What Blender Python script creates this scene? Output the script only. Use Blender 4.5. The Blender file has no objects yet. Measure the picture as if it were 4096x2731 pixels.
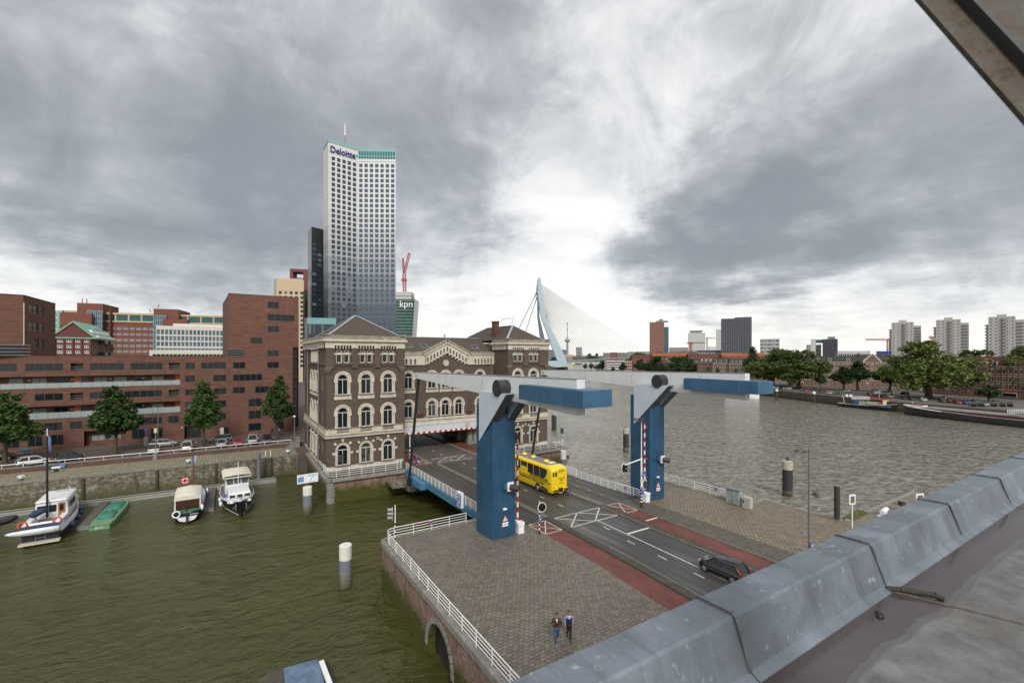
import bpy, bmesh, math, random
from math import sin, cos, pi, radians, sqrt, atan2
from mathutils import Vector, Matrix
random.seed(7)
S = bpy.context.scene
COL = S.collection
# ---------------------------------------------------------------- camera
H = 17.5; FPX = 1804.; UC = 2048.; VH = 1424.; YAW = radians(31.86)
FW = (sin(YAW), cos(YAW)); RT = (cos(YAW), -sin(YAW))
cam = bpy.data.cameras.new("camera"); camo = bpy.data.objects.new("camera", cam); COL.objects.link(camo)
camo.location = (0, 0, H); camo.rotation_euler = (radians(90), 0, -YAW)
cam.sensor_width = 36; cam.lens = FPX / 4096 * 36; cam.shift_y = 58.5 / 4096
cam.clip_start = 0.05; cam.clip_end = 20000
cam.dof.use_dof = True; cam.dof.focus_distance = 60; cam.dof.aperture_fstop = 3.2
S.camera = camo
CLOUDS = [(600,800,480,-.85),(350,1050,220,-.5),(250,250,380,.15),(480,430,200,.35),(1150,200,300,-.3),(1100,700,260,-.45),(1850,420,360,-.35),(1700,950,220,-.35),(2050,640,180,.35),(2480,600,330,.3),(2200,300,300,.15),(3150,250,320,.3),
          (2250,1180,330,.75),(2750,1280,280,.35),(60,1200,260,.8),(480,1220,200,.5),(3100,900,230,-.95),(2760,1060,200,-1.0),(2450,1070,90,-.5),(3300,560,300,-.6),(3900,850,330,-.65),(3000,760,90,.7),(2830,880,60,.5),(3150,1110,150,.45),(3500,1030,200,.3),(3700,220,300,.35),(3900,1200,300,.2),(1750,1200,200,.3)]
# ---------------------------------------------------------------- world
SUN_EL, SUN_AZ = radians(38), radians(200)      # azimuth clockwise from +Y
w = bpy.data.worlds.new("World"); S.world = w; w.use_nodes = True
nt = w.node_tree; nt.nodes.clear(); NL = nt.links
def wn(t, **k):
    n = nt.nodes.new(t)
    for a, b in k.items(): setattr(n, a, b)
    return n
def wmath(op, a, b=None, c=None, clamp=False):
    n = wn('ShaderNodeMath', operation=op); n.use_clamp = clamp
    for i, v in enumerate((a, b, c)):
        if v is None: continue
        if isinstance(v, (int, float)): n.inputs[i].default_value = v
        else: NL.new(v, n.inputs[i])
    return n.outputs[0]
wout = wn('ShaderNodeOutputWorld'); bg = wn('ShaderNodeBackground'); bg.inputs[1].default_value = 0.1
sky = wn('ShaderNodeTexSky', sky_type='NISHITA'); sky.sun_disc = False
sky.sun_elevation = SUN_EL; sky.sun_rotation = SUN_AZ
tc = wn('ShaderNodeTexCoord'); sep = wn('ShaderNodeSeparateXYZ'); NL.new(tc.outputs['Generated'], sep.inputs[0])
X, Y, Z = sep.outputs
zz = wmath('ADD', wmath('MAXIMUM', Z, 0.0), 0.13)
comb = wn('ShaderNodeCombineXYZ'); NL.new(wmath('DIVIDE', X, zz), comb.inputs[0]); NL.new(wmath('DIVIDE', Y, zz), comb.inputs[1])
P0 = comb.outputs[0]
def wnoise(scale, detail, rough, off=(0, 0, 0), dist=0.0, src=None):
    mp = wn('ShaderNodeMapping'); NL.new(src or P0, mp.inputs[0]); mp.inputs['Location'].default_value = off
    mp.inputs['Scale'].default_value = (scale, scale, scale)
    n = wn('ShaderNodeTexNoise'); n.inputs['Scale'].default_value = 1; n.inputs['Detail'].default_value = detail
    n.inputs['Roughness'].default_value = rough; n.inputs['Distortion'].default_value = dist
    NL.new(mp.outputs[0], n.inputs['Vector']); return n.outputs['Fac']
n1 = wnoise(0.55, 10, 0.58, (3.1, 7.7, 0), 0.5)
n2 = wnoise(1.5, 10, 0.62, (11.3, 2.2, 5), 0.4)
n3 = wnoise(5.0, 9, 0.60, (1.3, 9.2, 2), 0.6, tc.outputs['Generated'])
val = wmath('ADD', wmath('MULTIPLY', wmath('SUBTRACT', n1, .5), 1.2), wmath('MULTIPLY', wmath('SUBTRACT', n2, .5), 1.4))
val = wmath('ADD', val, wmath('MULTIPLY', wmath('SUBTRACT', n3, .5), 1.7))
def wdir(u, v):
    d = Vector(((FW[0] + RT[0] * (u - UC) / FPX), (FW[1] + RT[1] * (u - UC) / FPX), (VH - v) / FPX)); return d.normalized()
vn = wn('ShaderNodeTexNoise'); NL.new(P0, vn.inputs['Vector']); vn.inputs['Scale'].default_value = 1.7; vn.inputs['Detail'].default_value = 9; vn.inputs['Roughness'].default_value = .6
vo = wn('ShaderNodeVectorMath', operation='SUBTRACT'); NL.new(vn.outputs['Color'], vo.inputs[0]); vo.inputs[1].default_value = (.5, .5, .5)
vs_ = wn('ShaderNodeVectorMath', operation='SCALE'); NL.new(vo.outputs[0], vs_.inputs[0]); vs_.inputs['Scale'].default_value = .30
vw = wn('ShaderNodeVectorMath', operation='ADD'); NL.new(tc.outputs['Generated'], vw.inputs[0]); NL.new(vs_.outputs[0], vw.inputs[1])
vw2 = wn('ShaderNodeVectorMath', operation='NORMALIZE'); NL.new(vw.outputs[0], vw2.inputs[0])
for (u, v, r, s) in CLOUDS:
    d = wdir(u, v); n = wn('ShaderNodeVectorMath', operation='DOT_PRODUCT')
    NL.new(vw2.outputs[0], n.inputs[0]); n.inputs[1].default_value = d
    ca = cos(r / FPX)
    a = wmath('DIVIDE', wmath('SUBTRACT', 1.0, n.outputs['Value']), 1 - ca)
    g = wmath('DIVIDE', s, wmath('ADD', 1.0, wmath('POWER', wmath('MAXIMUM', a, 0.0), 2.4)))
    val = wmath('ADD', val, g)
bk = wn('ShaderNodeVectorMath', operation='DOT_PRODUCT'); NL.new(tc.outputs['Generated'], bk.inputs[0]); bk.inputs[1].default_value = (-FW[0]*.75, -FW[1]*.75, .66)  # unseen sky behind and above the camera, brightened to add light to the scene
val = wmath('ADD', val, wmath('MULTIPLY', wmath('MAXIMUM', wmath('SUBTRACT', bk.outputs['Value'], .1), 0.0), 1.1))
hz = wmath('POWER', wmath('SUBTRACT', 1.0, wmath('MAXIMUM', Z, 0.0)), 9)
val = wmath('ADD', val, wmath('MULTIPLY', hz, 1.0))
val = wmath('DIVIDE', val, wmath('ADD', 1.0, wmath('MULTIPLY', wmath('ABSOLUTE', val), .55)))
ramp = wn('ShaderNodeValToRGB'); NL.new(wmath('ADD', wmath('MULTIPLY', val, .66), .5, clamp=True), ramp.inputs[0])
cr = ramp.color_ramp; cr.elements[0].position = 0.06; cr.elements[0].color = (.168, .178, .192, 1)
cr.elements[1].position = 0.98; cr.elements[1].color = (.60, .59, .56, 1)
for p, c in ((.26, (.225, .235, .249, 1)), (.40, (.285, .295, .308, 1)), (.54, (.36, .367, .378, 1)), (.68, (.455, .458, .46, 1)), (.82, (.54, .532, .52, 1))):
    e = cr.elements.new(p); e.color = c
sc = wn('ShaderNodeVectorMath', operation='SCALE'); NL.new(ramp.outputs[0], sc.inputs[0])
nm = wmath('ADD', wmath('MULTIPLY', n2, .28), wmath('MULTIPLY', n3, .30))
NL.new(wmath('MULTIPLY', wmath('ADD', nm, .71), 10.2), sc.inputs['Scale'])
mx = wn('ShaderNodeMixRGB'); mx.inputs[0].default_value = .94
NL.new(sky.outputs[0], mx.inputs[1]); NL.new(sc.outputs[0], mx.inputs[2])
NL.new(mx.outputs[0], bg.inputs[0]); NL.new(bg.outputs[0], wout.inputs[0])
# ---------------------------------------------------------------- sun (overcast)
sl = bpy.data.lights.new("sun", 'SUN'); so = bpy.data.objects.new("sun", sl); COL.objects.link(so)
sl.energy = 1.5; sl.angle = radians(14); sl.color = (1, .97, .92)
sd = Vector((sin(SUN_AZ) * cos(SUN_EL), cos(SUN_AZ) * cos(SUN_EL), sin(SUN_EL)))
so.rotation_euler = sd.to_track_quat('Z', 'Y').to_euler(); so.location = (0, 0, 60)
S.view_settings.view_transform = 'Standard'; S.view_settings.look = 'None'
S.view_settings.gamma = 1; S.view_settings.exposure = 0.85
S.render.engine = 'CYCLES'
# ---------------------------------------------------------------- helpers
def at(u, v, d):
    s = d * (u - UC) / FPX
    return Vector((FW[0] * d + RT[0] * s, FW[1] * d + RT[1] * s, H - (v - VH) * d / FPX))
def woff(p):
    while p is not None and p.parent is not None: p = p.parent
    return p.location.copy() if (p is not None and p.get('_w')) else Vector((0,0,0))
class MB:
    def __init__(s): s.v = []; s.f = []; s.m = []; s.sm = []
    def add(s, vs, fs, mi=0, smooth=False):
        o = len(s.v); s.v += [tuple(p) for p in vs]
        for f in fs: s.f.append([i + o for i in f]); s.m.append(mi); s.sm.append(smooth)
        return s
    def box(s, x0, x1, y0, y1, z0, z1, mi=0):
        return s.add([(x0,y0,z0),(x1,y0,z0),(x1,y1,z0),(x0,y1,z0),(x0,y0,z1),(x1,y0,z1),(x1,y1,z1),(x0,y1,z1)],
            [(0,3,2,1),(4,5,6,7),(0,1,5,4),(1,2,6,5),(2,3,7,6),(3,0,4,7)], mi)
    def obox(s, c, ax, ay, az, mi=0):     # centre + three half-extent vectors
        c = Vector(c); ax = Vector(ax); ay = Vector(ay); az = Vector(az)
        vs = [c+a*ax+b*ay+d*az for d in (-1,1) for (a,b) in ((-1,-1),(1,-1),(1,1),(-1,1))]
        return s.add(vs, [(0,3,2,1),(4,5,6,7),(0,1,5,4),(1,2,6,5),(2,3,7,6),(3,0,4,7)], mi)
    def bar(s, p, q, w, h=None, up=(0,0,1), mi=0):
        p = Vector(p); q = Vector(q); d = q-p; L = d.length; d.normalize(); up = Vector(up)
        if abs(d.dot(up)) > .99: up = Vector((1,0,0))
        x = d.cross(up).normalized(); y = x.cross(d)
        return s.obox((p+q)/2, x*w/2, d*L/2, y*(h or w)/2, mi)
    def quad(s, a, b, c, d, mi=0): return s.add([a,b,c,d], [(0,1,2,3)], mi)
    def prism(s, poly, fn, a, b, mi=0):    # poly of (p,q); fn(p,q,t)->xyz
        n = len(poly); vs = [fn(p,q,a) for p,q in poly]+[fn(p,q,b) for p,q in poly]
        return s.add(vs, [list(range(n))[::-1], list(range(n,2*n))]+[(i,(i+1)%n,n+(i+1)%n,n+i) for i in range(n)], mi)
    def slab(s, poly, z0, z1, mi=0): return s.prism(poly, lambda p,q,t:(p,q,t), z0, z1, mi)
    def cyl(s, p, q, r, r2=None, n=12, mi=0, caps=True, smooth=True):
        p = Vector(p); q = Vector(q); d = (q-p).normalized(); u = Vector((0,0,1)) if abs(d.z)<.9 else Vector((1,0,0))
        x = d.cross(u).normalized(); y = d.cross(x); r2 = r if r2 is None else r2
        vs = [p+(x*cos(2*pi*i/n)+y*sin(2*pi*i/n))*r for i in range(n)]+[q+(x*cos(2*pi*i/n)+y*sin(2*pi*i/n))*r2 for i in range(n)]
        s.add(vs, [(i,(i+1)%n,n+(i+1)%n,n+i) for i in range(n)], mi, smooth)
        if caps: s.add(vs, [list(range(n))[::-1], list(range(n,2*n))], mi)
        return s
    def tube(s, pts, r, n=6, mi=0):
        for a, b in zip(pts, pts[1:]): s.cyl(a, b, r, n=n, mi=mi)
        return s
    def torus(s, c, nrm, R, r, n=20, m=8, mi=0):
        c = Vector(c); nrm = Vector(nrm).normalized(); u = Vector((0,0,1)) if abs(nrm.z)<.9 else Vector((1,0,0))
        x = nrm.cross(u).normalized(); y = nrm.cross(x); vs = []
        for i in range(n):
            e = x*cos(2*pi*i/n)+y*sin(2*pi*i/n)
            for j in range(m): vs.append(c+e*(R+r*cos(2*pi*j/m))+nrm*r*sin(2*pi*j/m))
        return s.add(vs, [(i*m+j,((i+1)%n)*m+j,((i+1)%n)*m+(j+1)%m,i*m+(j+1)%m) for i in range(n) for j in range(m)], mi, True)
    def ball(s, c, r, n=10, m=7, mi=0, sc=(1,1,1)):
        vs = [(c[0],c[1],c[2]-r*sc[2])]
        for j in range(1,m):
            a = pi*j/m-pi/2
            for i in range(n): vs.append((c[0]+r*sc[0]*cos(a)*cos(2*pi*i/n), c[1]+r*sc[1]*cos(a)*sin(2*pi*i/n), c[2]+r*sc[2]*sin(a)))
        vs.append((c[0],c[1],c[2]+r*sc[2])); fs = []
        for i in range(n):
            fs.append((0,1+(i+1)%n,1+i)); fs.append((len(vs)-1,1+(m-2)*n+i,1+(m-2)*n+(i+1)%n))
            for j in range(m-2): fs.append((1+j*n+i,1+j*n+(i+1)%n,1+(j+1)*n+(i+1)%n,1+(j+1)*n+i))
        return s.add(vs, fs, mi, True)
    def loft(s, rings, mi=0, smooth=True, caps=True, closed=True):
        n = len(rings[0]); vs = [p for r in rings for p in r]; fs = []
        for k in range(len(rings)-1):
            for i in range(n if closed else n-1): fs.append((k*n+i,k*n+(i+1)%n,(k+1)*n+(i+1)%n,(k+1)*n+i))
        s.add(vs, fs, mi, smooth)
        if caps:
            o = len(s.v)-len(vs); s.f.append(list(range(o,o+n))[::-1]); s.f.append([o+(len(rings)-1)*n+i for i in range(n)]); s.m += [mi,mi]; s.sm += [False,False]
        return s
    def build(s, name, mats, parent=None, kind=None, bevel=0):
        me = bpy.data.meshes.new(name); off = woff(parent)
        me.from_pydata([(p[0]-off[0],p[1]-off[1],p[2]-off[2]) for p in s.v], [], s.f)
        for m in (mats if isinstance(mats,(list,tuple)) else [mats]): me.materials.append(m)
        me.polygons.foreach_set('material_index', s.m); me.polygons.foreach_set('use_smooth', s.sm)
        me.update()
        o = bpy.data.objects.new(name, me); COL.objects.link(o)
        if parent is not None: o.parent = parent
        if kind: o['kind'] = kind
        if bevel:
            b = o.modifiers.new('bevel','BEVEL'); b.width = bevel; b.segments = 2; b.limit_method = 'ANGLE'; b.angle_limit = radians(35)
        return o
# a thing: an Empty at its base; world=True means part meshes are given in world coordinates
def thing(name, label, cat, loc=(0,0,0), rz=0, group=None, world=False):
    o = bpy.data.objects.new(name, None); COL.objects.link(o); o.empty_display_size = .2
    o.location = loc; o.rotation_euler = (0,0,rz); o['label'] = label; o['category'] = cat
    if group: o['group'] = group
    if world: o['_w'] = 1
    return o
def tag(o, label, cat, group=None, kind=None):
    o['label'] = label; o['category'] = cat
    if group: o['group'] = group
    if kind: o['kind'] = kind
    return o
def kids(o): return KID.get(o.name) or [c for c in bpy.data.objects if c.parent == o]
KID = {}
def dup(root, loc, rz=0, label=None, group=None, scale=None):
    if root.name not in KID:
        KID[root.name] = [(c,[d for d in bpy.data.objects if d.parent==c]) for c in bpy.data.objects if c.parent==root]
    r = root.copy(); COL.objects.link(r); r.location = loc; r.rotation_euler = (0,0,rz)
    if label: r['label'] = label
    if group: r['group'] = group
    if scale: r.scale = scale
    for c, gs in KID[root.name]:
        k = c.copy(); COL.objects.link(k); k.parent = r
        for g in gs: h = g.copy(); COL.objects.link(h); h.parent = k
    return r
def share(o, name, loc, parent, mats=None):
    c = bpy.data.objects.new(name, o.data); COL.objects.link(c); c.parent = parent
    off = woff(parent)
    c.location = Vector(loc)-off; return c
def text(s, size, mat, O, U, V, parent=None, name='lettering', depth=.02, align='CENTER', sx=1.0, bold=0.0):
    cu = bpy.data.curves.new(name,'FONT'); cu.body = s; cu.size = size; cu.extrude = depth; cu.align_x = align; cu.align_y = 'CENTER'; cu.offset = bold
    cu.resolution_u = 3
    t = bpy.data.objects.new(name, cu); COL.objects.link(t)
    me = bpy.data.meshes.new_from_object(t.evaluated_get(bpy.context.evaluated_depsgraph_get()))
    bpy.data.objects.remove(t); U = Vector(U).normalized(); V = Vector(V).normalized(); N = U.cross(V)
    off = woff(parent); O = Vector(O)-off
    for v in me.vertices: v.co = O+U*v.co.x*sx+V*v.co.y+N*v.co.z
    me.materials.clear(); me.materials.append(mat)
    o = bpy.data.objects.new(name, me); COL.objects.link(o)
    if parent is not None: o.parent = parent
    return o
# ---------------------------------------------------------------- materials
class NT:
    def __init__(s, name):
        s.m = bpy.data.materials.new(name); s.m.use_nodes = True; s.t = s.m.node_tree; s.b = s.t.nodes['Principled BSDF']; s.L = s.t.links
    def n(s, t, **k):
        n = s.t.nodes.new(t)
        for a, b in k.items(): setattr(n, a, b)
        return n
    def pos(s): return s.n('ShaderNodeNewGeometry').outputs['Position']
    def map(s, src, scale=(1,1,1), loc=(0,0,0), rot=(0,0,0)):
        m = s.n('ShaderNodeMapping'); s.L.new(src, m.inputs[0]); m.inputs['Scale'].default_value = scale
        m.inputs['Location'].default_value = loc; m.inputs['Rotation'].default_value = rot; return m.outputs[0]
    def noise(s, src, scale, detail=4, rough=.55, dist=0):
        n = s.n('ShaderNodeTexNoise'); s.L.new(src, n.inputs['Vector']); n.inputs['Scale'].default_value = scale
        n.inputs['Detail'].default_value = detail; n.inputs['Roughness'].default_value = rough; n.inputs['Distortion'].default_value = dist
        return n.outputs['Fac']
    def math(s, op, a, b=None, clamp=False):
        n = s.n('ShaderNodeMath', operation=op); n.use_clamp = clamp
        for i, v in enumerate((a, b)):
            if v is None: continue
            if isinstance(v, (int, float)): n.inputs[i].default_value = v
            else: s.L.new(v, n.inputs[i])
        return n.outputs[0]
    def ramp(s, src, stops):
        r = s.n('ShaderNodeValToRGB'); s.L.new(src, r.inputs[0]); e = r.color_ramp.elements
        e[0].position = stops[0][0]; e[0].color = tuple(stops[0][1])+(1,) if len(stops[0][1])==3 else stops[0][1]
        e[1].position = stops[-1][0]; e[1].color = tuple(stops[-1][1])+(1,)
        for p, c in stops[1:-1]: k = e.new(p); k.color = tuple(c)+(1,)
        return r.outputs[0]
    def mix(s, f, a, b, mode='MIX'):
        n = s.n('ShaderNodeMixRGB', blend_type=mode)
        for i, v in enumerate((f, a, b)):
            if isinstance(v, (int, float)): n.inputs[i].default_value = v
            elif isinstance(v, tuple): n.inputs[i].default_value = v+(1,)
            else: s.L.new(v, n.inputs[i])
        return n.outputs[0]
    def set(s, base=None, rough=None, metal=None, spec=None, bump=None, bs=.3, bd=.02):
        for k, v in (('Base Color',base),('Roughness',rough),('Metallic',metal),('Specular IOR Level',spec)):
            if v is None: continue
            if isinstance(v, (int, float)): s.b.inputs[k].default_value = v
            elif isinstance(v, tuple): s.b.inputs[k].default_value = v+(1,)
            else: s.L.new(v, s.b.inputs[k])
        if bump is not None:
            b = s.n('ShaderNodeBump'); b.inputs['Strength'].default_value = bs; b.inputs['Distance'].default_value = bd
            s.L.new(bump, b.inputs['Height']); s.L.new(b.outputs[0], s.b.inputs['Normal'])
        return s.m
def paint(name, c, rough=.45, metal=0., var=.12, vs=1.5, streak=0.0, spec=.5):
    k = NT(name)
    if var <= 0: return k.set(c, rough, metal, spec)
    p = k.pos(); f = k.noise(p, vs, 5, .6)
    col = k.mix(k.ramp(f, [(.3,(0,0,0)),(.7,(1,1,1))]), tuple(x*(1-var) for x in c), tuple(min(1,x*(1+var)) for x in c))
    if streak > 0:
        g = k.noise(k.map(p,(2.2,2.2,.12)), 1.5, 5, .6)
        col = k.mix(k.ramp(g,[(.5,(0,0,0)),(.78,(streak,)*3)]), col, (.16,.14,.12))
    return k.set(col, rough, metal, spec)
def wall(name, c1, c2, c3, sh=(1.2,1.2,9), sc=1.0, grime=.25, rough=.85, big=.25, grimec=(.05,.045,.04)):
    # brick or stone courses: horizontally stretched blocks of slightly different colour
    k = NT(name); p = k.pos(); a = k.noise(k.map(p, sh), sc, 4, .7); b = k.noise(p, big, 4, .6); c = k.noise(k.map(p,(1.5,1.5,.15)), 1.0, 5, .6)
    col = k.ramp(a, [(.3,c1),(.5,c2),(.7,c3)])
    col = k.mix(k.ramp(b,[(.35,(0,0,0)),(.75,(.35,)*3)]), col, c1)
    if grime: col = k.mix(k.ramp(c,[(.5,(0,0,0)),(.8,(grime,)*3)]), col, grimec)
    return k.set(col, rough, 0, .3, bump=a, bs=.3, bd=.03)
def paving(name, c1, c2, mortar, bw, bh, off=.5, ms=.02, rot=0, rough=.75, var=.5, wet=0):
    k = NT(name); p = k.pos(); m = k.map(p, (1,1,1), (0,0,0), (0,0,rot))
    b = k.n('ShaderNodeTexBrick'); k.L.new(m, b.inputs['Vector']); b.offset = off
    for a, v in (('Color1',c1),('Color2',c2),('Mortar',mortar)): b.inputs[a].default_value = v+(1,)
    b.inputs['Scale'].default_value = 1; b.inputs['Brick Width'].default_value = bw; b.inputs['Row Height'].default_value = bh
    b.inputs['Mortar Size'].default_value = ms; b.inputs['Mortar Smooth'].default_value = .2
    n = k.noise(p, .35, 6, .65); n2 = k.noise(p, 3, 4, .6)
    col = k.mix(k.ramp(n,[(.35,(0,0,0)),(.7,(var,)*3)]), b.outputs['Color'], tuple(x*.62 for x in c1))
    col = k.mix(k.ramp(n2,[(.45,(0,0,0)),(.7,(var*.6,)*3)]), col, tuple(min(1,x*1.35) for x in c2))
    r = k.ramp(n,[(.35,(rough,)*3),(.65,(max(.08,rough-wet),)*3)])
    return k.set(col, r, 0, .4, bump=b.outputs['Fac'], bs=.5, bd=-.01)
def glass(name, dark=(.008,.010,.012), light=(.16,.16,.15), amount=.22, rough=.06, tint=None):
    k = NT(name); o = k.n('ShaderNodeObjectInfo').outputs['Random']; n = k.noise(k.pos(), 1.3, 3, .6)
    f = k.math('ADD', k.math('MULTIPLY', o, .75), k.math('MULTIPLY', n, .25))
    col = k.ramp(f, [(0,dark),(1-amount*.9,tuple((a*.93+b*.07) for a,b in zip(dark,light))),(1,light)])
    return k.set(col, rough, 0, .3)
# ================================================================ materials
m_water = NT('water'); _p = m_water.pos()
_mw = m_water
_sw = _mw.n('ShaderNodeSeparateXYZ'); _mw.L.new(_p, _sw.inputs[0])
_w1 = _mw.noise(_mw.map(_p,(.55,.9,1),(0,0,0),(0,0,.5)), 1.15, 4, .6, .8)
_w2 = _mw.noise(_mw.map(_p,(1,1.5,1),(0,0,0),(0,0,-.3)), .28, 3, .5, .6)
_w3 = _mw.noise(_mw.map(_p,(1,1.9,1),(0,0,0),(0,0,.9)), 4.0, 2, .5)
_pt = _mw.ramp(_mw.noise(_p, .045, 3, .6, .8), [(.38,(.35,)*3),(.62,(1.15,)*3)])
_hh = _mw.math('ADD', _mw.math('ADD', _mw.math('MULTIPLY', _w1, _pt), _mw.math('MULTIPLY', _w2, 1.6)), _mw.math('MULTIPLY', _w3, .16))
_wt = _mw.noise(_p, .03, 4, .6, .4)
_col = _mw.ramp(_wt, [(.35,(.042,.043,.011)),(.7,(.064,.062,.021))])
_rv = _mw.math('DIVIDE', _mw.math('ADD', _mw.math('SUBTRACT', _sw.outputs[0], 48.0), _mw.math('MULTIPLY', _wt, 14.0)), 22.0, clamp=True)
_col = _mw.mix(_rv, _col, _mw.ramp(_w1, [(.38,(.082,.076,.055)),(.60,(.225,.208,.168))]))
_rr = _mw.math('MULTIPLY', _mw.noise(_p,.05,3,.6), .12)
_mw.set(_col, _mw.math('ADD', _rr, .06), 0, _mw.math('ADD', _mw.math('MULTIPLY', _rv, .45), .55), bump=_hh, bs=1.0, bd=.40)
m_water.b.inputs['IOR'].default_value = 1.42
WATER = m_water.m
def asphalt(name, c=(.035,.034,.033), wet=.35):
    k = NT(name); p = k.pos(); a = k.noise(k.map(p,(1,.16,1)), .9, 5, .6); b = k.noise(p, 22, 2, .6); g = k.noise(k.map(p,(1.6,.08,1),(3,0,0)), .8, 4, .6)
    col = k.ramp(a,[(.35,c),(.7,tuple(x*1.55 for x in c))]); col = k.mix(k.ramp(b,[(.4,(0,0,0)),(.75,(.4,)*3)]), col, tuple(x*2.3 for x in c))
    r = k.ramp(g,[(.42,(.62,)*3),(.62,(.62-wet,)*3)])
    return k.set(col, r, 0, .45, bump=b, bs=.25, bd=.006)
ASPH = asphalt('asphalt', (.040,.038,.037)); ASPH2 = asphalt('deck_asphalt', (.040,.037,.034), .2)
ROADFAR = asphalt('street_asphalt', (.06,.05,.045), .1)
def red():
    k = NT('red_asphalt'); p = k.pos(); a = k.noise(k.map(p,(1,.4,1)), .9, 5, .6); b = k.noise(p, 18, 2, .6)
    col = k.ramp(a,[(.35,(.085,.024,.018)),(.7,(.16,.05,.037))]); col = k.mix(k.ramp(b,[(.4,(0,0,0)),(.75,(.35,)*3)]), col, (.2,.09,.07))
    return k.set(col, .6, 0, .4)
RED = red()
PAVER = paving('concrete_pavers', (.12,.105,.085), (.19,.168,.14), (.022,.019,.015), .40, .27, rot=radians(-2), rough=.7, var=.45, wet=.25, ms=.020)
PAVE2 = paving('pavement_slabs', (.085,.076,.063), (.125,.11,.09), (.022,.02,.017), .62, .4, rough=.75, ms=.026, var=.5)
COBB = paving('cobbles', (.15,.12,.085), (.27,.22,.16), (.026,.021,.015), .46, .30, rot=radians(88), rough=.65, var=.5, ms=.04, wet=.2)
COBL = paving('quay_cobbles', (.17,.155,.10), (.26,.235,.16), (.06,.055,.035), .7, .5, rot=radians(90), rough=.8, var=.4, ms=.04)
STREETB = wall('street_brick', (.075,.055,.048), (.095,.07,.062), (.12,.09,.08), (.6,.6,1), 1.0, 0)
KERB = wall('kerb_stone', (.12,.11,.085), (.17,.155,.12), (.22,.2,.16), (2,2,2), 1.0, .1)
KERBD = wall('kerb_dark', (.05,.045,.038), (.065,.058,.048), (.09,.08,.066), (2,2,2), 1.0, .1)
def mossy(name, c1, c2, c3, zl=-2.6, zr=1.6, moss=(.075,.082,.012), sh=(1.2,1.2,3), sc=1.0):
    k = NT(name); p = k.pos(); s_ = k.n('ShaderNodeSeparateXYZ'); k.L.new(p, s_.inputs[0])
    a = k.noise(k.map(p, sh), sc*2, 5, .7); b = k.noise(p, .8, 5, .65); d = k.noise(k.map(p,(1.2,1.2,.2)), 1.1, 4, .6)
    col = k.ramp(a,[(.3,c1),(.5,c2),(.72,c3)]); col = k.mix(k.ramp(d,[(.5,(0,0,0)),(.75,(.7,)*3)]), col, tuple(x*.35 for x in c1))
    zf = k.math('DIVIDE', k.math('SUBTRACT', zl+.5, k.math('SUBTRACT', s_.outputs[2], k.math('MULTIPLY', k.math('SUBTRACT', b, .5), 3.2))), zr, clamp=True)
    mc = k.mix(k.ramp(a,[(.35,(0,0,0)),(.65,(1,1,1))]), moss, tuple(x*.35 for x in moss))
    col = k.mix(zf, col, mc)
    return k.set(col, .8, 0, .3, bump=a, bs=.6, bd=.05)
PIERB = mossy('mossy_pier_brick', (.13,.075,.058), (.21,.135,.108), (.31,.24,.20), -2.1, 1.3)
QUAYS = mossy('mossy_quay_stone', (.05,.045,.032), (.13,.115,.082), (.34,.32,.26), -3.0, 2.4, (.075,.08,.018), (.8,.8,1.1), 1.1)
FARQ = mossy('far_quay_stone', (.05,.045,.03), (.08,.07,.05), (.11,.1,.075), -3.2, 2, (.035,.035,.012), (.5,.5,1.3), .5)
WALLR = wall('red_brown_wall', (.075,.04,.035), (.1,.055,.047), (.13,.075,.063), (1,1,3), 1.0, .3, grimec=(.2,.2,.19))
CAPS = wall('cap_stone', (.14,.135,.115), (.19,.18,.155), (.25,.24,.21), (2,2,2), 1, .4)
BLUEST = wall('bluestone', (.15,.145,.125), (.21,.20,.18), (.29,.28,.26), (1,1,1.5), 1, .3)
WHITE = paint('white_paint', (.72,.73,.73), .4, var=.06, streak=.25)
LINE = paint('road_marking', (.56,.54,.5), .6, var=.25, vs=4)
DARKM = paint('dark_metal', (.03,.031,.034), .4, var=.2)
GREYM = paint('grey_metal', (.2,.21,.215), .4, .3, var=.15)
BLACK = paint('black_paint', (.012,.012,.013), .45, var=0)
GLASS = glass('window_glass', amount=.2)
GLASSC = glass('car_glass', (.015,.018,.018), (.05,.06,.06), .3, .03)
LAND = wall('far_ground', (.05,.055,.035), (.07,.07,.05), (.1,.09,.07), (1,1,1), .02, 0)
# ================================================================ ground, water
WZ = -4.4
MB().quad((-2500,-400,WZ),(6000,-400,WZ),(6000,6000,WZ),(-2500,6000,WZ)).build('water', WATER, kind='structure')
# deck height profile of the road
def dz(y):
    if y < 39.3: return 0.
    if y < 71: return -.42*(y-39.3)/(71-39.3)
    return -.42-.12*min(1,(y-71)/30)
# near quay (earth body) with its brick river wall and coping
arch = []
near_poly = [(12.35,42.6),(51.6,42.6),(51.9,30.8),(55.3,30.7),(55.5,22.2),(75,22.2),(90,-40),(13.6,-40),(13.25,19.5)]
q = MB(); q.slab([(20,42.6),(23.4,42.6),(23.4,39.2),(42.8,39.2),(42.8,42.6),(51.3,42.6),(51.6,30.5),(55.0,30.4),(55.2,21.9),(74.5,21.9),(89,-39),(30,-39),(30,10),(20,20.),(20,30)], -7, -.03); q.build('quay_core', PAVER, kind='structure')
g = MB(); g.slab([(12.2,43.0),(23.5,43.0),(23.5,39.3),(42.7,39.3),(42.7,43.0),(51.35,43.0),(51.65,30.5),(55.05,30.4),(55.25,21.9),(74.7,21.9),(89.5,-39.5),(12.3,-39.5),(12.25,19.5)], -.30, 0)
g.build('quay_pavement', PAVER, kind='structure')
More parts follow.
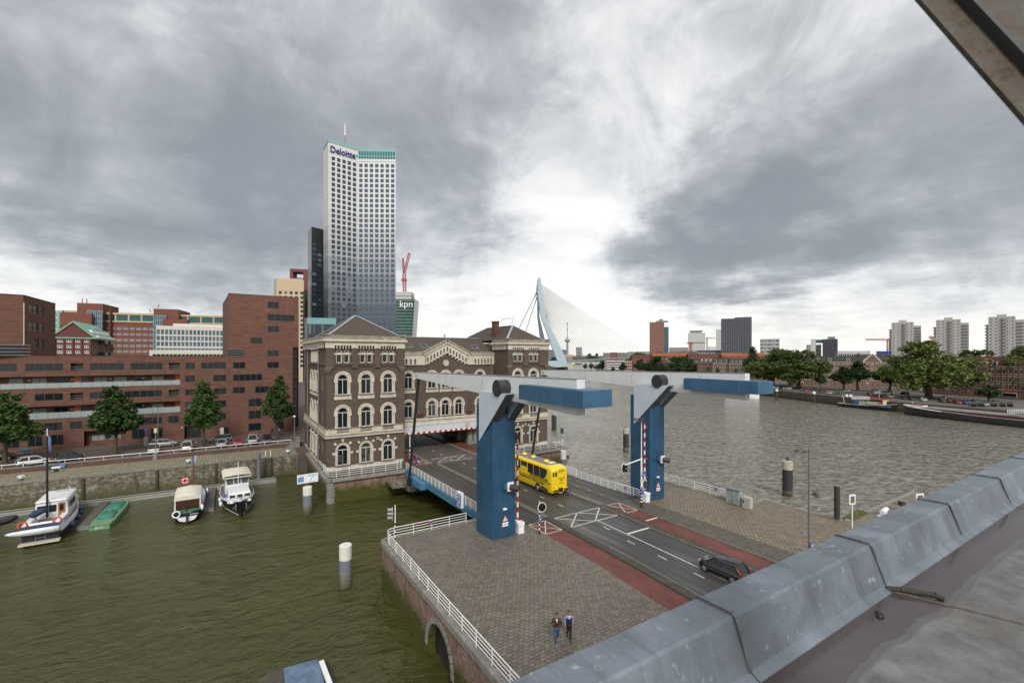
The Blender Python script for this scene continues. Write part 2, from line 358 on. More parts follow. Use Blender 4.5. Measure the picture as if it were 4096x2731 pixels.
# river wall along the left side of the quay, with an arch, as a plate with real thickness
def wallplate(mb, a, b, z0, z1, th, hole=None, seg=14):
    a = Vector((a[0],a[1],0)); b = Vector((b[0],b[1],0)); U = (b-a).normalized(); L = (b-a).length; N = Vector((-U.y,U.x,0))
    fn = lambda p,q_,t: a+U*p+Vector((0,0,q_))+N*t
    if not hole: mb.prism([(0,z0),(L,z0),(L,z1),(0,z1)], fn, 0, th); return
    c, hw, zs, za = hole     # centre, half width, spring height, crown height
    mb.prism([(0,z0),(c-hw,z0),(c-hw,z1),(0,z1)], fn, 0, th); mb.prism([(c+hw,z0),(L,z0),(L,z1),(c+hw,z1)], fn, 0, th)
    pts = [(c-hw*cos(pi*i/seg), zs+(za-zs)*sin(pi*i/seg)) for i in range(seg+1)]
    for p, q_ in zip(pts, pts[1:]): mb.prism([p, q_, (q_[0],z1), (p[0],z1)], fn, 0, th)
    mb.prism([(c-hw,z0),(c-hw,zs),(c-hw-.001,zs),(c-hw-.001,z0)], fn, 0, th)
pw = thing('quay_wall', 'red brick quay wall with green slime and an arch, below the paved platform', 'wall', (12.9,30,WZ), world=True)
mb = MB(); A0, A1, A2 = (12.15,43.1), (12.25,19.5), (12.3,-10)
wallplate(mb, A1, A0, -7, -.32, -.6, (9.7, 2.1, -3.6, -1.2)); wallplate(mb, A2, A1, -7, -.32, -.6)
wallplate(mb, A0, (23.5,43.1), -7, -.32, -.6); wallplate(mb, (23.5,39.3), (42.7,39.3), -7, -.32, -.6); wallplate(mb, (23.5,43.1), (23.5,39.3), -7, -.32, -.6); wallplate(mb, (42.7,43.1), (51.35,43.1), -7, -.32, -.6); wallplate(mb, (51.35,43.1), (51.7,30.6), -7, -.32, -.6); wallplate(mb, (51.7,30.6),(55.1,30.5), -7, -.32, -.6)
wallplate(mb, (55.1,30.5),(55.3,22), -7, -.32, -.6); wallplate(mb, (55.3,22),(75,22), -7, -.32, -.6)
mb.build('brick_wall', PIERB, pw)
mb = MB(); U = (Vector((12.15,43.1,0))-Vector((12.25,19.5,0))).normalized()
for i in range(15):
    a = pi*(i+.06)/15; b = pi*(i+.94)/15; c = 9.7
    fn = lambda p,q_,t: Vector((12.25,19.5,0))+U*p+Vector((0,0,q_))+Vector((-1,0,0))*t
    ri, ro = (2.1,2.4), (2.5,2.8)
    mb.prism([(c-ri[0]*cos(a),-3.6+ri[1]*sin(a)),(c-ri[0]*cos(b),-3.6+ri[1]*sin(b)),(c-ro[0]*cos(b),-3.6+ro[1]*sin(b)),(c-ro[0]*cos(a),-3.6+ro[1]*sin(a))], fn, .02, .09)
mb.build('arch_ring', BLUEST, pw)
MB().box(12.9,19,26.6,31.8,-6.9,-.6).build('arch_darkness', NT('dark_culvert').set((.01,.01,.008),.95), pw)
mb = MB()
def coping(mb, pts, w, z0, z1, seg=1.6):
    for a, b in zip(pts, pts[1:]):
        a = Vector(a); b = Vector(b); n = max(1, round((b-a).length/seg)); d = (b-a)/n; N = Vector((-d.y,d.x)).normalized()
        for i in range(n):
            p = a+d*(i+.01); r = a+d*(i+.99); mb.prism([tuple(p-N*w/2),tuple(r-N*w/2),tuple(r+N*w/2),tuple(p+N*w/2)], lambda x,y,t:(x,y,t), z0, z1)
corner = [(12.2,42.5),(12.26,42.78),(12.45,42.98),(12.75,43.03)]
coping(mb, [(12.45,-10),(12.4,19.5),(12.2,42.5)], .55, -.36, .07); coping(mb, corner, .55, -.36, .07, 1); coping(mb, [(12.75,43.03),(23.2,43.03)], .55, -.36, .05); coping(mb, [(43,43.03),(51.4,43.03),(51.72,30.6),(55.15,30.5),(55.35,22),(75,22)], .55, -.36, .05)
mb.build('coping', BLUEST, pw)
# ---- road surface on the quay and bike paths (4-20 mm sheets)
def strip(name, pts, z, mat, kind='structure'):
    n = len(pts); mb = MB(); mb.add([(p[0],p[1],z) for p in pts], [list(range(n))]); return mb.build(name, mat, kind=kind)
def ribbon(name, fl, fr, ys, z, mat):
    mb = MB(); vs = []
    for y in ys: vs += [(fl(y),y,z+dz(y)),(fr(y),y,z+dz(y))]
    mb.add(vs, [(2*i,2*i+1,2*i+3,2*i+2) for i in range(len(ys)-1)]); return mb.build(name, mat, kind='structure')
ysn = [-35,0,10,20,24,28,32,36,39.25]
cl = lambda y: -max(0,(32-y))**1.5*.012
cr_ = lambda y: -.2 if y<32 else 0
MB().box(24.3,42.3,38.95,39.28,-.02,.006).build('road', ASPH, kind='structure')
ribbon('road', lambda y: 29.35+cl(y), lambda y: 36.35+cr_(y), ysn, .008, ASPH)
ribbon('cycle_path', lambda y: 26.2+cl(y)*1.25, lambda y: 28.4+cl(y)*1.15, ysn, .008, RED)
ribbon('cycle_path', lambda y: 37.3-(39-y)*.012+cr_(y), lambda y: 39.25-(39-y)*.012, ysn, .008, RED)
ribbon('pavement', lambda y: 39.4-(39-y)*.012, lambda y: 42.4+(0 if y>38 else .0), ysn, .012, PAVE2)
ribbon('cobbled_quay', lambda y: 42.4, lambda y: 51.2, [-35,10,22,30,38,42.1], .010, COBB)
strip('cobbled_quay', [(51.2,-35),(74,-35),(74,21.6),(54.9,21.6),(54.8,30.2),(51.2,30.3)], .010, COBB)
mb = MB()
def kerbs(mb, f0, f1, ys, h=.12, z=0):
    for a, b in zip(ys, ys[1:]):
        mb.add([(f0(a),a,z),(f1(a),a,z),(f1(b),b,z),(f0(b),b,z),(f0(a),a,z+h),(f1(a),a,z+h),(f1(b),b,z+h),(f0(b),b,z+h)],
               [(0,3,2,1),(4,5,6,7),(0,1,5,4),(1,2,6,5),(2,3,7,6),(3,0,4,7)])
yk = [-35,0,10,18,22,26,30,34,38.7]
kerbs(mb, lambda y: 28.45+cl(y)*1.15, lambda y: 29.3+cl(y), yk); kerbs(mb, lambda y: 36.4+cr_(y), lambda y: 37.25-(39-y)*.012+cr_(y), yk)
mb.build('kerb_strip', KERBD, kind='structure')
mb = MB(); kerbs(mb, lambda y: 29.31+cl(y), lambda y: 29.44+cl(y), yk, .10, .012); kerbs(mb, lambda y: 36.26+cr_(y), lambda y: 36.39+cr_(y), yk, .10, .012)
kerbs(mb, lambda y: 39.3-(39-y)*.012, lambda y: 39.42-(39-y)*.012, yk, .09, .014); mb.build('kerb', KERB, kind='structure')
# ---- land across the water to the left, portal islet and the street behind
MB().slab([(-400,93),(12.3,93),(13.5,100.5),(56,100.5),(58,112),(130,190),(330,478),(360,700),(-400,900)], -7, -.72).build('quay_ground', STREETB, kind='structure')
strip('lower_quay', [(-400,93.5),(10.5,93.5),(10.5,100.4),(-400,100.4)], -.70, COBL)
MB().slab([(-400,101.1),(11.2,101.1),(57.5,101.1),(57.5,112),(120,185),(300,445),(300,600),(-400,600)], -.71, -.06).build('street', STREETB, kind='structure')
strip('pavement', [(-60,113.6),(11,113.6),(11,117.6),(-60,117.6)], -.045, PAVE2)
ribbon('road', lambda y: 28.8, lambda y: 37.2, [101.0,125,160,260], .52, ROADFAR)
# far bank across the river
far = [(217,-300),(219,50),(222,70),(229,92),(236,108),(247,133),(262,180),(300,280),(360,380),(430,470),(500,520),(560,620),(900,900),(2500,1200),(3500,-300)]
MB().slab(far, -7, -.6).build('far_quay', FARQ, kind='structure')
strip('far_street', [(p[0]+3,p[1]) for p in far[:12]]+[(880,890),(2490,1190),(3490,-300)], -.55, wall('far_street', (.09,.08,.07), (.11,.1,.09), (.14,.125,.11), (1,1,1), .3, 0))
MB().slab([(-800,1600),(1000,1350),(2400,1350),(5500,1300),(5500,5900),(-2400,5900),(-2400,900),(-400,700),(100,900),(300,1250),(-200,1500)], -7, 2).build('far_ground', LAND, kind='structure')
# portal islet: terrace with river wall
pi_ = thing('terrace_wall', 'mossy brick river wall under the cream banded portal building', 'wall', (18,71,WZ), world=True)
mb = MB(); isl = [(12.1,71.2),(24.2,71.0),(24.2,69.6),(42.6,69.6),(42.6,71.),(57.3,71.5),(57.5,80),(57.5,101),(12.2,101)]
mb.slab(isl, -7, -1.15); mb.build('brick_wall', PIERB, pi_)
mb = MB(); coping(mb, [(12.2,101),(12.0,72),(12.1,71.3),(12.6,71.0),(24.4,70.8)], .6, -1.2, -.78); coping(mb, [(42.5,70.8),(57.0,71.2),(57.5,72),(57.5,101)], .6, -1.2, -.78); mb.build('coping', BLUEST, pi_)
mb = MB()
for k in range(6): mb.cyl((12.62,71.62,-4.6+k*.58),(12.62,71.62,-4.6+k*.58+.54),.66,n=20)
mb.build('stone_quoin', BLUEST, pi_)
MB().slab([(12.4,71.2),(57.2,71.3),(57.2,101),(12.4,101)], -1.15, -.82).build('terrace', PAVE2, kind='structure')
ribbon('road', lambda y: 28.6, lambda y: 37.4, [69.7,71,76,82,90,101.2], -.0, ROADFAR)
ribbon('cycle_path', lambda y: 25.4, lambda y: 27.9, [69.7,71,76,82,90,101.2], -.004, RED)
ribbon('cycle_path', lambda y: 38.1, lambda y: 40.6, [69.7,71,76,82,90,101.2], -.004, RED)
mb = MB(); mb.box(24.3,46.2,69.65,101.1,-1.1,-.55); mb.build('pavement', STREETB, kind='structure')
mb = MB()
for x in (27.95,37.45): mb.box(x,x+.6,71,101,-.56,-.36)
mb.build('kerb', KERB, kind='structure')
# ================================================================ building kit
class Fac:
    """a vertical wall plane: O bottom-left seen from outside, U to the right, N inward"""
    def __init__(s, O, U): s.O = Vector((O[0],O[1],0)); s.U = Vector((U[0],U[1],0)).normalized(); s.N = Vector((-s.U.y,s.U.x,0))
    def p(s, u, z, t=0): return s.O+s.U*u+s.N*t+Vector((0,0,z))
    def ang(s): return atan2(s.U.y, s.U.x)
    def wall(s, mb, u0, u1, z0, z1, holes=(), depth=.25, mi=0, off=0.):
        """holes: (ua,ub,za,zb[,arch])"""
        us = sorted({u0,u1}|{h[0] for h in holes}|{h[1] for h in holes}); zs = sorted({z0,z1}|{h[2] for h in holes}|{h[3] for h in holes})
        us = [u for u in us if u0-1e-6<=u<=u1+1e-6]; zs = [z for z in zs if z0-1e-6<=z<=z1+1e-6]
        for za, zb in zip(zs, zs[1:]):
            zm = (za+zb)/2; run = None
            for ua, ub in zip(us, us[1:]):
                um = (ua+ub)/2; inside = any(h[0]<um<h[1] and h[2]<zm<h[3] for h in holes)
                if inside:
                    if run is not None: mb.quad(s.p(run,za,off),s.p(ua,za,off),s.p(ua,zb,off),s.p(run,zb,off),mi); run = None
                elif run is None: run = ua
            if run is not None: mb.quad(s.p(run,za,off),s.p(us[-1],za,off),s.p(us[-1],zb,off),s.p(run,zb,off),mi)
        for h in holes:
            a, b, c, d = h[:4]
            if len(h)>4 and h[4]:
                r = (b-a)/2; m = (a+b)/2; rz = min(r*h[4] if h[4] is not True else r, d-c); sp = d-rz; n = 10
                arc = [(m-r*cos(pi*i/n), sp+rz*sin(pi*i/n)) for i in range(n+1)]
                for (p0,q0),(p1,q1) in zip(arc, arc[1:]):
                    mb.quad(s.p(p0,q0,off),s.p(p1,q1,off),s.p(p1,d,off),s.p(p0,d,off),mi)
                    mb.quad(s.p(p0,q0,off),s.p(p0,q0,off+depth),s.p(p1,q1,off+depth),s.p(p1,q1,off),mi)
                top = sp
            else:
                mb.quad(s.p(a,d,off),s.p(a,d,off+depth),s.p(b,d,off+depth),s.p(b,d,off),mi); top = d
            mb.quad(s.p(a,c,off),s.p(a,c,off+depth),s.p(a,top,off+depth),s.p(a,top,off),mi)
            mb.quad(s.p(b,c,off),s.p(b,top,off),s.p(b,top,off+depth),s.p(b,c,off+depth),mi)
            mb.quad(s.p(a,c,off),s.p(b,c,off),s.p(b,c,off+depth),s.p(a,c,off+depth),mi)
    def box(s, mb, u0, u1, t0, t1, z0, z1, mi=0):
        vs = [s.p(u,z,t) for z in (z0,z1) for (u,t) in ((u0,t0),(u1,t0),(u1,t1),(u0,t1))]
        mb.add(vs, [(0,3,2,1),(4,5,6,7),(0,1,5,4),(1,2,6,5),(2,3,7,6),(3,0,4,7)], mi)
TPL = {}
def placeobj(name, me, parent, loc, rz):
    o = bpy.data.objects.new(name, me); COL.objects.link(o); o.parent = parent
    off = woff(parent); o.location = Vector(loc)-off; o.rotation_euler = (0,0,rz); return o
def child(name, me, parent):
    o = bpy.data.objects.new(name, me); COL.objects.link(o); o.parent = parent; return o
def tpl(key, fn):
    if key not in TPL:
        out = []
        for name, mb, mats in fn():
            o = mb.build(name, mats); out.append((name, o.data)); bpy.data.objects.remove(o)
        TPL[key] = out
    return TPL[key]
def arcpts(hw, sp, hz, n=12): return [(hw*cos(pi*i/n), sp+hz*sin(pi*i/n)) for i in range(n+1)]
def ring(mb, hi, ho, sp, n, t0, t1, zb=None, mi=0):
    """arch ring between two radii in the local x/z plane, y = t0..t1, with legs down to zb"""
    A = arcpts(hi, sp, hi, n); B = arcpts(ho, sp, ho, n)
    if zb is not None: A = [(hi,zb)]+A+[(-hi,zb)]; B = [(ho,zb)]+B+[(-ho,zb)]
    for a, b, c, d in zip(A, A[1:], B, B[1:]):
        mb.prism([a,c,d,b], lambda p,q,t: (p,t,q), t0, t1, mi)
CREAM = wall('cream_stucco', (.38,.335,.27), (.50,.45,.375), (.58,.53,.455), (.8,.8,2), 1.0, .35, .7, grimec=(.17,.15,.12))
CREAMD = wall('weathered_ledge', (.16,.145,.115), (.24,.22,.17), (.38,.34,.26), (.8,.8,2), 1.5, .4, .8)
PBRICK = wall('dark_brown_brick', (.055,.038,.030), (.095,.068,.054), (.15,.112,.088), (1.6,1.6,14), 1.0, .35, .85, grimec=(.03,.025,.022))
SILLD = wall('grey_sill', (.08,.072,.06), (.12,.108,.09), (.16,.145,.12), (1,1,2), 1.2, .3)
FRAMEW = paint('white_frame', (.62,.63,.62), .4, var=.05)
RTILE = NT('brown_roof_tiles')
def rooftile(name, c1, c2, c3, rows=3.2):
    k = NT(name); p = k.pos(); s_ = k.n('ShaderNodeSeparateXYZ'); k.L.new(p, s_.inputs[0])
    a = k.noise(k.map(p,(3,3,6)), 1.2, 4, .7); b = k.noise(p, .35, 5, .6)
    saw = k.math('FRACT', k.math('MULTIPLY', s_.outputs[2], rows)); xs = k.math('FRACT', k.math('MULTIPLY', k.math('ADD', s_.outputs[0], s_.outputs[1]), 2.6))
    col = k.ramp(a,[(.3,c1),(.5,c2),(.75,c3)]); col = k.mix(k.ramp(saw,[(0,(.75,)*3),(.32,(0,0,0))]), col, tuple(x*.3 for x in c1))
    col = k.mix(k.ramp(xs,[(0,(.35,)*3),(.3,(0,0,0))]), col, tuple(x*.4 for x in c1)); col = k.mix(k.ramp(b,[(.5,(0,0,0)),(.75,(.5,)*3)]), col, (.045,.045,.03))
    return k.set(col, .8, 0, .3, bump=saw, bs=.8, bd=.06)
TILEB = rooftile('brown_tiles', (.052,.040,.033), (.08,.062,.05), (.11,.085,.07))
LEADM = paint('lead_flashing', (.33,.36,.40), .5, .3, var=.25, vs=3)
def arch_window(hw, h, ho, arch_trim=True, sill=True):
    def f():
        fr = MB(); sp = h-hw; sm = hw<.5; g_ = .055 if sm else .08
        ring(fr, hw-g_, hw, sp, 12, .10, .2, 0)
        fr.box(-hw,hw,.10,.2,0,.09); fr.box(-hw,hw,.085,.2,sp-.045,sp+.045)
        for s_ in (-1,1): fr.box(*sorted((s_*(hw-g_),s_*(hw-.002))),.10,.2,.09,sp)
        if not sm: fr.box(-.035,.035,.095,.2,.09,sp-.05)
        pane = MB(); pane.prism(arcpts(hw-.02,sp,hw-.02)+[(-hw+.02,.02),(hw-.02,.02)], lambda p,q,t:(p,t,q), .17,.19)
        tr = MB(); ring(tr, hw, hw+(ho-hw)*.55, sp, 12, -.10, .10, 0); ring(tr, hw+(ho-hw)*.55, ho, sp, 12, -.18, .02, sp-.35 if arch_trim else 0)
        if arch_trim:
            for sx in (-1,1):
                x = sx*(hw+(ho-hw)*.5); tr.box(x-.28,x+.28,-.2,.02,sp-.5,sp-.3); tr.cyl((x,-.12,0),(x,-.12,sp-.5),.13,n=8); tr.box(x-.2,x+.2,-.2,.02,-.05,.18)
        out = [('window',fr,FRAMEW),('pane',pane,GLASS),('surround',tr,CREAM)]
        if sill:
            sl_ = MB(); sl_.box(-ho-.03,ho+.03,-.26,.05,-.16,-.02,0)
            out.append(('sill',sl_,SILLD))
            pn = MB(); pn.box(-ho,ho,-.12,.05,-.78,-.16)
            for sx in (-1,1): pn.box(sx*(ho-.2)-.2,sx*(ho-.2)+.2,-.2,.05,-.78,-.16)
            for i in range(6): pn.torus((-.78+.31*i,-.13,-.46),(0,1,0),.115,.03,n=10,m=4)
            out.append(('sill_panel',pn,CREAM))
        return out
    return f
def put_window(parent, F, u, z, key, fn, extra=None):
    parts = tpl(key, fn); L = F.p(u, z)
    o = placeobj('window', parts[0][1], parent, L, F.ang())
    for name, me in parts[1:]: child(name, me, o)
    return o
# ================================================================ portal building
pb = thing('portal_building', 'brown brick building with cream arched windows and two towers standing over the road', 'building', (35.7,88,-.8), world=True)
FL = Fac((12.7,76),(1,0)); FS = Fac((12.7,100.5),(0,-1)); FR = Fac((46.3,76),(1,0)); FRS = Fac((46.3,81.8),(0,-1)); FC = Fac((25.1,81.8),(1,0))
mb = MB()
def aw(u, z, hw, h): return (u-hw,u+hw,z,z+h,True)
cL = (2.47,6.14,9.79)
holes = []
for c in cL: holes += [aw(c,-.02,.8,3.25), aw(c,5.95,.8,3.2), aw(c,11.3,.8,3.25)]+[aw(c+s*.57,16.42,.36,1.98) for s in (-1,1)]
FL.wall(mb, 0, 12.4, -.8, 20.2, holes)
cR = (2.27,6.07); hr = []
for c in cR: hr += [aw(c,-.02,.8,3.25), aw(c,5.95,.8,3.2), aw(c,11.3,.8,3.25)]+[aw(c+s*.57,16.42,.36,1.98) for s in (-1,1)]
FR.wall(mb, 0, 9.6, -.8, 20.2, hr); FRS.wall(mb, 0, 5.8, -.8, 20.2)
cS = (9.55,13.1,16.2); hs = []
for c in cS: hs += [aw(c,-.02,.8,3.25), aw(c,5.95,.8,3.2), aw(c,11.3,.8,3.25)]
for k in range(5): hs.append(aw(9.9+k*1.45,16.42,.3,1.98))
for u in (3.2,20.2): hs += [(u,u+.95,1.5,3.4),(u,u+.95,6.6,8.8),(u,u+.95,11.9,14.2)]
FS.wall(mb, 0, 24.5, -.8, 20.2, hs)
cC = (2.94,7.6,10.4,13.25,18.0); hc = []
for c in cC: hc += [aw(c,5.95,.78,3.0), aw(c,11.35,.78,3.0)]
FC.wall(mb, 0, 21.2, 4.5, 17.8, hc)
mb.prism([(31.3,17.7),(40.2,17.7),(35.75,20.4)], lambda p,q,t:(p,t,q), 81.8, 82.4)
mb.box(25.1,25.4,76,100.5,-.8,20.2); mb.box(12.71,55.9,100.3,100.5,4.4,17); mb.box(55.6,55.9,76.02,100.5,-.8,20.2); mb.box(46.35,46.6,81.8,100.5,-.8,20.2)
mb.build('wall', PBRICK, pb)
MB().box(25.4,46.3,82.1,100.4,3.0,3.3).build('archway_ceiling', KERBD, pb)
dark = MB(); dark.box(12.95,25.05,76.5,100.2,-.8,20.0); dark.box(46.65,55.6,76.5,100.2,-.8,20.0); dark.box(25.4,46.3,82.3,100.3,3.3,17.2)
dark.build('interior', NT('dim_interior').set((.03,.028,.025),.9), pb)
for x, ys_ in ((27.2,(84.5,90,96)),(41.2,(83.2,88,93))):
    for y in ys_: mb = MB(); mb.box(x,x+.9,y,y+.9,-.75,3.0); mb.box(x-.12,x+1.02,y-.12,y+1.02,-.75,.2); mb.build('pier', BLUEST, pb)
MB().box(42.3,46.3,83,99,-.75,3.0).build('abutment', BLUEST, pb)
K1 = arch_window(.8,3.25,1.33)
K0 = arch_window(.8,3.25,1.14,False)
KS = arch_window(.36,1.98,.43,False,False)
KC = arch_window(.78,3.0,1.28)
def ground_extra(F, c, mb):
    # keystone, shoulder stones and side blocks of the ground floor windows
    for a in (90,42,138):
        r = 1.55; x = c+r*cos(radians(a)); z = 2.42+r*sin(radians(a)); ca = radians(a)
        pts = [(-.14,-.22),(.14,-.22),(.2,.22),(-.2,.22)]
        fn = lambda p,q,t: F.p(x+ (q*cos(ca)-p*sin(ca)), z+(q*sin(ca)+p*cos(ca)), t)
        mb.prism(pts, fn, -.16, .02)
    for s in (-1,1): F.box(mb, *(sorted((c+s*1.14, c+s*1.6))), -.14,.02,1.75,2.12)
ex = MB()
for F, cs, hw in ((FL,cL,.8),(FR,cR,.8),(FS,cS,.8)):
    for c in cs:
        put_window(pb, F, c, -.02, 'g', K0); put_window(pb, F, c, 5.95, 'm', K1); put_window(pb, F, c, 11.3, 'm', K1)
        ground_extra(F, c, ex)
        if F is not FS:
            for s in (-1,1): put_window(pb, F, c+s*.57, 16.42, 's', KS)
            F.box(ex, c-1.3,c+1.3,-.06,.02,17.72,17.98)
ex.build('keystone', CREAM, pb)
for k in range(5): put_window(pb, FS, 9.9+k*1.45, 16.42, 's3', arch_window(.3,1.98,.36,False,False))
for c in cC:
    put_window(pb, FC, c, 5.95, 'c', KC); put_window(pb, FC, c, 11.35, 'c', KC)
def rectwin(w, h, n, frame, fw=.08, hbar=None):
    def f():
        fr = MB(); fr.box(0,w,.06,.16,0,fw); fr.box(0,w,.06,.16,h-fw,h)
        for i in range(n+1):
            x = i*(w-fw)/n; fr.box(x,x+fw,.07,.17,fw,h-fw)
        if hbar: fr.box(fw,w-fw,.08,.16,hbar-fw/2,hbar+fw/2)
        pn = MB(); pn.box(.01,w-.01,.13,.15,.01,h-.01)
        return [('window',fr,frame),('pane',pn,GLASS)]
    return f
for u in (3.2,20.2):
    for z, h in ((1.5,1.9),(6.6,2.2),(11.9,2.3)): put_window(pb, FS, u, z, ('rs',h), rectwin(.95,h,1,CREAMD))
# bands, friezes, cornices
def band(mb, F, u0, u1, z0, z1, t, mi=0): F.box(mb, u0, u1, -t, .03, z0, z1, mi)
cr = MB()
for F, W, a, b in ((FL,12.4,.38,.3),(FS,24.5,.3,.0),(FR,9.6,.38,.38),(FRS,5.8,0,.0)):
    band(cr, F, -a*.5, W+b*.5, 4.45, 4.72, .28); band(cr, F, 0, W, 4.95, 5.15, .16); band(cr, F, 0, W, 5.15, 5.82, .12); band(cr, F, 0, W, -.8, -.15, .06)
cr.build('string_course', CREAM, pb)
cr = MB()
for F, W in ((FL,12.4),(FS,24.5),(FR,9.6),(FRS,5.8)): band(cr, F, -.1, W+.1, 4.72, 4.95, .34); band(cr, F, -.05, W+.05, 5.82, 5.95, .2)
cr.build('weathered_ledge', CREAMD, pb)
fz = MB()
def frieze(F, W, cs, sp=(-.25,.25), zb=18.8, zt=19.75, aw_=.40, n=6):
    hl = []
    for c in cs:
        for i in range(n): x = c-(n/2-.5)*.455+i*.455; hl.append((x-.18,x+.18,zb-.01,zb+.42,True))
    F.wall(fz, sp[0], W+sp[1], zb, zt, hl, .34, off=-.34)
    F.wall(fz, sp[0], W+sp[1], zb-.001, zb, off=-.34)
    for c in cs:
        for i in range(n+1): x = c-(n/2)*.455+i*.455; F.box(fz, x-.07,x+.07,-.36,-.02,zb-.12,zb+.04)
    F.box(fz, sp[0]-.1,W+sp[1]+.1,-.5,.05,zt,zt+.12); F.box(fz, sp[0]-.3,W+sp[1]+.3,-.72,.05,zt+.12,zt+.45)
frieze(FL,12.4,cL); frieze(FR,9.6,cR); frieze(FS,24.5,[13.1],(0,0),n=16); frieze(FRS,5.8,[],(0,0))
fz.build('frieze', CREAM, pb)
cp = MB()
for F, W, a, b in ((FL,12.4,.35,.35),(FS,24.5,0,0),(FR,9.6,.35,.35),(FRS,5.8,0,0)):
    F.box(cp,-a,W+b,-.5,.4,20.2,20.55); F.box(cp,-a+.1,W+b-.1,-.3,.3,20.55,20.85)
for F, u in ((FL,0.1),(FL,12.3),(FR,.1),(FR,9.5),(FS,.3)): F.box(cp,u-.5,u+.5,-.55,.45,20.85,21.0)
cp.build('parapet', CREAMD, pb)
# upper storey corner pilasters, sills and brackets
for F, W, cs in ((FL,12.4,cL),(FR,9.6,cR)):
    pl = MB(); sl_ = MB()
    edges = [-.1]+[c+s*1.38 for c in cs for s in (-1,1)]+[W+.1]
    for a, b in zip(edges[::2], edges[1::2]): F.box(pl,a,b,-.22,.02,15.75,18.8); F.box(sl_,a-.06,b+.06,-.3,.02,15.6,15.76)
    for c in cs:
        F.box(sl_,c-1.4,c+1.4,-.3,.02,16.2,16.34); F.box(pl,c-1.3,c+1.3,-.18,.02,15.95,16.2)
        for i in range(8): F.box(pl,c-1.25+i*.34,c-1.1+i*.34,-.14,.02,15.75,15.95)
    for u in (.2,W-.2):
        F.box(sl_,u-.6,u+.6,-.34,.02,15.3,15.6); F.box(sl_,u-.42,u+.42,-.28,.02,15.0,15.3); F.box(sl_,u-.25,u+.25,-.2,.02,14.75,15.0)
    pl.build('pilaster', PBRICK, pb); sl_.build('bracket', SILLD, pb)
sl_ = MB(); FS.box(sl_,6,24.4,-.2,.02,16.1,16.35); sl_.build('sill', SILLD, pb)
# centre frieze and gable
fz = MB(); hl = []
def niches(x0, x1, n): return [(x0+(i+.5)*(x1-x0)/n-.17, x0+(i+.5)*(x1-x0)/n+.17, 15.95, 16.95, True) for i in range(n)]
FC.wall(fz, 0, 6.2, 15.8, 17.75, niches(.4,4.6,5), .25, off=-.25); FC.wall(fz, 15.1, 21.2, 15.8, 17.75, niches(16.5,20.9,6), .25, off=-.25)
FC.box(fz, 0,6.3,-.45,.02,17.75,17.98); FC.box(fz,15.0,21.2,-.45,.02,17.75,17.98)
for i in range(13):
    x = 6.35+ (i+.5)*(8.7/13); zr = 20.05-abs(x-10.65)*.52; w = 8.7/26
    FC.wall(fz, x-w, x+w, zr-1.9, zr+.1, [(x-.16,x+.16,zr-1.6,zr-.75,True)], .25, off=-.25)
    FC.box(fz, x-w,x+w,-.25,0,zr-1.95,zr-1.9); FC.box(fz,x-w-.06,x-w+.06,-.3,.0,zr-2.1,zr-1.85)
for s in (-1,1):
    a = FC.p(10.65, 20.15, -.22); b = FC.p(10.65+s*4.8, 17.75, -.22); fz.bar(a, b, .5, .35)
fz.cyl(FC.p(10.5,16.15,-.14), FC.p(10.5,16.15,.02), .62, n=24); fz.torus(FC.p(10.5,16.15,-.14),(0,1,0),.52,.07,n=24,m=6)
fz.build('gable_frieze', CREAM, pb)
g2 = MB()
for s in (-1,1): g2.bar(FC.p(10.65-s*.1, 20.62, -.1), FC.p(10.65+s*5.2, 18.0, -.1), .95, .42)
FC.box(g2,0,5.9,-.5,.4,17.98,18.35); FC.box(g2,15.3,21.2,-.5,.4,17.98,18.35)
g2.build('gable_coping', CREAMD, pb)
lg = MB(); FC.box(lg,0,21.2,-.3,.02,5.3,5.7); FC.box(lg,0,21.2,-.12,.02,4.5,5.3)
for i in range(5): FC.box(lg, cC[i]-1.5, cC[i]-1.2, -.2,.0,5.3,5.9); FC.box(lg, cC[i]+1.2, cC[i]+1.5, -.2,.0,5.3,5.9)
lg.build('ledge', CREAM, pb)
rb = MB()
for u in (5.3,15.6): rb_ = FC.box(rb,u-.6,u+.6,-.25,.02,6.3,6.5); FC.box(rb,u-.3,u+.3,-.2,.02,5.8,6.3)
rb.build('bracket', wall('red_oxide', (.07,.018,.012), (.1,.03,.02), (.13,.05,.04)), pb)
gb = MB(); FC.box(gb,0,21.2,-.35,.05,3.22,4.5); FC.box(gb,0,21.2,-.45,.05,4.42,4.55)
for i in range(12): FC.box(gb,.4+i*1.8,.44+i*1.8,-.37,.02,3.25,4.4)
gb.build('girder', paint('pale_grey_steel', (.48,.51,.52), .5, var=.1, streak=.35), pb)
RW = [paint('sign_red',(.35,.02,.03),.45,var=.1), paint('sign_white',(.62,.6,.58),.45,var=.1)]
st = MB()
for i in range(38): FC.box(st, i*.558, (i+1)*.558, -.38,.0,2.86,3.22, i%2)
st.build('hazard_stripe', RW, pb)
def disc(mb, F, u, z, r, t=-.5, mi=0, n=24): mb.cyl(F.p(u,z,t), F.p(u,z,t+.03), r, n=n, mi=mi, smooth=False)
sg = MB(); disc(sg,FC,15.0,3.85,.44,-.47,0); disc(sg,FC,15.0,3.85,.34,-.50,1); so_ = sg.build('height_limit_sign', RW, pb)
text('4.0', .42, BLACK, FC.p(15.0,3.85,-.51), FC.U, (0,0,1), pb, 'lettering', .01)
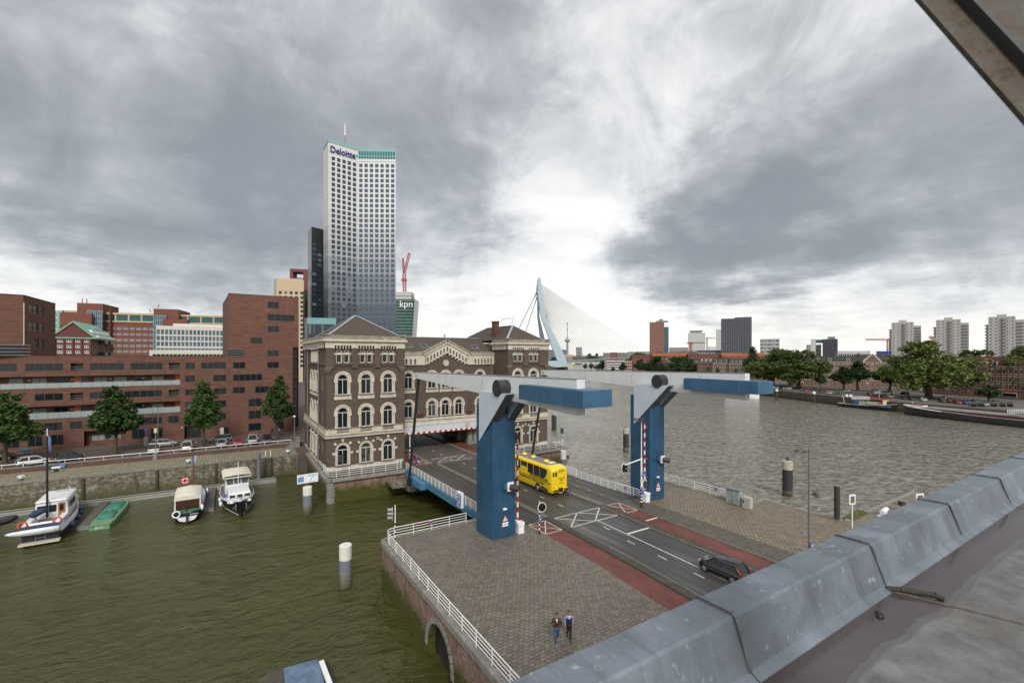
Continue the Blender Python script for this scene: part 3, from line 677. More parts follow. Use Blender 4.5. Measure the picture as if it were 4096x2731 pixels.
# roofs
def hip(mb, x0,x1,y0,y1,zb,ridge,zr,mi=0):
    (rx0,ry0),(rx1,ry1) = ridge
    A,B,C_,D_ = (x0,y0,zb),(x1,y0,zb),(x1,y1,zb),(x0,y1,zb); R0 = (rx0,ry0,zr); R1 = (rx1,ry1,zr)
    if abs(rx1-rx0) < abs(ry1-ry0): mb.add([A,B,C_,D_,R0,R1], [(0,1,4),(1,2,5,4),(2,3,5),(3,0,4,5)], mi)
    else: mb.add([A,B,C_,D_,R0,R1], [(0,1,5,4),(1,2,5),(2,3,4,5),(3,0,4)], mi)
    return [(A,R0),(B,R0 if abs(rx1-rx0)<abs(ry1-ry0) else R1),(C_,R1),(D_,R1 if abs(rx1-rx0)<abs(ry1-ry0) else R0),(R0,R1)]
rf = MB(); edges = hip(rf,13.0,25.2,76.9,92,20.75,((19.0,84),(19.0,85)),24.8)
edges += hip(rf,46.6,55.7,76.9,100,20.8,((51.0,81.8),(51.0,93)),24.0)
hip(rf,13.2,24.8,92.5,100.2,19.5,((19.0,95),(19.0,97)),21)
rf.add([(25.3,81.9,18.2),(46.4,81.9,18.2),(46.4,88.5,21.3),(25.3,88.5,21.3),(46.4,100,16),(25.3,100,16)], [(0,1,2,3),(3,2,4,5)])
rf.add([(35.75,81.7,20.6),(31.0,81.7,18.1),(35.75,87.2,20.7),(40.5,81.7,18.1)], [(0,1,2),(0,2,3)])
roof = rf.build('roof', TILEB, pb)
ld = MB()
for a, b in edges: ld.bar(Vector(a)+Vector((0,0,.05)), Vector(b)+Vector((0,0,.05)), .42, .1)
ld.bar((25.3,88.5,21.38),(46.4,88.5,21.38),.45,.14)
ld.build('ridge_flashing', LEADM, roof)
sk = MB()
for x, y in ((28.3,83.9),(31.4,83.9),(42.4,83.7)):
    z = 18.2+(y-81.9)*.47; z2 = z+.9*.47*1.7
    sk.add([(x,y,z+.12),(x+1.5,y,z+.12),(x+1.5,y+1.5,z+.12+1.5*.47),(x,y+1.5,z+.12+1.5*.47),(x,y,z-.1),(x+1.5,y,z-.1),(x+1.5,y+1.5,z-.1+1.5*.47),(x,y+1.5,z-.1+1.5*.47)],[(0,1,2,3),(4,5,1,0),(5,6,2,1),(7,4,0,3)],0)
    sk.add([(x+.12,y+.12,z+.19),(x+1.38,y+.12,z+.19),(x+1.38,y+1.38,z+.19+1.26*.47),(x+.12,y+1.38,z+.19+1.26*.47)],[(0,1,2,3)],1)
sk.build('roof_window', [GREYM,GLASS], roof)
ch = MB(); ch.box(47.6,48.7,83.6,84.8,20.8,24.9); ch.box(47.5,48.8,83.5,84.9,24.7,24.95); ch.build('chimney', wall('chimney_brick',(.07,.03,.022),(.1,.045,.035),(.13,.06,.05),(1.6,1.6,12)), roof)
vp = MB()
for x, y, z in ((29.5,88,21.2),(38.0,88,21.2)): vp.cyl((x,y,z-.4),(x,y,z+.7),.12,n=8); vp.cyl((x,y,z+.7),(x,y,z+.8),.25,n=8)
vp.build('vent_pipe', GREYM, roof)
fp = MB(); fp.cyl((51.3,82.5,23.8),(51.3,82.5,25.2),.11,n=8); fp.cyl((51.3,82.5,25.2),(51.3,82.5,31.2),.055,.03,n=6); fp.ball((51.3,82.5,31.3),.09,6,5)
fp.build('flagpole', WHITE, pb)
an = MB()
for a, b in (((48.6,84,25.9),(50.2,84,25.4)),((50.2,84,25.4),(52.6,84,26.1)),((48.6,84,25.9),(48.6,84,24.9)),((49.4,84,25.1),(51,84,25.9)),((52.6,84,26.1),(52.4,84,24.4)),((51,84,25.9),(52.6,84,25.3))): an.cyl(a,b,.03,n=5)
an.build('aerial', DARKM, pb)
dp = MB()
for u in (5.2,17.9): dp.cyl(FS.p(u,-.6,-.18),FS.p(u,19,-.18),.09,n=8)
dp.cyl(FC.p(20.6,11,-.2),FC.p(20.6,17.6,-.2),.08,n=6)
dp.build('drainpipe', GREYM, pb)
pk = MB(); pk.torus(FL.p(8.1,3.75,-.03),(0,1,0),.2,.06,n=16); pk.torus(FR.p(4.1,3.75,-.03),(0,1,0),.2,.06,n=16); pk.build('roundel', CREAM, pb)
lp = MB(); lp.bar(FL.p(11.0,12.2,-.05),FL.p(11.4,12.45,-1.0),.12,.08); lp.build('wall_lamp', GREYM, pb)
# ================================================================ brick apartment block
BB = wall('red_brown_brick', (.075,.036,.026), (.13,.062,.045), (.20,.102,.076), (.5,.5,7), 1.0, .3, .85, .12, grimec=(.06,.03,.025))
BB2 = wall('red_brown_brick_tall', (.08,.038,.028), (.135,.064,.047), (.20,.10,.076), (.5,.5,7), 1.0, .2, .85, .12, grimec=(.06,.03,.025))
DFR = paint('dark_window_frame', (.038,.042,.048), .5, var=0)
BAL = NT('frosted_glass').set((.25,.29,.29), .25, 0, .5)
ap = thing('apartment_block', 'long low red-brown brick apartment block with two grey glass galleries behind the quay trees', 'apartment block', (-20,118,-.1), world=True)
FB = Fac((-60,117.5),(1,0)); mb = MB(); X = lambda x: x+60
RA = [(-46,-43.5,0),(-42.5,-36.5,4),(-35.4,-33.2,2),(-32.2,-27.1,4),(-26.1,-24.3,-1),(-23.4,-18.2,4),(-17.3,-12.1,4),(-11.1,-9.3,-1),(-8.35,-6.55,2),(-5.6,-1.0,4)]
RB = [(-8.4,-6.6,2),(-3.4,-1.0,2)]
RC = [(-42.5,-36.5,4),(-31.0,-27.1,3),(-26.15,-24.35,-1),(-23.4,-19.5,3),(-18.3,-12.2,5),(-11.15,-9.4,-1),(-8.4,-6.6,2),(-3.3,-1.0,2)]
RE = [(-42.5,-36.5,4),(-30.9,-27.2,3),(-26.2,-24.4,2),(-23.4,-19.0,4),(-18.2,-12.2,4),(-11.2,-9.4,2),(-8.4,-6.6,2),(-3.4,-1.0,2)]
RG = [(-34.9,-32.9,2),(-31.9,-29.9,2),(-28.9,-27.05,2),(-17.1,-15.0,2),(-14.1,-12.1,2)]
holes = []; wins = []
for row, z0, z1 in ((RA,14.72,16.12),(RB,12.0,13.4),(RC,9.16,10.5),(RB,6.35,7.8),(RE,3.52,5.0),(RG,.75,2.7)):
    for a, b, n in row: holes.append((X(a),X(b),z0,z1)); wins.append((X(a),z0,b-a,z1-z0,n))
gal = [(X(-60),X(-9.2),11.54,13.7),(X(-60),X(-9.2),5.8,8.1)]
rec = [(X(-24.2),X(-18),.05,3.0)]
gate = (X(-8.5),X(-5.6),-.1,3.7); holes += gal+rec+[gate]
holes += [(X(-2.2),X(-.6),.0,1.9)]
FB.wall(mb, 0, X(-.6), -.1, 17.5, holes, .35)
for g_ in gal+rec:
    d = 1.5; FB.wall(mb, g_[0], g_[1], g_[2], g_[3], [], .2, off=d)
    FB.box(mb, g_[0],g_[1],.34,d,g_[3]-.02,g_[3]+.2); FB.box(mb, g_[0],g_[1],.34,d,g_[2]-.2,g_[2]+.02); FB.box(mb, g_[1]-.01,g_[1]+.2,.34,d,g_[2],g_[3])
FB.box(mb,0,X(-.6),.4,12,17.2,17.45)
wl = mb.build('wall', BB, ap)
MB().box(-60,-.7,119.1,130,-.1,17.2).build('interior', NT('dark_inside').set((.02,.018,.016),.9), ap)
rl = MB()
for a, z, w_, h_, n in wins:
    if n == -1:
        for k in range(2): FB.box(rl, a,a+w_,.02,.08,z+.25+k*.45,z+.3+k*.45)
        m_ = MB(); FB.box(m_, a,a+w_,1.3,1.4,z,z+h_); FB.box(m_, a,a+w_,.35,1.4,z-.1,z); m_.build('loggia', DARKM, ap)
    else: put_window(ap, FB, a, z, ('b',round(w_,2),round(h_,2),n), rectwin(w_,h_,n or 1,DFR,.09))
rl.build('loggia_rail', GREYM, ap)
for z0, z1 in ((11.5,12.45),(5.78,6.9)):
    bl = MB()
    for i in range(33):
        a = i*1.54; FB.box(bl, a+.02,min(a+1.52,X(-9.22)),-.06,.0,z0,z1)
    bl.build('balustrade', BAL, ap)
PSH = glass('window_blind_glass', (.16,.165,.15), (.36,.37,.34), .5, .2)
def gwin(w, h, mat):
    def f():
        fr = MB(); fr.box(0,w,-.05,.02,0,.07); fr.box(0,w,-.05,.02,h-.07,h)
        for x in (0,w/2-.035,w-.07): fr.box(x,x+.07,-.045,.02,.07,h-.07)
        pn = MB(); pn.box(.01,w-.01,-.02,.0,.01,h-.01)
        return [('window',fr,DFR),('pane',pn,mat)]
    return f
FG = Fac((-60,119.0),(1,0))
for z, xs in ((12.15,[-47,-44,-41,-38,-34.8,-31.7,-28.75,-23.05,-20.05,-17,-14.1]),(6.45,[-47,-44,-41,-38,-34.8,-31.7,-28.8,-23.2,-20.05,-17,-14.1])):
    for i, x in enumerate(xs): put_window(ap, FG, X(x), z, ('gw',i%3>0), gwin(2.0,1.25,PSH if i%3>0 else GLASS))
for x in (-23.4,-20.9): put_window(ap, FG, X(x), .8, ('gw',True), gwin(2.0,1.25,PSH))
ORG = paint('orange_door', (.42,.13,.01), .5, var=.05)
for z in (11.58,5.84):
    for x in (-25.9,-10.15,-43): 
        d_ = MB(); FG.box(d_, X(x),X(x)+.95,-.06,.0,z,z+2.05); FG.box(d_, X(x)+.8,X(x)+.88,-.12,-.06,z+.95,z+1.05,1); d_.build('door', [ORG,GREYM], ap)
        e_ = MB(); FG.box(e_, X(x)+1.0,X(x)+1.95,-.05,.0,z+.3,z+1.95); e_.build('stair_window', DARKM, ap)
for x in (-33,-30,-21.5,-15.5,-7,-46): pass
nb = MB()
for z in (12.6,6.95):
    for x in (-32.2,-26.3,-20.7,-15.6): FG.box(nb, X(x)-.1,X(x)+.35,-.04,.0,z+.3,z+.42)
nb.build('name_plate', WHITE, ap)
gt = MB(); FB.box(gt, gate[0],gate[1],1.2,1.3,-.1,3.7); gt.build('gate', NT('gate_dark').set((.012,.011,.011),.8), ap)
dd = MB(); FB.box(dd, X(-2.2),X(-1.5),.1,.16,0,1.9,0); FB.box(dd, X(-1.45),X(-.65),.15,.2,0,1.9,1); dd.build('door', [WHITE,GLASS], ap)
ns = MB(); FB.box(ns, X(-9.1),X(-8.7),-.05,.0,2.35,2.65,0); FB.box(ns, X(-9.03),X(-8.77),-.06,-.05,2.42,2.58,1); ns.build('sign', RW, ap)
pc = MB()
for z in (14.4,8.35,2.9): pass
cpb = MB(); FB.box(cpb,0,X(-.6),-.04,.3,17.5,17.58); cpb.build('parapet', DARKM, ap)
# tall brick block
tb = thing('brick_tower_block', 'x', 'apartment block', (6,118,-.1), world=True)
tb['label'] = 'tall red-brown brick slab with scattered dark windows, left of the portal building'
FT = Fac((-.58,117.5),(1,0)); mb = MB(); T = lambda x: x+.58
TW = [(6.96,9.35,28.5,29.97,2),(6.96,12.67,25.64,27.18,4),(6.96,9.35,23.01,24.43,2),(3.58,5.96,20.26,21.66,2),(6.93,9.31,17.45,18.84,2),(6.93,9.31,14.71,16.14,2),
      (.21,2.62,14.71,16.14,2),(.21,5.94,11.95,13.43,5),(.15,2.56,9.19,10.63,2),(4.5,7.5,9.1,10.6,3),(3.2,5.74,6.1,7.9,2),(3.2,5.74,3.3,5.2,2),(3.2,5.74,.6,2.3,1),(8.6,10.4,6.2,7.7,2),(8.6,10.4,.5,2.3,1),(12.16,13.45,.9,19.6,-2)]
FT.wall(mb, 0, 14.08, -.1, 31.3, [(T(a),T(b),c,d) for a,b,c,d,n in TW], .3)
BK = (-2.05,142.); mb.quad((-.58,117.5,-.1),(-.58,117.5,31.3),(BK[0],BK[1],31.3),(BK[0],BK[1],-.1)); mb.quad((13.5,117.5,-.1),(13.5,142,-.1),(13.5,142,31.3),(13.5,117.5,31.3)); mb.add([(-.58,117.5,31.3),(13.5,117.5,31.3),(13.5,142,31.3),(BK[0],BK[1],31.3)],[(0,1,2,3)])
mb.build('wall', BB2, tb); MB().box(0.,13.2,118,135,0,31).build('interior', NT('dark_inside2').set((.02,.018,.016),.9), tb)
SKYG = glass('clear_reflecting_glass', (.05,.06,.065), (.1,.11,.12), .3, .05)
for a,b,c,d,n in TW:
    if n == -2:
        f_ = MB(); 
        for i in range(9): z = c+i*(d-c)/8.; FT.box(f_, T(a),T(b),.02,.12,z-.06,z+.06)
        for u in (a,b-.1): FT.box(f_, T(u),T(u)+.1,.02,.12,c,d)
        wq = f_.build('window', DFR, tb); pn = MB(); FT.box(pn, T(a),T(b),.1,.12,c,d); pn.build('pane', GLASS, None).parent = wq
    else: put_window(tb, FT, T(a), c, ('t',round(b-a,2),round(d-c,2),n), rectwin(b-a,d-c,n,DFR,.09))
cw_ = MB(); FT.box(cw_, -.12,T(2.3),-.1,.02,17.5,18.95,0)
for k in range(4): FT.box(cw_, -.2,T(2.35),-.14,-.08,17.5+k*.47,17.56+k*.47,1)
cw_.build('corner_window', [GLASS,GREYM], tb)
pp = MB(); FT.box(pp,-.05,14.1,-.05,.3,31.3,31.4); pp.build('parapet', DARKM, tb)
# left tall block above the roof
lb = thing('brick_tower_block', 'dark red-brown brick block rising above the long flats at the left edge', 'apartment block', (-45,120,17.5), world=True)
mb = MB(); F1 = Fac((-62,112.5),(29.6,5.0)); L1 = sqrt(29.6**2+25); F2 = Fac((-32.37,117.6),(0.9,30))
h1 = [(L1-18,L1-3.1,20.9,22.3)]; F1.wall(mb, 0, L1, 17.5, 28.6, h1, .3)
h2 = [(2.6,9.0,z,z+2.1) for z in (25.3,21.6)]+[(11,14.5,z,z+2.1) for z in (25.3,21.6,18.2)]+[(6,9,18.2,20.3)]+[(6,9,17.6,17.7)][:0]
h2 = [(1.8,6.3,25.6,27.5),(7.2,9.3,25.6,27.5),(1.8,6.3,22.2,24.1),(7.2,9.3,22.2,24.1),(4.3,6.6,19.0,20.9),(7.2,9.3,19.0,20.9)]
F2.wall(mb, 0, 15.4, 17.5, 28.6, h2, .3)
c0 = F1.p(0,28.6); c1 = F1.p(L1,28.6); c2 = F2.p(15.4,28.6); mb.add([c0,c1,c2,(-62,132.6,28.6)],[(0,1,2,3)])
mb.build('wall', BB2, lb)
for a,b,c,d in h2: put_window(lb, F2, a, c, ('l',round(b-a,1)), rectwin(b-a,d-c,2,DFR,.12))
put_window(lb, F1, h1[0][0], 20.9, 'lw', rectwin(14.9,1.4,6,DFR,.12))
m_ = MB(); F1.box(m_, L1-14,L1+.1,-.15,.02,17.7,19.5,0)
for k in range(4): F1.box(m_, L1-14,L1+.9,-.28,-.12,17.6+k*.62,17.7+k*.62,1)
m_.build('balcony', [GLASS,GREYM], lb)
m_ = MB(); F1.box(m_,0,L1+.1,-.06,.2,28.6,28.72); F2.box(m_,-.1,15.4,-.06,.2,28.6,28.72); m_.build('parapet', DARKM, lb)
# ================================================================ bascule bridge
BLUE = paint('deep_blue_paint', (.012,.062,.128), .42, var=.22, vs=.8, streak=.22)
BLUE2 = paint('mid_blue_paint', (.03,.10,.18), .45, var=.2, vs=.8, streak=.15)
BLUEG = paint('girder_blue_paint', (.05,.16,.27), .5, var=.2, vs=.8, streak=.3)
PALE = paint('pale_blue_grey_paint', (.46,.53,.60), .42, var=.06, vs=.7, streak=.10)
OFFW = paint('off_white_arm_paint', (.60,.62,.63), .42, var=.05, vs=.6, streak=.12)
GREYF = paint('dark_grey_paint', (.055,.06,.068), .5, var=.15)
SRED = paint('signal_red', (.45,.02,.02), .4, var=0); SBLUE = paint('sign_blue', (.02,.12,.42), .4, var=0)
BRN = paint('brown_horn_paint', (.05,.03,.024), .55, var=.2)
def tower(dx, lab):
    t = thing('bridge_tower', lab, 'bridge tower', (22.3+dx,38.8,0), world=True, group='blue lift bridge towers')
    X = lambda x: x+dx
    mb = MB(); mb.slab([(X(21.05),37.38),(X(23.6),37.38),(X(23.6),40.35),(X(20.88),40.35),(X(20.88),38.9)], 0, 12.68)
    mb.build('column', BLUE, t, bevel=.02)
    def seams():
        m = MB(); m.box(X(21.84),X(22.75),37.34,37.39,5.85,11.3); return m
    seams().build('front_panel', BLUE, t, bevel=.015)
    m = MB()
    for z in (3.4,5.8,8.6): m.box(X(21.03),X(23.615),37.362,37.385,z,z+.03); m.box(X(20.872),X(20.90),38.9,40.34,z,z+.03)
    m.build('weld_seam', BLUE2, t)
    for (a, b) in ((20.84,21.68),(22.78,23.62)):
        m = MB(); fn = lambda p,q,tt: (X(tt),p,q)
        m.prism([(39.75,9.05),(39.75,14.08),(34.5,14.08)], fn, a, b, 0)
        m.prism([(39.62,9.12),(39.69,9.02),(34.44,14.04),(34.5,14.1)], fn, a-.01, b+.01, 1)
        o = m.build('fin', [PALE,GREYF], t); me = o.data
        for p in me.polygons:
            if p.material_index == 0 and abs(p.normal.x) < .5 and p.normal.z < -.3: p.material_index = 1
    m = MB(); m.box(X(21.86),X(22.92),37.31,37.385,.1,2.42); m.box(X(21.8),X(22.98),37.2,37.385,2.43,2.5)
    d = m.build('door', BLUE, t, bevel=.01)
    m = MB()
    for k in range(9): m.box(X(22.25),X(22.55),37.29,37.312,.35+k*.08,.39+k*.08)
    m.build('vent_grille', GREYF, d)
    m = MB(); m.box(X(21.93),X(21.99),37.24,37.31,1.0,1.22); m.build('handle', GREYM, d)
    tr = MB()
    def tri(r, y, mi): tr.prism([(X(22.4)+r*cos(a),1.78+r*sin(a)) for a in (pi/2,pi/2+2*pi/3,pi/2+4*pi/3)], lambda p,q,tt:(p,tt,q), y, y+.015, mi)
    tri(.42,37.27,0); tri(.30,37.262,1)
    tr.bar((X(22.3),37.255,1.64),(X(22.46),37.255,1.95),.05,.01,mi=2); tr.bar((X(22.46),37.255,1.66),(X(22.46),37.255,1.9),.04,.01,mi=2)
    w_ = tr.build('warning_sign', [SRED,WHITE,BLACK], d)
    m = MB(); m.box(X(22.08),X(22.72),37.26,37.28,1.12,1.5); m.build('text_plate', WHITE, d)
    text('BIJ GESLOTEN BRUG\nLUIK OF WEGDRAAIEN', .052, BLACK, (X(22.4),37.255,1.31), (1,0,0),(0,0,1), t, 'lettering', .004)
    m = MB(); m.box(X(22.18),X(22.58),37.2,37.39,2.68,2.86); m.build('lamp', WHITE, t, bevel=.03)
    h = MB(); h.box(X(22.15),X(22.5),36.95,37.4,4.75,5.25,0); h.box(X(22.42),X(23.1),36.83,36.95,4.55,5.4,1)
    c0 = Vector((X(22.78),36.85,4.95)); dd = Vector((.55,-.75,-.12)).normalized()
    for k in range(4): h.cyl(c0+dd*(k*.19), c0+dd*(k*.19+.18), .30+.015*(k%2), n=20, mi=2)
    h.cyl(c0-dd*.05, c0+dd*.8, .27, n=20, mi=2)
    h.build('signal_horn', [BLUE2,WHITE,BRN], t)
    return t
tower(0, 'near blue bridge tower with a pale fin, standing on the paved platform')
tower(21.75, 'far blue bridge tower with a pale fin, standing beside the cobbled quay')
def arm(dx, lab):
    t = thing('balance_arm', lab, 'bridge arm', (22.25+dx,36.1,14.5), world=True, group='white balance arms of the bridge')
    X = lambda x: x+dx; m = MB(); fn = lambda p,q,tt:(X(tt),p,q)
    m.prism([(61.2,14.42),(61.0,15.2),(60.6,15.22),(26,15.74),(26,13.05),(34.5,13.35)], fn, 21.85, 22.66)
    m.build('beam', OFFW, t, bevel=.02)
    m = MB(); m.prism([(60.6,15.235),(26.02,15.755),(26.02,15.80),(60.6,15.27)], fn, 21.82, 22.69)
    for y in (31,41,50): m.box(X(21.845),X(21.87),y,y+.05,13.9+(.3 if y>45 else 0),15.3)
    m.build('top_plate', GREYM, t)
    m = MB(); m.box(X(20.87),X(23.63),24.15,32.5,13.82,15.03); b_ = m.build('counterweight', BLUE2, t, bevel=.02)
    m = MB()
    for y in (26.3,29.2): m.box(X(20.86),X(20.90),y,y+.03,13.85,15.0)
    m.box(X(20.9),X(23.6),24.2,32.4,15.03,15.06); m.build('seam', BLUE, b_)
    m = MB(); m.cyl((X(20.74),36.12,14.53),(X(23.76),36.12,14.53),.78,n=40); m.cyl((X(20.70),36.12,14.53),(X(23.80),36.12,14.53),.70,n=40); m.build('pivot_drum', paint('dark_grey_drum',(.028,.028,.030),.38,var=.15), t)
    m = MB(); m.cyl((X(21.78),60.4,14.8),(X(22.72),60.4,14.8),.16,n=14); m.build('hinge_pin', GREYM, t)
    m = MB(); m.cyl((X(22.25),60.5,14.7),(X(22.25),64.6,-1.0),.2,n=14); m.cyl((X(22.25),64.45,-.5),(X(22.25),64.75,-1.5),.34,n=12); m.build('lifting_rod', paint('black_rod',(.02,.019,.018),.45,var=.3), t)
arm(0, 'near white balance arm with blue counterweight box over the paved platform')
arm(21.75, 'far white balance arm with blue counterweight box reaching over the river')
# ---------------------------------------------------------------- deck
bd = thing('bridge_deck', 'movable bridge deck with blue side girders between the platform and the portal building', 'bridge deck', (33,54,0), world=True)
yd = [39.4,45,50,55,60,65,69.7]
mb = MB()
for a, b in zip(yd, yd[1:]):
    mb.add([(23.6,a,dz(a)-.2),(42.6,a,dz(a)-.2),(42.6,b,dz(b)-.2),(23.6,b,dz(b)-.2),(23.6,a,dz(a)+.015),(42.6,a,dz(a)+.015),(42.6,b,dz(b)+.015),(23.6,b,dz(b)+.015)],[(0,3,2,1),(4,5,6,7),(0,1,5,4),(1,2,6,5),(2,3,7,6),(3,0,4,7)])
mb.build('deck_slab', ASPH2, bd)
def girder(x0, x1):
    m = MB()
    fn = lambda p,q,t:(t,p,q)
    m.prism([(39.5,dz(39.5)-.02),(39.5,-.75),(60.5,-1.0),(61.5,-1.55),(69.5,-1.55),(69.5,dz(69.5)-.02)], fn, x0, x1)
    m.prism([(39.5,-.78),(60.5,-1.03),(60.5,-1.08),(39.5,-.83)], fn, x0-.1, x1+.1)
    return m
g1 = girder(23.35,23.6); g1.box(22.55,23.4,60.6,65.2,-1.38,-.42); g1.build('side_girder', BLUEG, bd, bevel=.015)
g2_ = girder(42.6,42.85); g2_.box(42.8,43.6,60.6,65.2,-1.38,-.42); g2_.build('side_girder', BLUEG, bd, bevel=.015)
m = MB()
for k in range(7): y_=41+k*4.4; m.box(23.6,42.6,y_,y_+.25,-1.0,dz(y_)-.22)
m.build('cross_beam', BLUEG, bd)
def medstrip(x0, x1):
    m = MB()
    for k in range(17):
        a = 39.6+k*1.76; b = a+1.73
        m.add([(x0,a,dz(a)+.02),(x1,a,dz(a)+.02),(x1,b,dz(b)+.02),(x0,b,dz(b)+.02),(x0,a,dz(a)+.16),(x1,a,dz(a)+.16),(x1,b,dz(b)+.16),(x0,b,dz(b)+.16)],[(0,3,2,1),(4,5,6,7),(0,1,5,4),(1,2,6,5),(2,3,7,6),(3,0,4,7)])
    return m
medstrip(28.55,29.25).build('median_strip', KERB, bd); medstrip(36.5,37.2).build('median_strip', KERB, bd)
m = MB()
kerbs(m, lambda y: 39.3, lambda y: 39.45, yd, .12, 0); kz = m.v; m.v = [(x,y,z+dz(y)) for x,y,z in kz]
m.build('kerb', KERB, bd)
m = MB()
for y in (42,44.3,46.6,50,53): m.box(39.32,39.46,y,y+.5,dz(y)+.122,dz(y)+.13)
m.build('kerb_mark', paint('yellow_mark',(.5,.4,.1),.6), bd)
m = MB(); m.box(24,42.3,39.15,39.42,-.3,.02); m.box(24,42.3,69.6,69.75,-.8,-.40); m.build('expansion_joint', DARKM, bd)
# markings on deck
def mark(name, pts, wdt, z, parent=None):
    m = MB()
    for a, b in pts:
        n = max(1, int(abs(b[1]-a[1])/4)); 
        for i in range(n):
            p = Vector(a).lerp(Vector(b), i/n); q_ = Vector(a).lerp(Vector(b), (i+1)/n); d = (q_-p).normalized(); N = Vector((-d.y,d.x))*wdt/2
            vs = [(*(v),z+(dz(v[1]) if 39.3<v[1] else 0)) for v in (tuple(p-N),tuple(q_-N),tuple(q_+N),tuple(p+N))]; m.add(vs, [(0,1,2,3)])
    return m.build(name, LINE, parent, kind=None if parent else 'structure')
mark('lane_marking', [((32.85,41.5+k*3.7),(32.83,42.5+k*3.7)) for k in range(0,8)], .11, .022, bd)
# ---------------------------------------------------------------- railings
def railing(name, label, pts, h=1.05, nr=4, sp=1.9, zf=None, group=None, r=.028, pr=.035):
    P3 = [Vector((p[0],p[1], p[2] if len(p)>2 else 0)) for p in pts]
    t = thing(name, label, 'railing', P3[len(P3)//2], world=True, group=group)
    for k in range(nr):
        m = MB(); zz_ = h*(k+1)/nr-.02 if nr>1 else h
        m.tube([p+Vector((0,0,zz_)) for p in P3], r*(1.35 if k==nr-1 else 1), n=6); m.build('rail', WHITE, t)
    # posts at even spacing along the path
    L = [0]
    for a, b in zip(P3, P3[1:]): L.append(L[-1]+(b-a).length)
    n = max(1, round(L[-1]/sp)); first = None
    for i in range(n+1):
        s_ = L[-1]*i/n; j = max(0, min(len(L)-2, next((q for q in range(len(L)-1) if L[q+1]>=s_-1e-6), len(L)-2)))
        p = P3[j].lerp(P3[j+1], (s_-L[j])/max(1e-6,L[j+1]-L[j]))
        if first is None:
            m = MB(); m.cyl((0,0,0),(0,0,h),pr,n=6); first = m.build('post', WHITE, None); fm = first.data; bpy.data.objects.remove(first); first = 1
        placeobj('post', fm, t, p, 0)
    return t
railing('railing', 'white railing along the water edge of the paved platform with a curved corner', [(20.9,42.75,.05),(13.2,42.75,.05),(12.75,42.6,.05),(12.45,42.2,.05),(12.36,41.5,.05),(12.4,30,.05),(12.5,20,.05),(12.55,5,.05)], 1.02)
railing('railing', 'white railing on the left edge of the movable deck, carrying the blue channel sign', [(23.5,y,dz(y)) for y in (40.2,45,50,55,60,65,69.6)], 1.08, 5, 1.35)
railing('railing', 'white railing on the river edge of the movable deck, behind the yellow bus', [(42.5,y,dz(y)) for y in (40.2,45,50,55,60,65,69.6)], 1.08, 5, 1.35)
railing('railing', 'white railing on the left terrace under the left tower of the portal building', [(12.35,76.2,-.78),(12.35,72.2,-.78),(12.5,71.6,-.78),(12.9,71.35,-.78),(23.2,71.1,-.78),(23.4,71.3,-.78),(23.4,72.2,-.78)], 1.25, 4, 1.95)
railing('railing', 'white curved railing on the right terrace of the portal building', [(43.2,71.2,-.78),(56.3,71.5,-.78),(57.0,71.9,-.78),(57.2,72.6,-.78),(57.2,79,-.78)], 1.25, 4, 2)
railing('railing', 'white railing along the cobbled quay, from the far blue tower to the grey cabinets', [(45.2,42.8,.05),(51.2,42.8,.05),(51.45,41,.05),(51.6,33,.05),(51.75,30.9,.05)], 1.05, 4, 2.2)
railing('railing', 'short white railing between the bridge deck and the far blue tower', [(42.6,42.6,.05),(42.6,40.4,.05),(42.6,38.9,.05)], 1.05, 4, .9)
sgn = MB(); sgn.box(42.45,42.55,50.6,53.2,.1,1.15); o = sgn.build('panel', WHITE, None); tag(o, 'plain white panel fixed to the railing beyond the yellow bus', 'panel')
def roundsign(x, y, z, nrm, r=.2, lab='', grp='round blue and red no stopping signs'):
    m = MB(); n = Vector(nrm).normalized(); c = Vector((x,y,z)); m.cyl(c, c+n*.02, r, n=20, mi=0, smooth=False); m.cyl(c+n*.02, c+n*.026, r*.84, n=20, mi=1, smooth=False)
    u = n.cross(Vector((0,0,1))).normalized(); v = Vector((0,0,1)); k = c+n*.03
    m.bar(k-(u+v)*r*.6, k+(u+v)*r*.6, .05,.008, up=n, mi=0); m.bar(k-(u-v)*r*.6, k+(u-v)*r*.6, .05,.008, up=n, mi=0)
    o = m.build('no_stopping_sign', [SRED,SBLUE]); tag(o, lab, 'sign', grp)
roundsign(16.9,42.68,.85,(-.2,-1,0),.2,'round no-stopping sign on the platform railing left of the near blue tower')
roundsign(42.52,41.0,.8,(-1,-.3,0),.2,'round no-stopping sign on the short railing beside the far blue tower')
roundsign(51.5,34.5,.85,(-1,-.4,0),.2,'round no-stopping sign on the cobbled quay railing')
roundsign(42.42,54.2,.6,(-1,-.3,0),.2,'round no-stopping sign on the deck railing near the yellow bus')
# channel sign
vh = thing('channel_sign', 'blue and white radio channel sign with VHF 20 hung on the deck railing', 'sign', (23.25,49.1,-.4), world=True)
fv = Fac((23.25,49.75),(0,-1)); m = MB(); fv.box(m,0,1.3,-.18,.12,-.55,1.28); m.build('frame', WHITE, vh, bevel=.03)
m = MB(); fv.box(m,.15,1.15,-.2,-.17,-.28,.98); m.build('panel', SBLUE, vh)
text('VHF', .5, WHITE, fv.p(.65,.66,-.215), fv.U, (0,0,1), vh, 'lettering', .006, sx=.85); text('20', .72, WHITE, fv.p(.65,.12,-.215), fv.U, (0,0,1), vh, 'lettering', .006); text('MELDEN', .16, SBLUE, fv.p(.65,-.41,-.19), fv.U, (0,0,1), vh, 'lettering', .006)
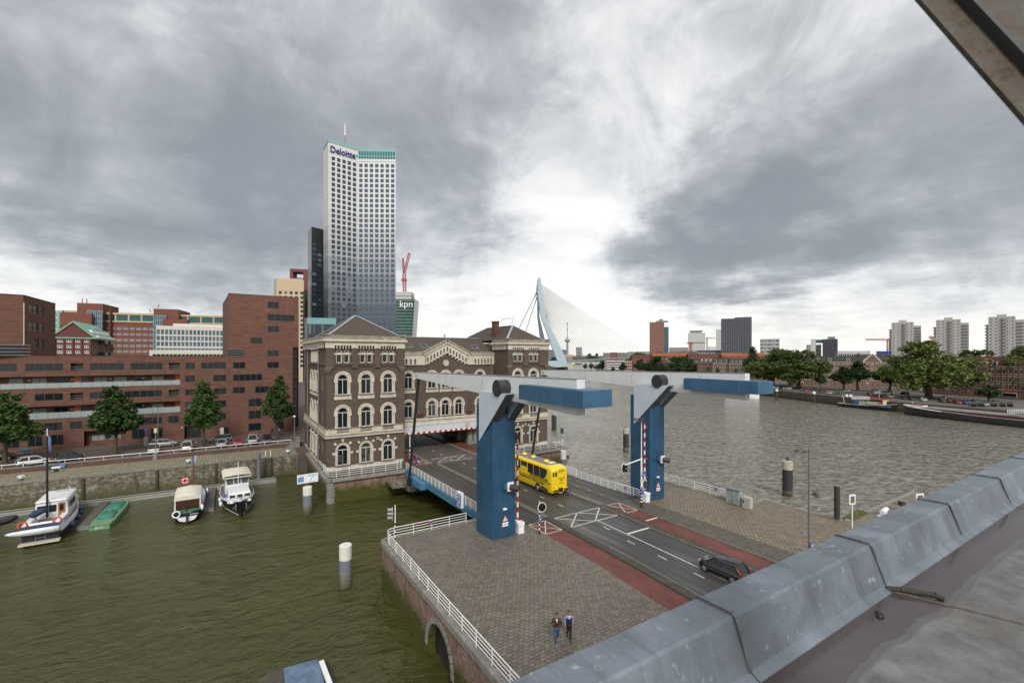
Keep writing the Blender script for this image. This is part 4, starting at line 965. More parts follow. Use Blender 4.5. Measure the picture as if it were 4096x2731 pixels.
# ---------------------------------------------------------------- road markings on the quay
def xbox(x0,x1,y0,y1,z,w_=.12,par=None,n='cross_marking'):
    xm = (x0+x1)/2
    mark(n, [((x0,y0),(x1,y0)),((x0,y1),(x1,y1)),((x0,y0),(xm,y1)),((x0,y1),(xm,y0)),((xm,y0),(x1,y1)),((xm,y1),(x1,y0))], w_, z, par)
xbox(29.45,36.1,36.0,38.95,.018,.13); 
mark('cross_marking', [((26.2,35.9),(28.3,35.9)),((26.2,38.88),(28.3,38.88)),((26.2,35.9),(28.3,38.88)),((26.2,38.88),(28.3,35.9)),((26.2,35.9),(26.2,38.88)),((28.3,35.9),(28.3,38.88))], .1, .020)
mark('cross_marking', [((37.3,36),(39.2,36)),((37.3,39),(39.2,39)),((37.3,36),(39.2,39)),((37.3,39),(39.2,36)),((37.3,36),(37.3,39)),((39.2,36),(39.2,39))], .1, .020)
mark('cross_marking', [((29.45,71.1),(36.0,71.1)),((29.45,74.2),(36.0,74.2)),((29.45,71.1),(32.7,74.2)),((29.45,74.2),(32.9,71.1)),((32.7,74.2),(36,71.1)),((32.9,71.1),(36.0,74.2))], .14, .012)
mark('cross_marking', [((25.7,71.3),(27.9,71.3)),((25.7,74.2),(27.9,74.2)),((25.7,71.3),(27.9,74.2)),((25.7,74.2),(27.9,71.3)),((27.9,71.3),(27.9,74.2)),((38.2,71.2),(40.4,71.2)),((38.2,74.2),(40.4,74.2)),((38.2,71.2),(40.4,74.2)),((38.2,74.2),(40.4,71.2))], .12, .012)
mark('lane_marking', [((33.1,36.0),(32.95,28)),((32.95,28),(32.7,18)),((32.7,18),(31.5,-5)),((33.1,31.7),(36.3,31.7))], .12, .02)
mark('lane_marking', [((32.4-cl(34.4-k*3.9)*-.0,34.4-k*3.9),(32.35,33.4-k*3.9)) for k in range(1)]+[((31.05,33.4-k*3.9+.2),(31.0,32.4-k*3.9)) for k in range(0)]+[((32.35-.09*k,34.45-k*3.9),(32.3-.1*k,33.4-k*3.9)) for k in range(1,1)], .12, .02)
mark('lane_marking', [((31.9-.1*k,30.6-k*3.7),(31.85-.1*k,29.6-k*3.7)) for k in range(0,4)], .11, .02)
mark('stop_line', [((37.4,33.2),(39.2,33.2))], .25, .02); mark('stop_line', [((33.1,31.7),(36.3,31.7))], .28, .022)
mark('lane_marking', [((32.55-.01*k,64.9+k*4.1),(32.5-.01*k,63.8+k*4.1)) for k in range(2,8)], .12, .012)
# ---------------------------------------------------------------- barriers and signals
def barrier(x, y, lab, bx):
    t = thing('barrier', lab, 'barrier', (bx,y,0), world=True, group='raised red and white road barriers')
    m = MB(); m.box(bx-.33,bx+.33,y-.35,y+.25,0,.78); m.box(bx-.37,bx+.37,y-.39,y+.29,.78,1.12); m.box(bx-.37,bx-.1,y-.1,y+.4,1.0,1.25); m.build('cabinet', WHITE, t, bevel=.03)
    m = MB(); n = 17
    for i in range(n):
        a = .95+(9.75-.95)*i/n; b = .95+(9.75-.95)*(i+1)/n; r = .13-.05*i/n; m.cyl((x,y+.3,a),(x,y+.3,b),r,r-.003,n=10,mi=i%2)
    m.build('boom', RW, t)
    m = MB()
    for z in (2.9,5.1,8.9): m.cyl((x+.1,y+.22,z),(x+.24,y+.1,z),.085,n=10)
    m.build('boom_lamp', SRED, t)
barrier(24.2,37.6,'upright red and white barrier boom in front of the near blue tower', 24.25)
barrier(42.45,37.6,'upright red and white barrier boom in front of the far blue tower', 42.35)
def sigboard(m, c, nrm, rx=.4, rz=.4, lamps=(0,)):
    n = Vector(nrm).normalized(); u = n.cross(Vector((0,0,1))).normalized(); c = Vector(c); N_ = 24
    for s_, o_, mi in ((1.0,0,0),(.84,.012,1)):
        pts = [c+u*rx*s_*cos(2*pi*i/N_)+Vector((0,0,1))*rz*s_*sin(2*pi*i/N_) for i in range(N_)]
        a = [p+n*o_ for p in pts]; b = [p-n*(.03-o_) for p in pts]; m.add(a+b, [list(range(N_)),list(range(N_,2*N_))[::-1]]+[(i,(i+1)%N_,N_+(i+1)%N_,N_+i) for i in range(N_)], mi)
    for z in lamps:
        k = c+Vector((0,0,z)); m.cyl(k+n*.012,k+n*.16,.16,n=14,mi=1); m.cyl(k+n*.1,k+n*.42+Vector((0,0,.06)),.17,.14,n=14,mi=1,caps=False); m.cyl(k+n*.05,k+n*.17,.12,n=12,mi=2)
def bands(m, x, y, z0, z1, n, r=.06):
    for i in range(n): m.cyl((x,y,z0+(z1-z0)*i/n),(x,y,z0+(z1-z0)*(i+1)/n),r,n=10,mi=i%2)
LENS = paint('dark_lens', (.06,.01,.01), .2, var=0)
t = thing('traffic_signal', 'round black stop signal on a black and white banded post beside the cycle path box', 'traffic signal', (25.75,36.33,0), world=True)
m = MB(); m.cyl((25.75,36.33,0),(25.75,36.33,.22),.13,.08,n=10,mi=0); bands(m,25.75,36.33,.2,2.1,9,.062); m.cyl((25.75,36.33,2.1),(25.75,36.33,3.25),.05,n=8,mi=1); m.build('post', [BLACK,WHITE], t)
m = MB(); sigboard(m,(25.98,36.2,2.62),(-.25,-1,0),.46,.5); m.build('signal_head', [WHITE,BLACK,LENS], t)
m = MB(); m.box(25.66,25.94,36.2,36.24,1.35,1.72); m.build('sign_plate', SBLUE, t); text('WACHTEN\nTOT ROOD\nLICHT IS\nGEDOOFD', .06, WHITE, (25.8,36.195,1.53),(1,0,0),(0,0,1), t, 'lettering', .003)
t = thing('lamp_mast', 'tall white lamp mast with a signal arm, in front of the far blue tower', 'lamp mast', (40.47,36.6,0), world=True)
m = MB(); m.cyl((40.47,36.6,0),(40.47,36.6,.35),.2,.12,n=12,mi=0); bands(m,40.47,36.6,.35,2.0,9,.12); m.cyl((40.47,36.6,2),(40.47,36.6,5.7),.11,n=12,mi=1); m.cyl((40.47,36.6,5.7),(40.47,36.6,10.3),.065,.05,n=10,mi=1); m.build('mast', [BLACK,WHITE], t)
m = MB(); m.cyl((40.47,36.6,5.55),(37.3,36.75,5.05),.075,.055,n=10); m.build('arm', WHITE, t)
m = MB(); sigboard(m,(37.55,36.55,4.85),(.1,-1,0),.36,.6,(.22,-.22)); m.build('signal_head', [WHITE,BLACK,LENS], t)
m = MB(); sigboard(m,(40.85,36.42,2.6),(-.1,-1,0),.36,.62,(.2,-.2)); m.build('signal_head', [WHITE,paint('grey_board',(.08,.08,.085),.5),LENS], t)
def lamphead(m, c, d, L=.75):
    c = Vector(c); d = Vector(d).normalized(); s_ = d.cross(Vector((0,0,1)))
    m.bar(c, c+d*.35, .05); q = c+d*.3
    ring_ = lambda k, w_, h0, h1: [q+d*k-s_*w_+Vector((0,0,h0)), q+d*k+s_*w_+Vector((0,0,h0)), q+d*k+s_*w_*.35+Vector((0,0,h1)), q+d*k-s_*w_*.35+Vector((0,0,h1))]
    m.loft([ring_(0,.08,-.05,.08), ring_(L*.35,.34,-.16,.22), ring_(L*.75,.28,-.08,.2), ring_(L,.05,.0,.05)], smooth=False)
m = MB(); lamphead(m,(40.47,36.6,10.1),(-.9,.4,0),.8); lamphead(m,(40.47,36.6,10.15),(-.6,-.8,0),.5); m.build('lamp_head', DARKM, t)
m = MB(); m.box(40.0,41.1,36.44,36.47,3.62,3.85); m.build('street_name_sign', SBLUE, t); text('Binnenhaven', .17, WHITE, (40.55,36.435,3.735),(1,0,0),(0,0,1), t, 'lettering', .003)
m = MB(); m.box(40.3,40.66,36.42,36.46,1.9,2.28); m.box(40.3,40.66,36.42,36.46,1.45,1.83); m.build('sign_plate', SBLUE, t)
text('WACHTEN\nTOT ROOD\nLICHT IS\nGEDOOFD', .07, WHITE, (40.48,36.415,2.09),(1,0,0),(0,0,1), t, 'lettering', .003)
def waterlight(x, y, z, lab, dirn, post=True, ph=3.33):
    t = thing('shipping_signal', lab, 'shipping signal', (x,y,z), world=True); d = Vector(dirn).normalized(); s_ = Vector((-d.y,d.x,0))
    m = MB(); bands(m,x,y,z,z+1.9,8,.06) if post else m.cyl((x,y,z),(x,y,z+.3),.07,n=8,mi=1); m.cyl((x,y,z+(1.9 if post else .3)),(x,y,z+ph),.05,n=8,mi=1); m.build('post', [BLACK,WHITE] if post else [GREYM,GREYM], t)
    c = Vector((x,y,z+ph-.8))+d*.28; m = MB(); N_ = 20
    for s2, o_, mi in ((1,0,0),(.9,.02,1)):
        pts = [c+s_*.24*s2*cos(2*pi*i/N_)+Vector((0,0,.64*s2*(abs(sin(2*pi*i/N_))**.6)*(1 if sin(2*pi*i/N_)>0 else -1))) for i in range(N_)]
        m.add([p+d*o_ for p in pts]+[p-d*.03 for p in pts],[list(range(N_)),list(range(N_,2*N_))[::-1]]+[(i,(i+1)%N_,N_+(i+1)%N_,N_+i) for i in range(N_)],mi)
    for zz_ in (.38,0,-.38):
        k = c+Vector((0,0,zz_)); m.cyl(k+d*.02,k+d*.2,.15,n=12,mi=2); m.cyl(k+d*.15,k+d*.42+Vector((0,0,.03)),.17,.16,n=12,mi=2,caps=False)
    m.bar(c, Vector((x,y,c.z)), .04, .04, mi=2); m.build('signal_head', [WHITE,GREYF,GREYM] if post else [GREYF,GREYF,DARKM], t)
waterlight(13.2,42.3,.02,'three lamp shipping signal on a banded post at the corner of the platform railing',(-1,.3,0))
waterlight(14.3,71.6,-.8,'grey shipping signal mounted in front of the portal building left tower',(-1,.1,0),False,3.6)
waterlight(56.4,72.2,-.8,'grey shipping signal at the river end of the portal building terrace',(1,-.1,0),False,4.0)
# post with dark disc under the portal
t = thing('traffic_signal', 'traffic signal on a banded post behind the lifting rod at the portal building', 'traffic signal', (25.1,72.5,-.5), world=True)
m = MB(); bands(m,25.1,72.5,-.5,2.4,9,.085); m.cyl((25.1,72.5,2.4),(25.1,72.5,4.2),.07,n=8,mi=1); m.build('post',[BLACK,WHITE],t)
m = MB(); sigboard(m,(24.75,72.6,3.2),(-.1,1,0),.42,.7,(.2,-.2)); m.build('signal_head',[BLACK,BLACK,LENS],t)
# ================================================================ background buildings
def farwin(w, h, n, fmat, gmat, fw=.12, t=.14, hb=None):
    def f():
        m = MB(); m.quad((.0,t,.0),(w,t,.0),(w,t,h),(0,t,h),1)
        if fmat is not None:
            for i in range(n+1): x = i*(w-fw)/n; m.box(x,x+fw,t-.06,t-.005,0,h,0)
            m.box(0,w,t-.055,t-.006,0,fw,0); m.box(0,w,t-.055,t-.006,h-fw,h,0)
            if hb: m.box(0,w,t-.055,t-.006,hb,hb+fw*.7,0)
        return [('window',m,[fmat or gmat,gmat])]
    return f
def gridwall(root, mb, F, W, z0, z1, cols, rows, w, h, key, fn, budget=None, depth=.25, skip=None, mi=0):
    holes = [(c,c+w,r,r+h) for c in cols for r in rows if not (skip and skip(c,r))]
    F.wall(mb, 0, W, z0, z1, holes, depth, mi)
    rest = MB(); parts = tpl(key, fn); n = 0
    for (c,_,r,_) in sorted(holes, key=lambda q: (q[2],q[0])):
        if budget is None or budget[0] > 0:
            placeobj('window', parts[0][1], root, F.p(c,r), F.ang())
            if budget: budget[0] -= 1
        else:
            me = parts[0][1]; M = Matrix.Translation(F.p(c,r)) @ Matrix.Rotation(F.ang(),4,'Z')
            vs = [M@v.co for v in me.vertices]; o = len(rest.v); rest.v += [tuple(v) for v in vs]
            for p in me.polygons: rest.f.append([i+o for i in p.vertices]); rest.m.append(p.material_index); rest.sm.append(False)
            n += 1
    if n:
        o = rest.build('window', list(parts[0][1].materials), root); o['kind'] = 'stuff'
def flat(v): return (v[0],v[1])
def FacP(a, b): return Fac(a, (b[0]-a[0], b[1]-a[1])), (Vector(flat(b))-Vector(flat(a))).length
def zt(v, d): return H-(v-VH)*d/FPX
CL1 = paint('light_cladding', (.50,.52,.54), .5, var=.05)
GLD = glass('distant_glass', (.02,.028,.04), (.16,.24,.27), .35, .12); GLT = glass('teal_glass', (.025,.09,.095), (.10,.26,.26), .5, .15)
# ---- the very tall tower
TW_ = thing('office_tower', 'very tall pale office tower that darkens downwards, with a teal glass crown and a mast', 'office tower', at(1440,1424,320), world=True)
TW_.location.z = 0
pA, pB, pC, pD = at(1313,VH,311), at(1432,VH,324.5), at(1583,VH,325.5), at(1293.5,VH,324)
TZ = zt(567.7,311)
k = NT('graded_tower_cladding'); p_ = k.pos(); s_ = k.n('ShaderNodeSeparateXYZ'); k.L.new(p_, s_.inputs[0])
zf = k.math('DIVIDE', k.math('FLOOR', k.math('DIVIDE', s_.outputs[2], 10.8)), 15.0)
fr1 = k.math('FRACT', k.math('DIVIDE', s_.outputs[2], 3.6)); jt = k.ramp(fr1, [(0,(.75,)*3),(.05,(0,0,0))])
cc = k.ramp(zf, [(.1,(.035,.042,.056)),(.26,(.07,.08,.10)),(.42,(.18,.20,.23)),(.58,(.40,.41,.42)),(.72,(.55,.55,.55))]); cc = k.mix(jt, cc, (.1,.1,.11))
GRAD = k.set(cc, .4, .1, .5)
mb = MB(); FA, WA = FacP(pA,pB); FB_, WB = FacP(pB,pC); FD, WD = FacP(pD,pA)
rows = [zt(637,311)-3.6*k_ for k_ in range(36)]; bud = [100]
fnw = farwin(2.35,2.6,2,paint('tower_window_frame',(.12,.13,.15),.4,var=0),GLD,.1,.3)
gridwall(TW_, mb, FA, WA, 0, TZ, [WA*(.11+.178*i) for i in range(5)], rows, 2.35, 2.6, 'mt', fnw, bud, .35)
gridwall(TW_, mb, FB_, WB, 0, TZ, [WB*(.03+.1405*i) for i in range(7)], [r for r in rows], 2.4, 2.6, 'mt3', farwin(2.4,2.6,2,paint('tower_window_frame2',(.2,.22,.25),.4,var=0),glass('pale_blue_glass',(.045,.075,.115),(.2,.36,.40),.3,.1),.1,.3), bud, .35)
gridwall(TW_, mb, FD, WD, 0, TZ, [WD*.25,WD*.6], rows[2:], 1.2, 2.5, 'mt2', farwin(1.2,2.5,1,None,GLD,.1,.3), [0], .35)
pE = at(1562,VH,365); pF = at(1330,VH,375)
mb.add([(*flat(pC),0),(*flat(pE),0),(*flat(pF),0),(*flat(pD),0),(*flat(pC),TZ),(*flat(pE),TZ),(*flat(pF),TZ),(*flat(pD),TZ)], [(0,1,5,4),(1,2,6,5),(2,3,7,6)])
mb.slab([flat(pA),flat(pB),flat(pC),flat(pE),flat(pF),flat(pD)], TZ-.5, TZ-.3)
mb.build('wall', GRAD, TW_)
m = MB(); TEAL = NT('teal_crown_glass').set((.22,.34,.34), .15, 0, .5)
FB_.box(m, .2,WB-.1,-.12,.0,zt(637,325.3),TZ-.2); m.build('crown_glazing', glass('crown_glass',(.03,.12,.14),(.09,.26,.28),.5,.1), TW_)
m = MB()
for i in range(15): FB_.box(m, .2+i*(WB-.5)/14,.45+i*(WB-.5)/14,-.25,-.12,zt(637,325.3),TZ-.2)
for z in (TZ-4,TZ-.4,TZ-7.8): FB_.box(m,.1,WB,-.24,-.12,z,z+.3)
m.build('crown_bars', paint('pale_teal_bars',(.34,.52,.5),.4,var=0), TW_)
m = MB()
for F_, W_ in ((FD,WD),(FA,WA),(FB_,WB)): F_.box(m,-.1,W_+.1,-.2,.2,TZ,TZ+2.4)
m.build('glass_parapet', TEAL, TW_)
m = MB(); c_ = at(1380,VH,335); m.cyl((c_.x,c_.y,TZ),(c_.x,c_.y,TZ+16),.8,.7,n=8,mi=0); m.cyl((c_.x,c_.y,TZ+16),(c_.x,c_.y,zt(497,335)),.45,.25,n=8,mi=1); m.build('mast', [GREYM,WHITE], TW_)
text('Deloitte', 6.2, paint('navy_letters',(.03,.03,.14),.4,var=0), FA.p(WA*.48,zt(611,317),-.4), FA.U, (0,0,1), TW_, 'lettering', .3, sx=.86, bold=.08)
m = MB(); m.ball(FA.p(WA*.955,zt(622,323),-.5),.6,8,6); m.build('lettering_dot', paint('green_dot',(.06,.35,.05),.4,var=0), TW_)
# dark slab and podium
SL = thing('office_slab', 'narrow black office slab standing directly left of the very tall pale tower', 'office tower', (at(1260,VH,322).x,at(1260,VH,322).y,0), world=True)
a_, b_, c_ = at(1231,VH,335), at(1246,VH,322), at(1298,VH,330); SZ = zt(906.5,322); mb = MB()
F1_, W1_ = FacP(a_,b_); F2_, W2_ = FacP(b_,c_); DKC = paint('black_cladding',(.022,.024,.028),.35,.1,var=.1)
F1_.wall(mb,0,W1_,0,SZ,mi=1); gridwall(SL, mb, F2_, W2_, 0, SZ, [.6,4.6], [SZ-13-3.6*i for i in range(20)], 3.1, 2.3, 'sl', farwin(3.1,2.3,2,None,GLD,.1,.2), [100], .3)
mb.add([(*flat(q_),z) for z in (0,SZ) for q_ in (a_,b_,c_,at(1310,VH,370),at(1245,VH,375))],[(5,6,7,8,9),(2,3,8,7),(3,4,9,8),(4,0,5,9)])
mb.build('wall', [DKC,paint('grey_cladding',(.2,.21,.23),.4,var=.05)], SL)
PD = thing('office_podium', 'low glass topped dark podium at the foot of the very tall tower', 'office podium', (at(1280,VH,300).x,at(1280,VH,300).y,0), world=True)
a_, b_, c_ = at(1209,VH,310), at(1230,VH,298), at(1345,VH,303); PZ = zt(1270,298); mb = MB(); F1_, W1_ = FacP(a_,b_); F2_, W2_ = FacP(b_,c_)
F1_.wall(mb,0,W1_,0,PZ,mi=1); gridwall(PD, mb, F2_, W2_, 0, PZ-4.2, [.6+i*2.6 for i in range(7)], [12,22,32], 1.6, 8, 'pd', farwin(1.6,8,1,None,GLD,.1,.2), None, .3)
mb.add([(*flat(q_),z) for z in (0,PZ) for q_ in (a_,b_,c_,at(1350,VH,340),at(1230,VH,345))],[(5,6,7,8,9)])
mb.build('wall', [DKC,paint('grey_cladding2',(.2,.21,.23),.4,var=.05)], PD); m = MB(); F2_.box(m,0,W2_,-.1,.1,PZ-4.2,PZ); m.build('glass_band', glass('podium_glass',(.08,.2,.22),(.2,.36,.36),.5,.15), PD)
# beige tower with dark red frame
BT = thing('office_tower', 'beige ribbed office tower behind the brick slab, left of the dark slab', 'office tower', (at(1150,VH,300).x,at(1150,VH,300).y,0), world=True)
a_, b_, c_ = at(1095,VH,308), at(1107,VH,300), at(1212,VH,304); BZ = zt(1112,300); mb = MB(); F1_, W1_ = FacP(a_,b_); F2_, W2_ = FacP(b_,c_)
BEI = paint('beige_cladding',(.46,.36,.24),.6,var=.06); F1_.wall(mb,0,W1_,0,BZ)
gridwall(BT, mb, F2_, W2_, 0, BZ, [1.2+i*3.3 for i in range(5)], [BZ-10.5-3.05*i for i in range(17)], 1.9, 1.9, 'bt', farwin(1.9,1.9,1,None,GLD,.1,.2), [100], .3)
for i in range(12): F2_.box(mb,.3+i*1.45,.8+i*1.45,-.2,.0,BZ-8,BZ-1)
mb.add([(*flat(q_),z) for z in (0,BZ) for q_ in (a_,b_,c_,at(1220,VH,330),at(1110,VH,335))],[(5,6,7,8,9),(2,3,8,7)])
mb.build('wall', BEI, BT)
RT_ = thing('residential_tower', 'dark red tower with an open square frame on top, behind the beige tower', 'residential tower', (at(1195,VH,345).x,at(1195,VH,345).y,0), world=True)
MAR = paint('dark_red_cladding',(.12,.022,.025),.5,var=.08); F2_, W2_ = FacP(at(1159,VH,340),at(1240,VH,343)); RZ = zt(1074,340); mb = MB()
F2_.box(mb,0,2.3,0,12,zt(1114,340),RZ); F2_.box(mb,2.31,W2_,0,12,RZ-2.2,RZ); F2_.box(mb,9.5,W2_,0.01,12,zt(1160,340),RZ-2.2); F2_.box(mb,2.31,9.5,0,12,zt(1114,340),zt(1110,340)); F2_.box(mb,9.0,W2_,.5,12,0,zt(1160,340),1)
mb.build('frame', [MAR,DKC], RT_)
m = MB()
for i in range(16): F2_.box(m,12.9,13.9,-.2,.49,14+i*3,15.2+i*3,i%3)
m.build('balcony', [paint('orange_panel',(.4,.12,.03),.5,var=0),paint('red_panel',(.3,.03,.03),.5,var=0),paint('yellow_panel',(.45,.32,.05),.5,var=0)], RT_)
# green glass tower with lettering and crane
KP = thing('office_tower', 'green glass office tower with white outlined lettering, right of the very tall tower', 'office tower', (at(1620,VH,560).x,at(1620,VH,560).y,0), world=True)
a_, b_ = at(1575,VH,560), at(1659,VH,560); c_ = at(1664,VH,580); KZ = zt(1196,560); mb = MB(); F2_, W2_ = FacP(a_,b_)
k = NT('green_glass_curtain'); p_ = k.pos(); s_ = k.n('ShaderNodeSeparateXYZ'); k.L.new(p_, s_.inputs[0])
f1_ = k.ramp(k.math('FRACT', k.math('DIVIDE', s_.outputs[2], 3.9)), [(.0,(1,1,1)),(.3,(1,1,1)),(.34,(0,0,0))]); nn = k.noise(k.map(p_,(.35,.35,.26)), 1.0, 2, .6)
cc = k.mix(f1_, k.ramp(nn,[(.4,(.008,.03,.026)),(.7,(.03,.075,.06))]), (.10,.19,.165)); GRG = k.set(cc,.15,0,.5)
zl = zt(1350,560); sh = 3.0
mb.add([(*flat(F2_.p(0,0)),0),(*flat(F2_.p(W2_-sh*2.,0)),0),(*flat(F2_.p(W2_,0)),KZ),(*flat(F2_.p(0,0)),KZ),(*flat(F2_.p(0,0,25)),0),(*flat(F2_.p(W2_-sh*2.,0,25)),0),(*flat(F2_.p(W2_,0,25)),KZ),(*flat(F2_.p(0,0,25)),KZ)],[(0,1,2,3),(1,5,6,2),(3,2,6,7),(5,4,7,6)])
mb.build('glass_facade', GRG, KP)
m = MB(); F2_.box(m,2,W2_-5,3,20,KZ,zt(1166,560),0); F2_.box(m,2,W2_-4.6,2.6,20,KZ+4,KZ+4.6,1); m.build('rooftop_plant', [paint('pale_plant',(.42,.42,.42),.6,var=.1),GREYM], KP)
text('kpn', 11.5, paint('bright_letters',(.75,.78,.76),.4,var=0), F2_.p(W2_*.6,zt(1217,560),-.6), F2_.U, (0,0,1), KP, 'lettering', .3)
def lattice(m, a, b, w, n, r=.12, mi=0):
    a = Vector(a); b = Vector(b); d = (b-a).normalized(); u = Vector((0,0,1)) if abs(d.z)<.9 else Vector((1,0,0)); x = d.cross(u).normalized()*w/2; y = d.cross(x).normalized()*w/2
    cs = [x+y,-x+y,-x-y,x-y]
    for c in cs: m.bar(a+c,b+c,r*1.5,mi=mi)
    for i in range(n):
        p = a.lerp(b,i/n); q = a.lerp(b,(i+1)/n)
        for j in range(4): m.bar(p+cs[j],q+cs[(j+1)%4],r,mi=mi)
CRED = paint('crane_red',(.36,.06,.06),.5,var=.05); CYEL = paint('crane_cream',(.42,.32,.2),.5,var=.05)
cr_t = thing('tower_crane', 'red luffing tower crane standing on the green glass tower', 'crane', at(1619,1187,575), world=True)
m = MB(); lattice(m, at(1619,1187,575), at(1617,1095,575), 3.2, 14, .35); m.build('mast', CRED, cr_t)
m = MB(); lattice(m, at(1617,1093,575), at(1638,1012,575), 2.2, 14, .3); lattice(m, at(1615,1093,575), at(1612,1033,575), 1.6, 8, .3); m.bar(at(1606,1120,575),at(1627,1120,575),3,3); m.bar(at(1612,1033,575),at(1638,1012,575),.25); m.build('jib', CRED, cr_t)
# ---- red office complex behind the flats
RO = thing('office_complex', 'long red brick office complex with blue glass shafts, behind the low flats', 'office complex', (at(600,VH,330).x,at(600,VH,330).y,0), world=True)
RBR = wall('orange_red_brick', (.13,.05,.035), (.165,.065,.046), (.20,.085,.062), (.4,.4,5), 1.0, .1, .85, .1)
BEI2 = paint('beige_band',(.42,.33,.2),.6,var=.06); BGL = glass('blue_glass',(.05,.10,.135),(.12,.21,.26),.5,.15)
def RP(u,d=None): return at(u,VH,330+(u-400)*.055)
def seg(u0, u1, vt, cols, rowz, w=2.9, key='ro', setb=0, beige=True):
    mb = MB(); a = RP(u0); b = RP(u1); F_, W_ = FacP(a,b); F_.O += F_.N*setb; zt_ = zt(vt,(330+(u0-400)*.055))
    gridwall(RO, mb, F_, W_, 0, zt_-(7 if beige else 0), [W_*(i+.5)/cols-w/2 for i in range(cols)], rowz, w, 1.7, (key,w), farwin(w,1.7,3,paint('pale_panel_frame',(.4,.42,.42),.5,var=0),BGL,.22,.2), bd_, .3)
    if beige:
        m = MB(); F_.box(m,-.3,W_+.3,-.7,8,zt_-7,zt_-5.9); F_.box(m,-.3,W_+.3,-.7,8,zt_-1.4,zt_); 
        n = max(1,cols//2)
        for i in range(n+1): F_.box(m,W_*i/n-.5,W_*i/n+.5,-.5,7,zt_-5.9,zt_-1.4)
        m.build('beige_storey', BEI2, RO); m = MB(); F_.box(m,0,W_,-.1,6,zt_-5.9,zt_-1.4); m.build('strip_window', GLT, RO)
    F_.box(mb,0,W_,.4,20,0,zt_-7.1); mb.build('wall', RBR, RO)
bd_ = [90]
rz = [42.0-4.25*i for i in range(8)]
seg(410, 618, 1249, 8, [zt(1250,331)-12.2-4.25*i for i in range(8)]); seg(700, 905, 1258, 8, [zt(1258,347)-12.2-4.3*i for i in range(3)]); seg(240,310,1240,3,[zt(1240,325)-14.-4.25*i for i in range(5)])
def tb_(u0,u1,v0,v1,dd,th,mat,nm='stair_tower'):
    a = at(u0,VH,330+(u0-400)*.055-dd); b = at(u1,VH,330+(u1-400)*.055-dd); F_, W_ = FacP(a,b); m = MB(); F_.box(m,0,W_,0,th,0 if v1 is None else zt(v1,330),zt(v0,330)); m.build(nm, mat, RO); return F_, W_
tb_(308,412,1217,None,4,28,RBR); tb_(438,441,1230,None,3,4,RBR,'parapet'); F_, W_ = tb_(349,408,1246,None,5.5,2,BGL,'stair_glazing')
m = MB()
for i in range(8): F_.box(m,W_*i/7-.1,W_*i/7+.1,-.15,0,0,zt(1246,330))
for i in range(16): F_.box(m,0,W_,-.12,-.0,zt(1246,330)-.2-i*3.6,zt(1246,330)-i*3.6)
m.build('glazing_bars', paint('glazing_bar',(.35,.42,.44),.4,var=0), RO)
tb_(302,364,1261,None,9,3,RBR,'annex'); tb_(614,714,1230,None,4,28,RBR); F_, W_ = tb_(614,664,1257,None,5.5,2,BGL,'stair_glazing')
m = MB()
for i in range(7): F_.box(m,W_*i/6-.1,W_*i/6+.1,-.15,0,0,zt(1257,330))
for i in range(14): F_.box(m,0,W_,-.12,-.0,zt(1257,330)-.2-i*3.6,zt(1257,330)-i*3.6)
m.build('glazing_bars', paint('glazing_bar2',(.35,.42,.44),.4,var=0), RO)
tb_(648,752,1273,None,9,3,RBR,'annex'); tb_(238,366,1259,None,9,3,RBR,'annex')
m = MB()
for u_ in (329,347): p_ = RP(u_); m.cyl((p_.x,p_.y,zt(1217,330)),(p_.x,p_.y,zt(1196,330)),.3,n=5)
for (u_,u2,v_,v2) in ((604,598,1250,1236),(718,724,1252,1240),(632,636,1230,1217)): m.cyl(at(u_,v_,340),at(u2,v2,340),.3,n=5)
m.build('rooftop_mast', CRED, RO)
GA = thing('office_building', 'green glass wing with white cross bracing left of the red office complex', 'office building', (at(225,VH,300).x,at(225,VH,300).y,0), world=True)
F_, W_ = FacP(at(196,VH,318),at(249,VH,320)); m = MB(); zt_ = zt(1240,318); F_.box(m,0,W_,0,15,0,zt_); m.build('glass_facade', glass('mint_glass',(.12,.30,.22),(.3,.55,.42),.4,.2), GA)
m = MB()
for i in range(12):
    z = zt_-1-i*4.2; F_.box(m,0,W_,-.25,0,z,z+.35)
    for j in range(2):
        a = F_.p(W_*(.1+.45*j),z,-.3); b = F_.p(W_*(.5+.45*j),z-4.2,-.3); m.bar(a,b,.16); m.bar(F_.p(W_*(.5+.45*j),z,-.3),F_.p(W_*(.1+.45*j),z-4.2,-.3),.16)
m.build('cross_bracing', WHITE, GA)
# ---- brick building with green copper roof
GR = thing('apartment_building', 'red brick building with a steep green copper roof rising behind the low flats', 'apartment building', (at(320,VH,215).x,at(320,VH,215).y,0), world=True)
COP = paint('green_copper',(.17,.36,.26),.5,var=.1,streak=.15); RB3 = wall('maroon_brick',(.10,.035,.03),(.125,.045,.038),(.145,.055,.047),(.5,.5,7),1,.1)
FX = Fac((-105,203),(1,0)); 
def fx(u): t=(u-UC)/FPX; return 203*(FW[0]+RT[0]*t)/(FW[1]+RT[1]*t)
def fz_(v,u): t=(u-UC)/FPX; return H-(v-VH)/FPX*203/(FW[1]+RT[1]*t)
x0, x1 = fx(218), fx(366); FX.O.x = x0; Wx = x1-x0; ze = fz_(1349,290); zr_ = fz_(1283,294); mb = MB()
gridwall(GR, mb, FX, Wx, 0, ze, [Wx*(.065+.244*i) for i in range(4)], [fz_(1369,250),fz_(1391,250),fz_(1413,250)], Wx*.16, fz_(1357,250)-fz_(1369,250), 'gr', farwin(Wx*.16,fz_(1357,250)-fz_(1369,250),3,WHITE,GLASS,.14,.15,1.2), None, .2)
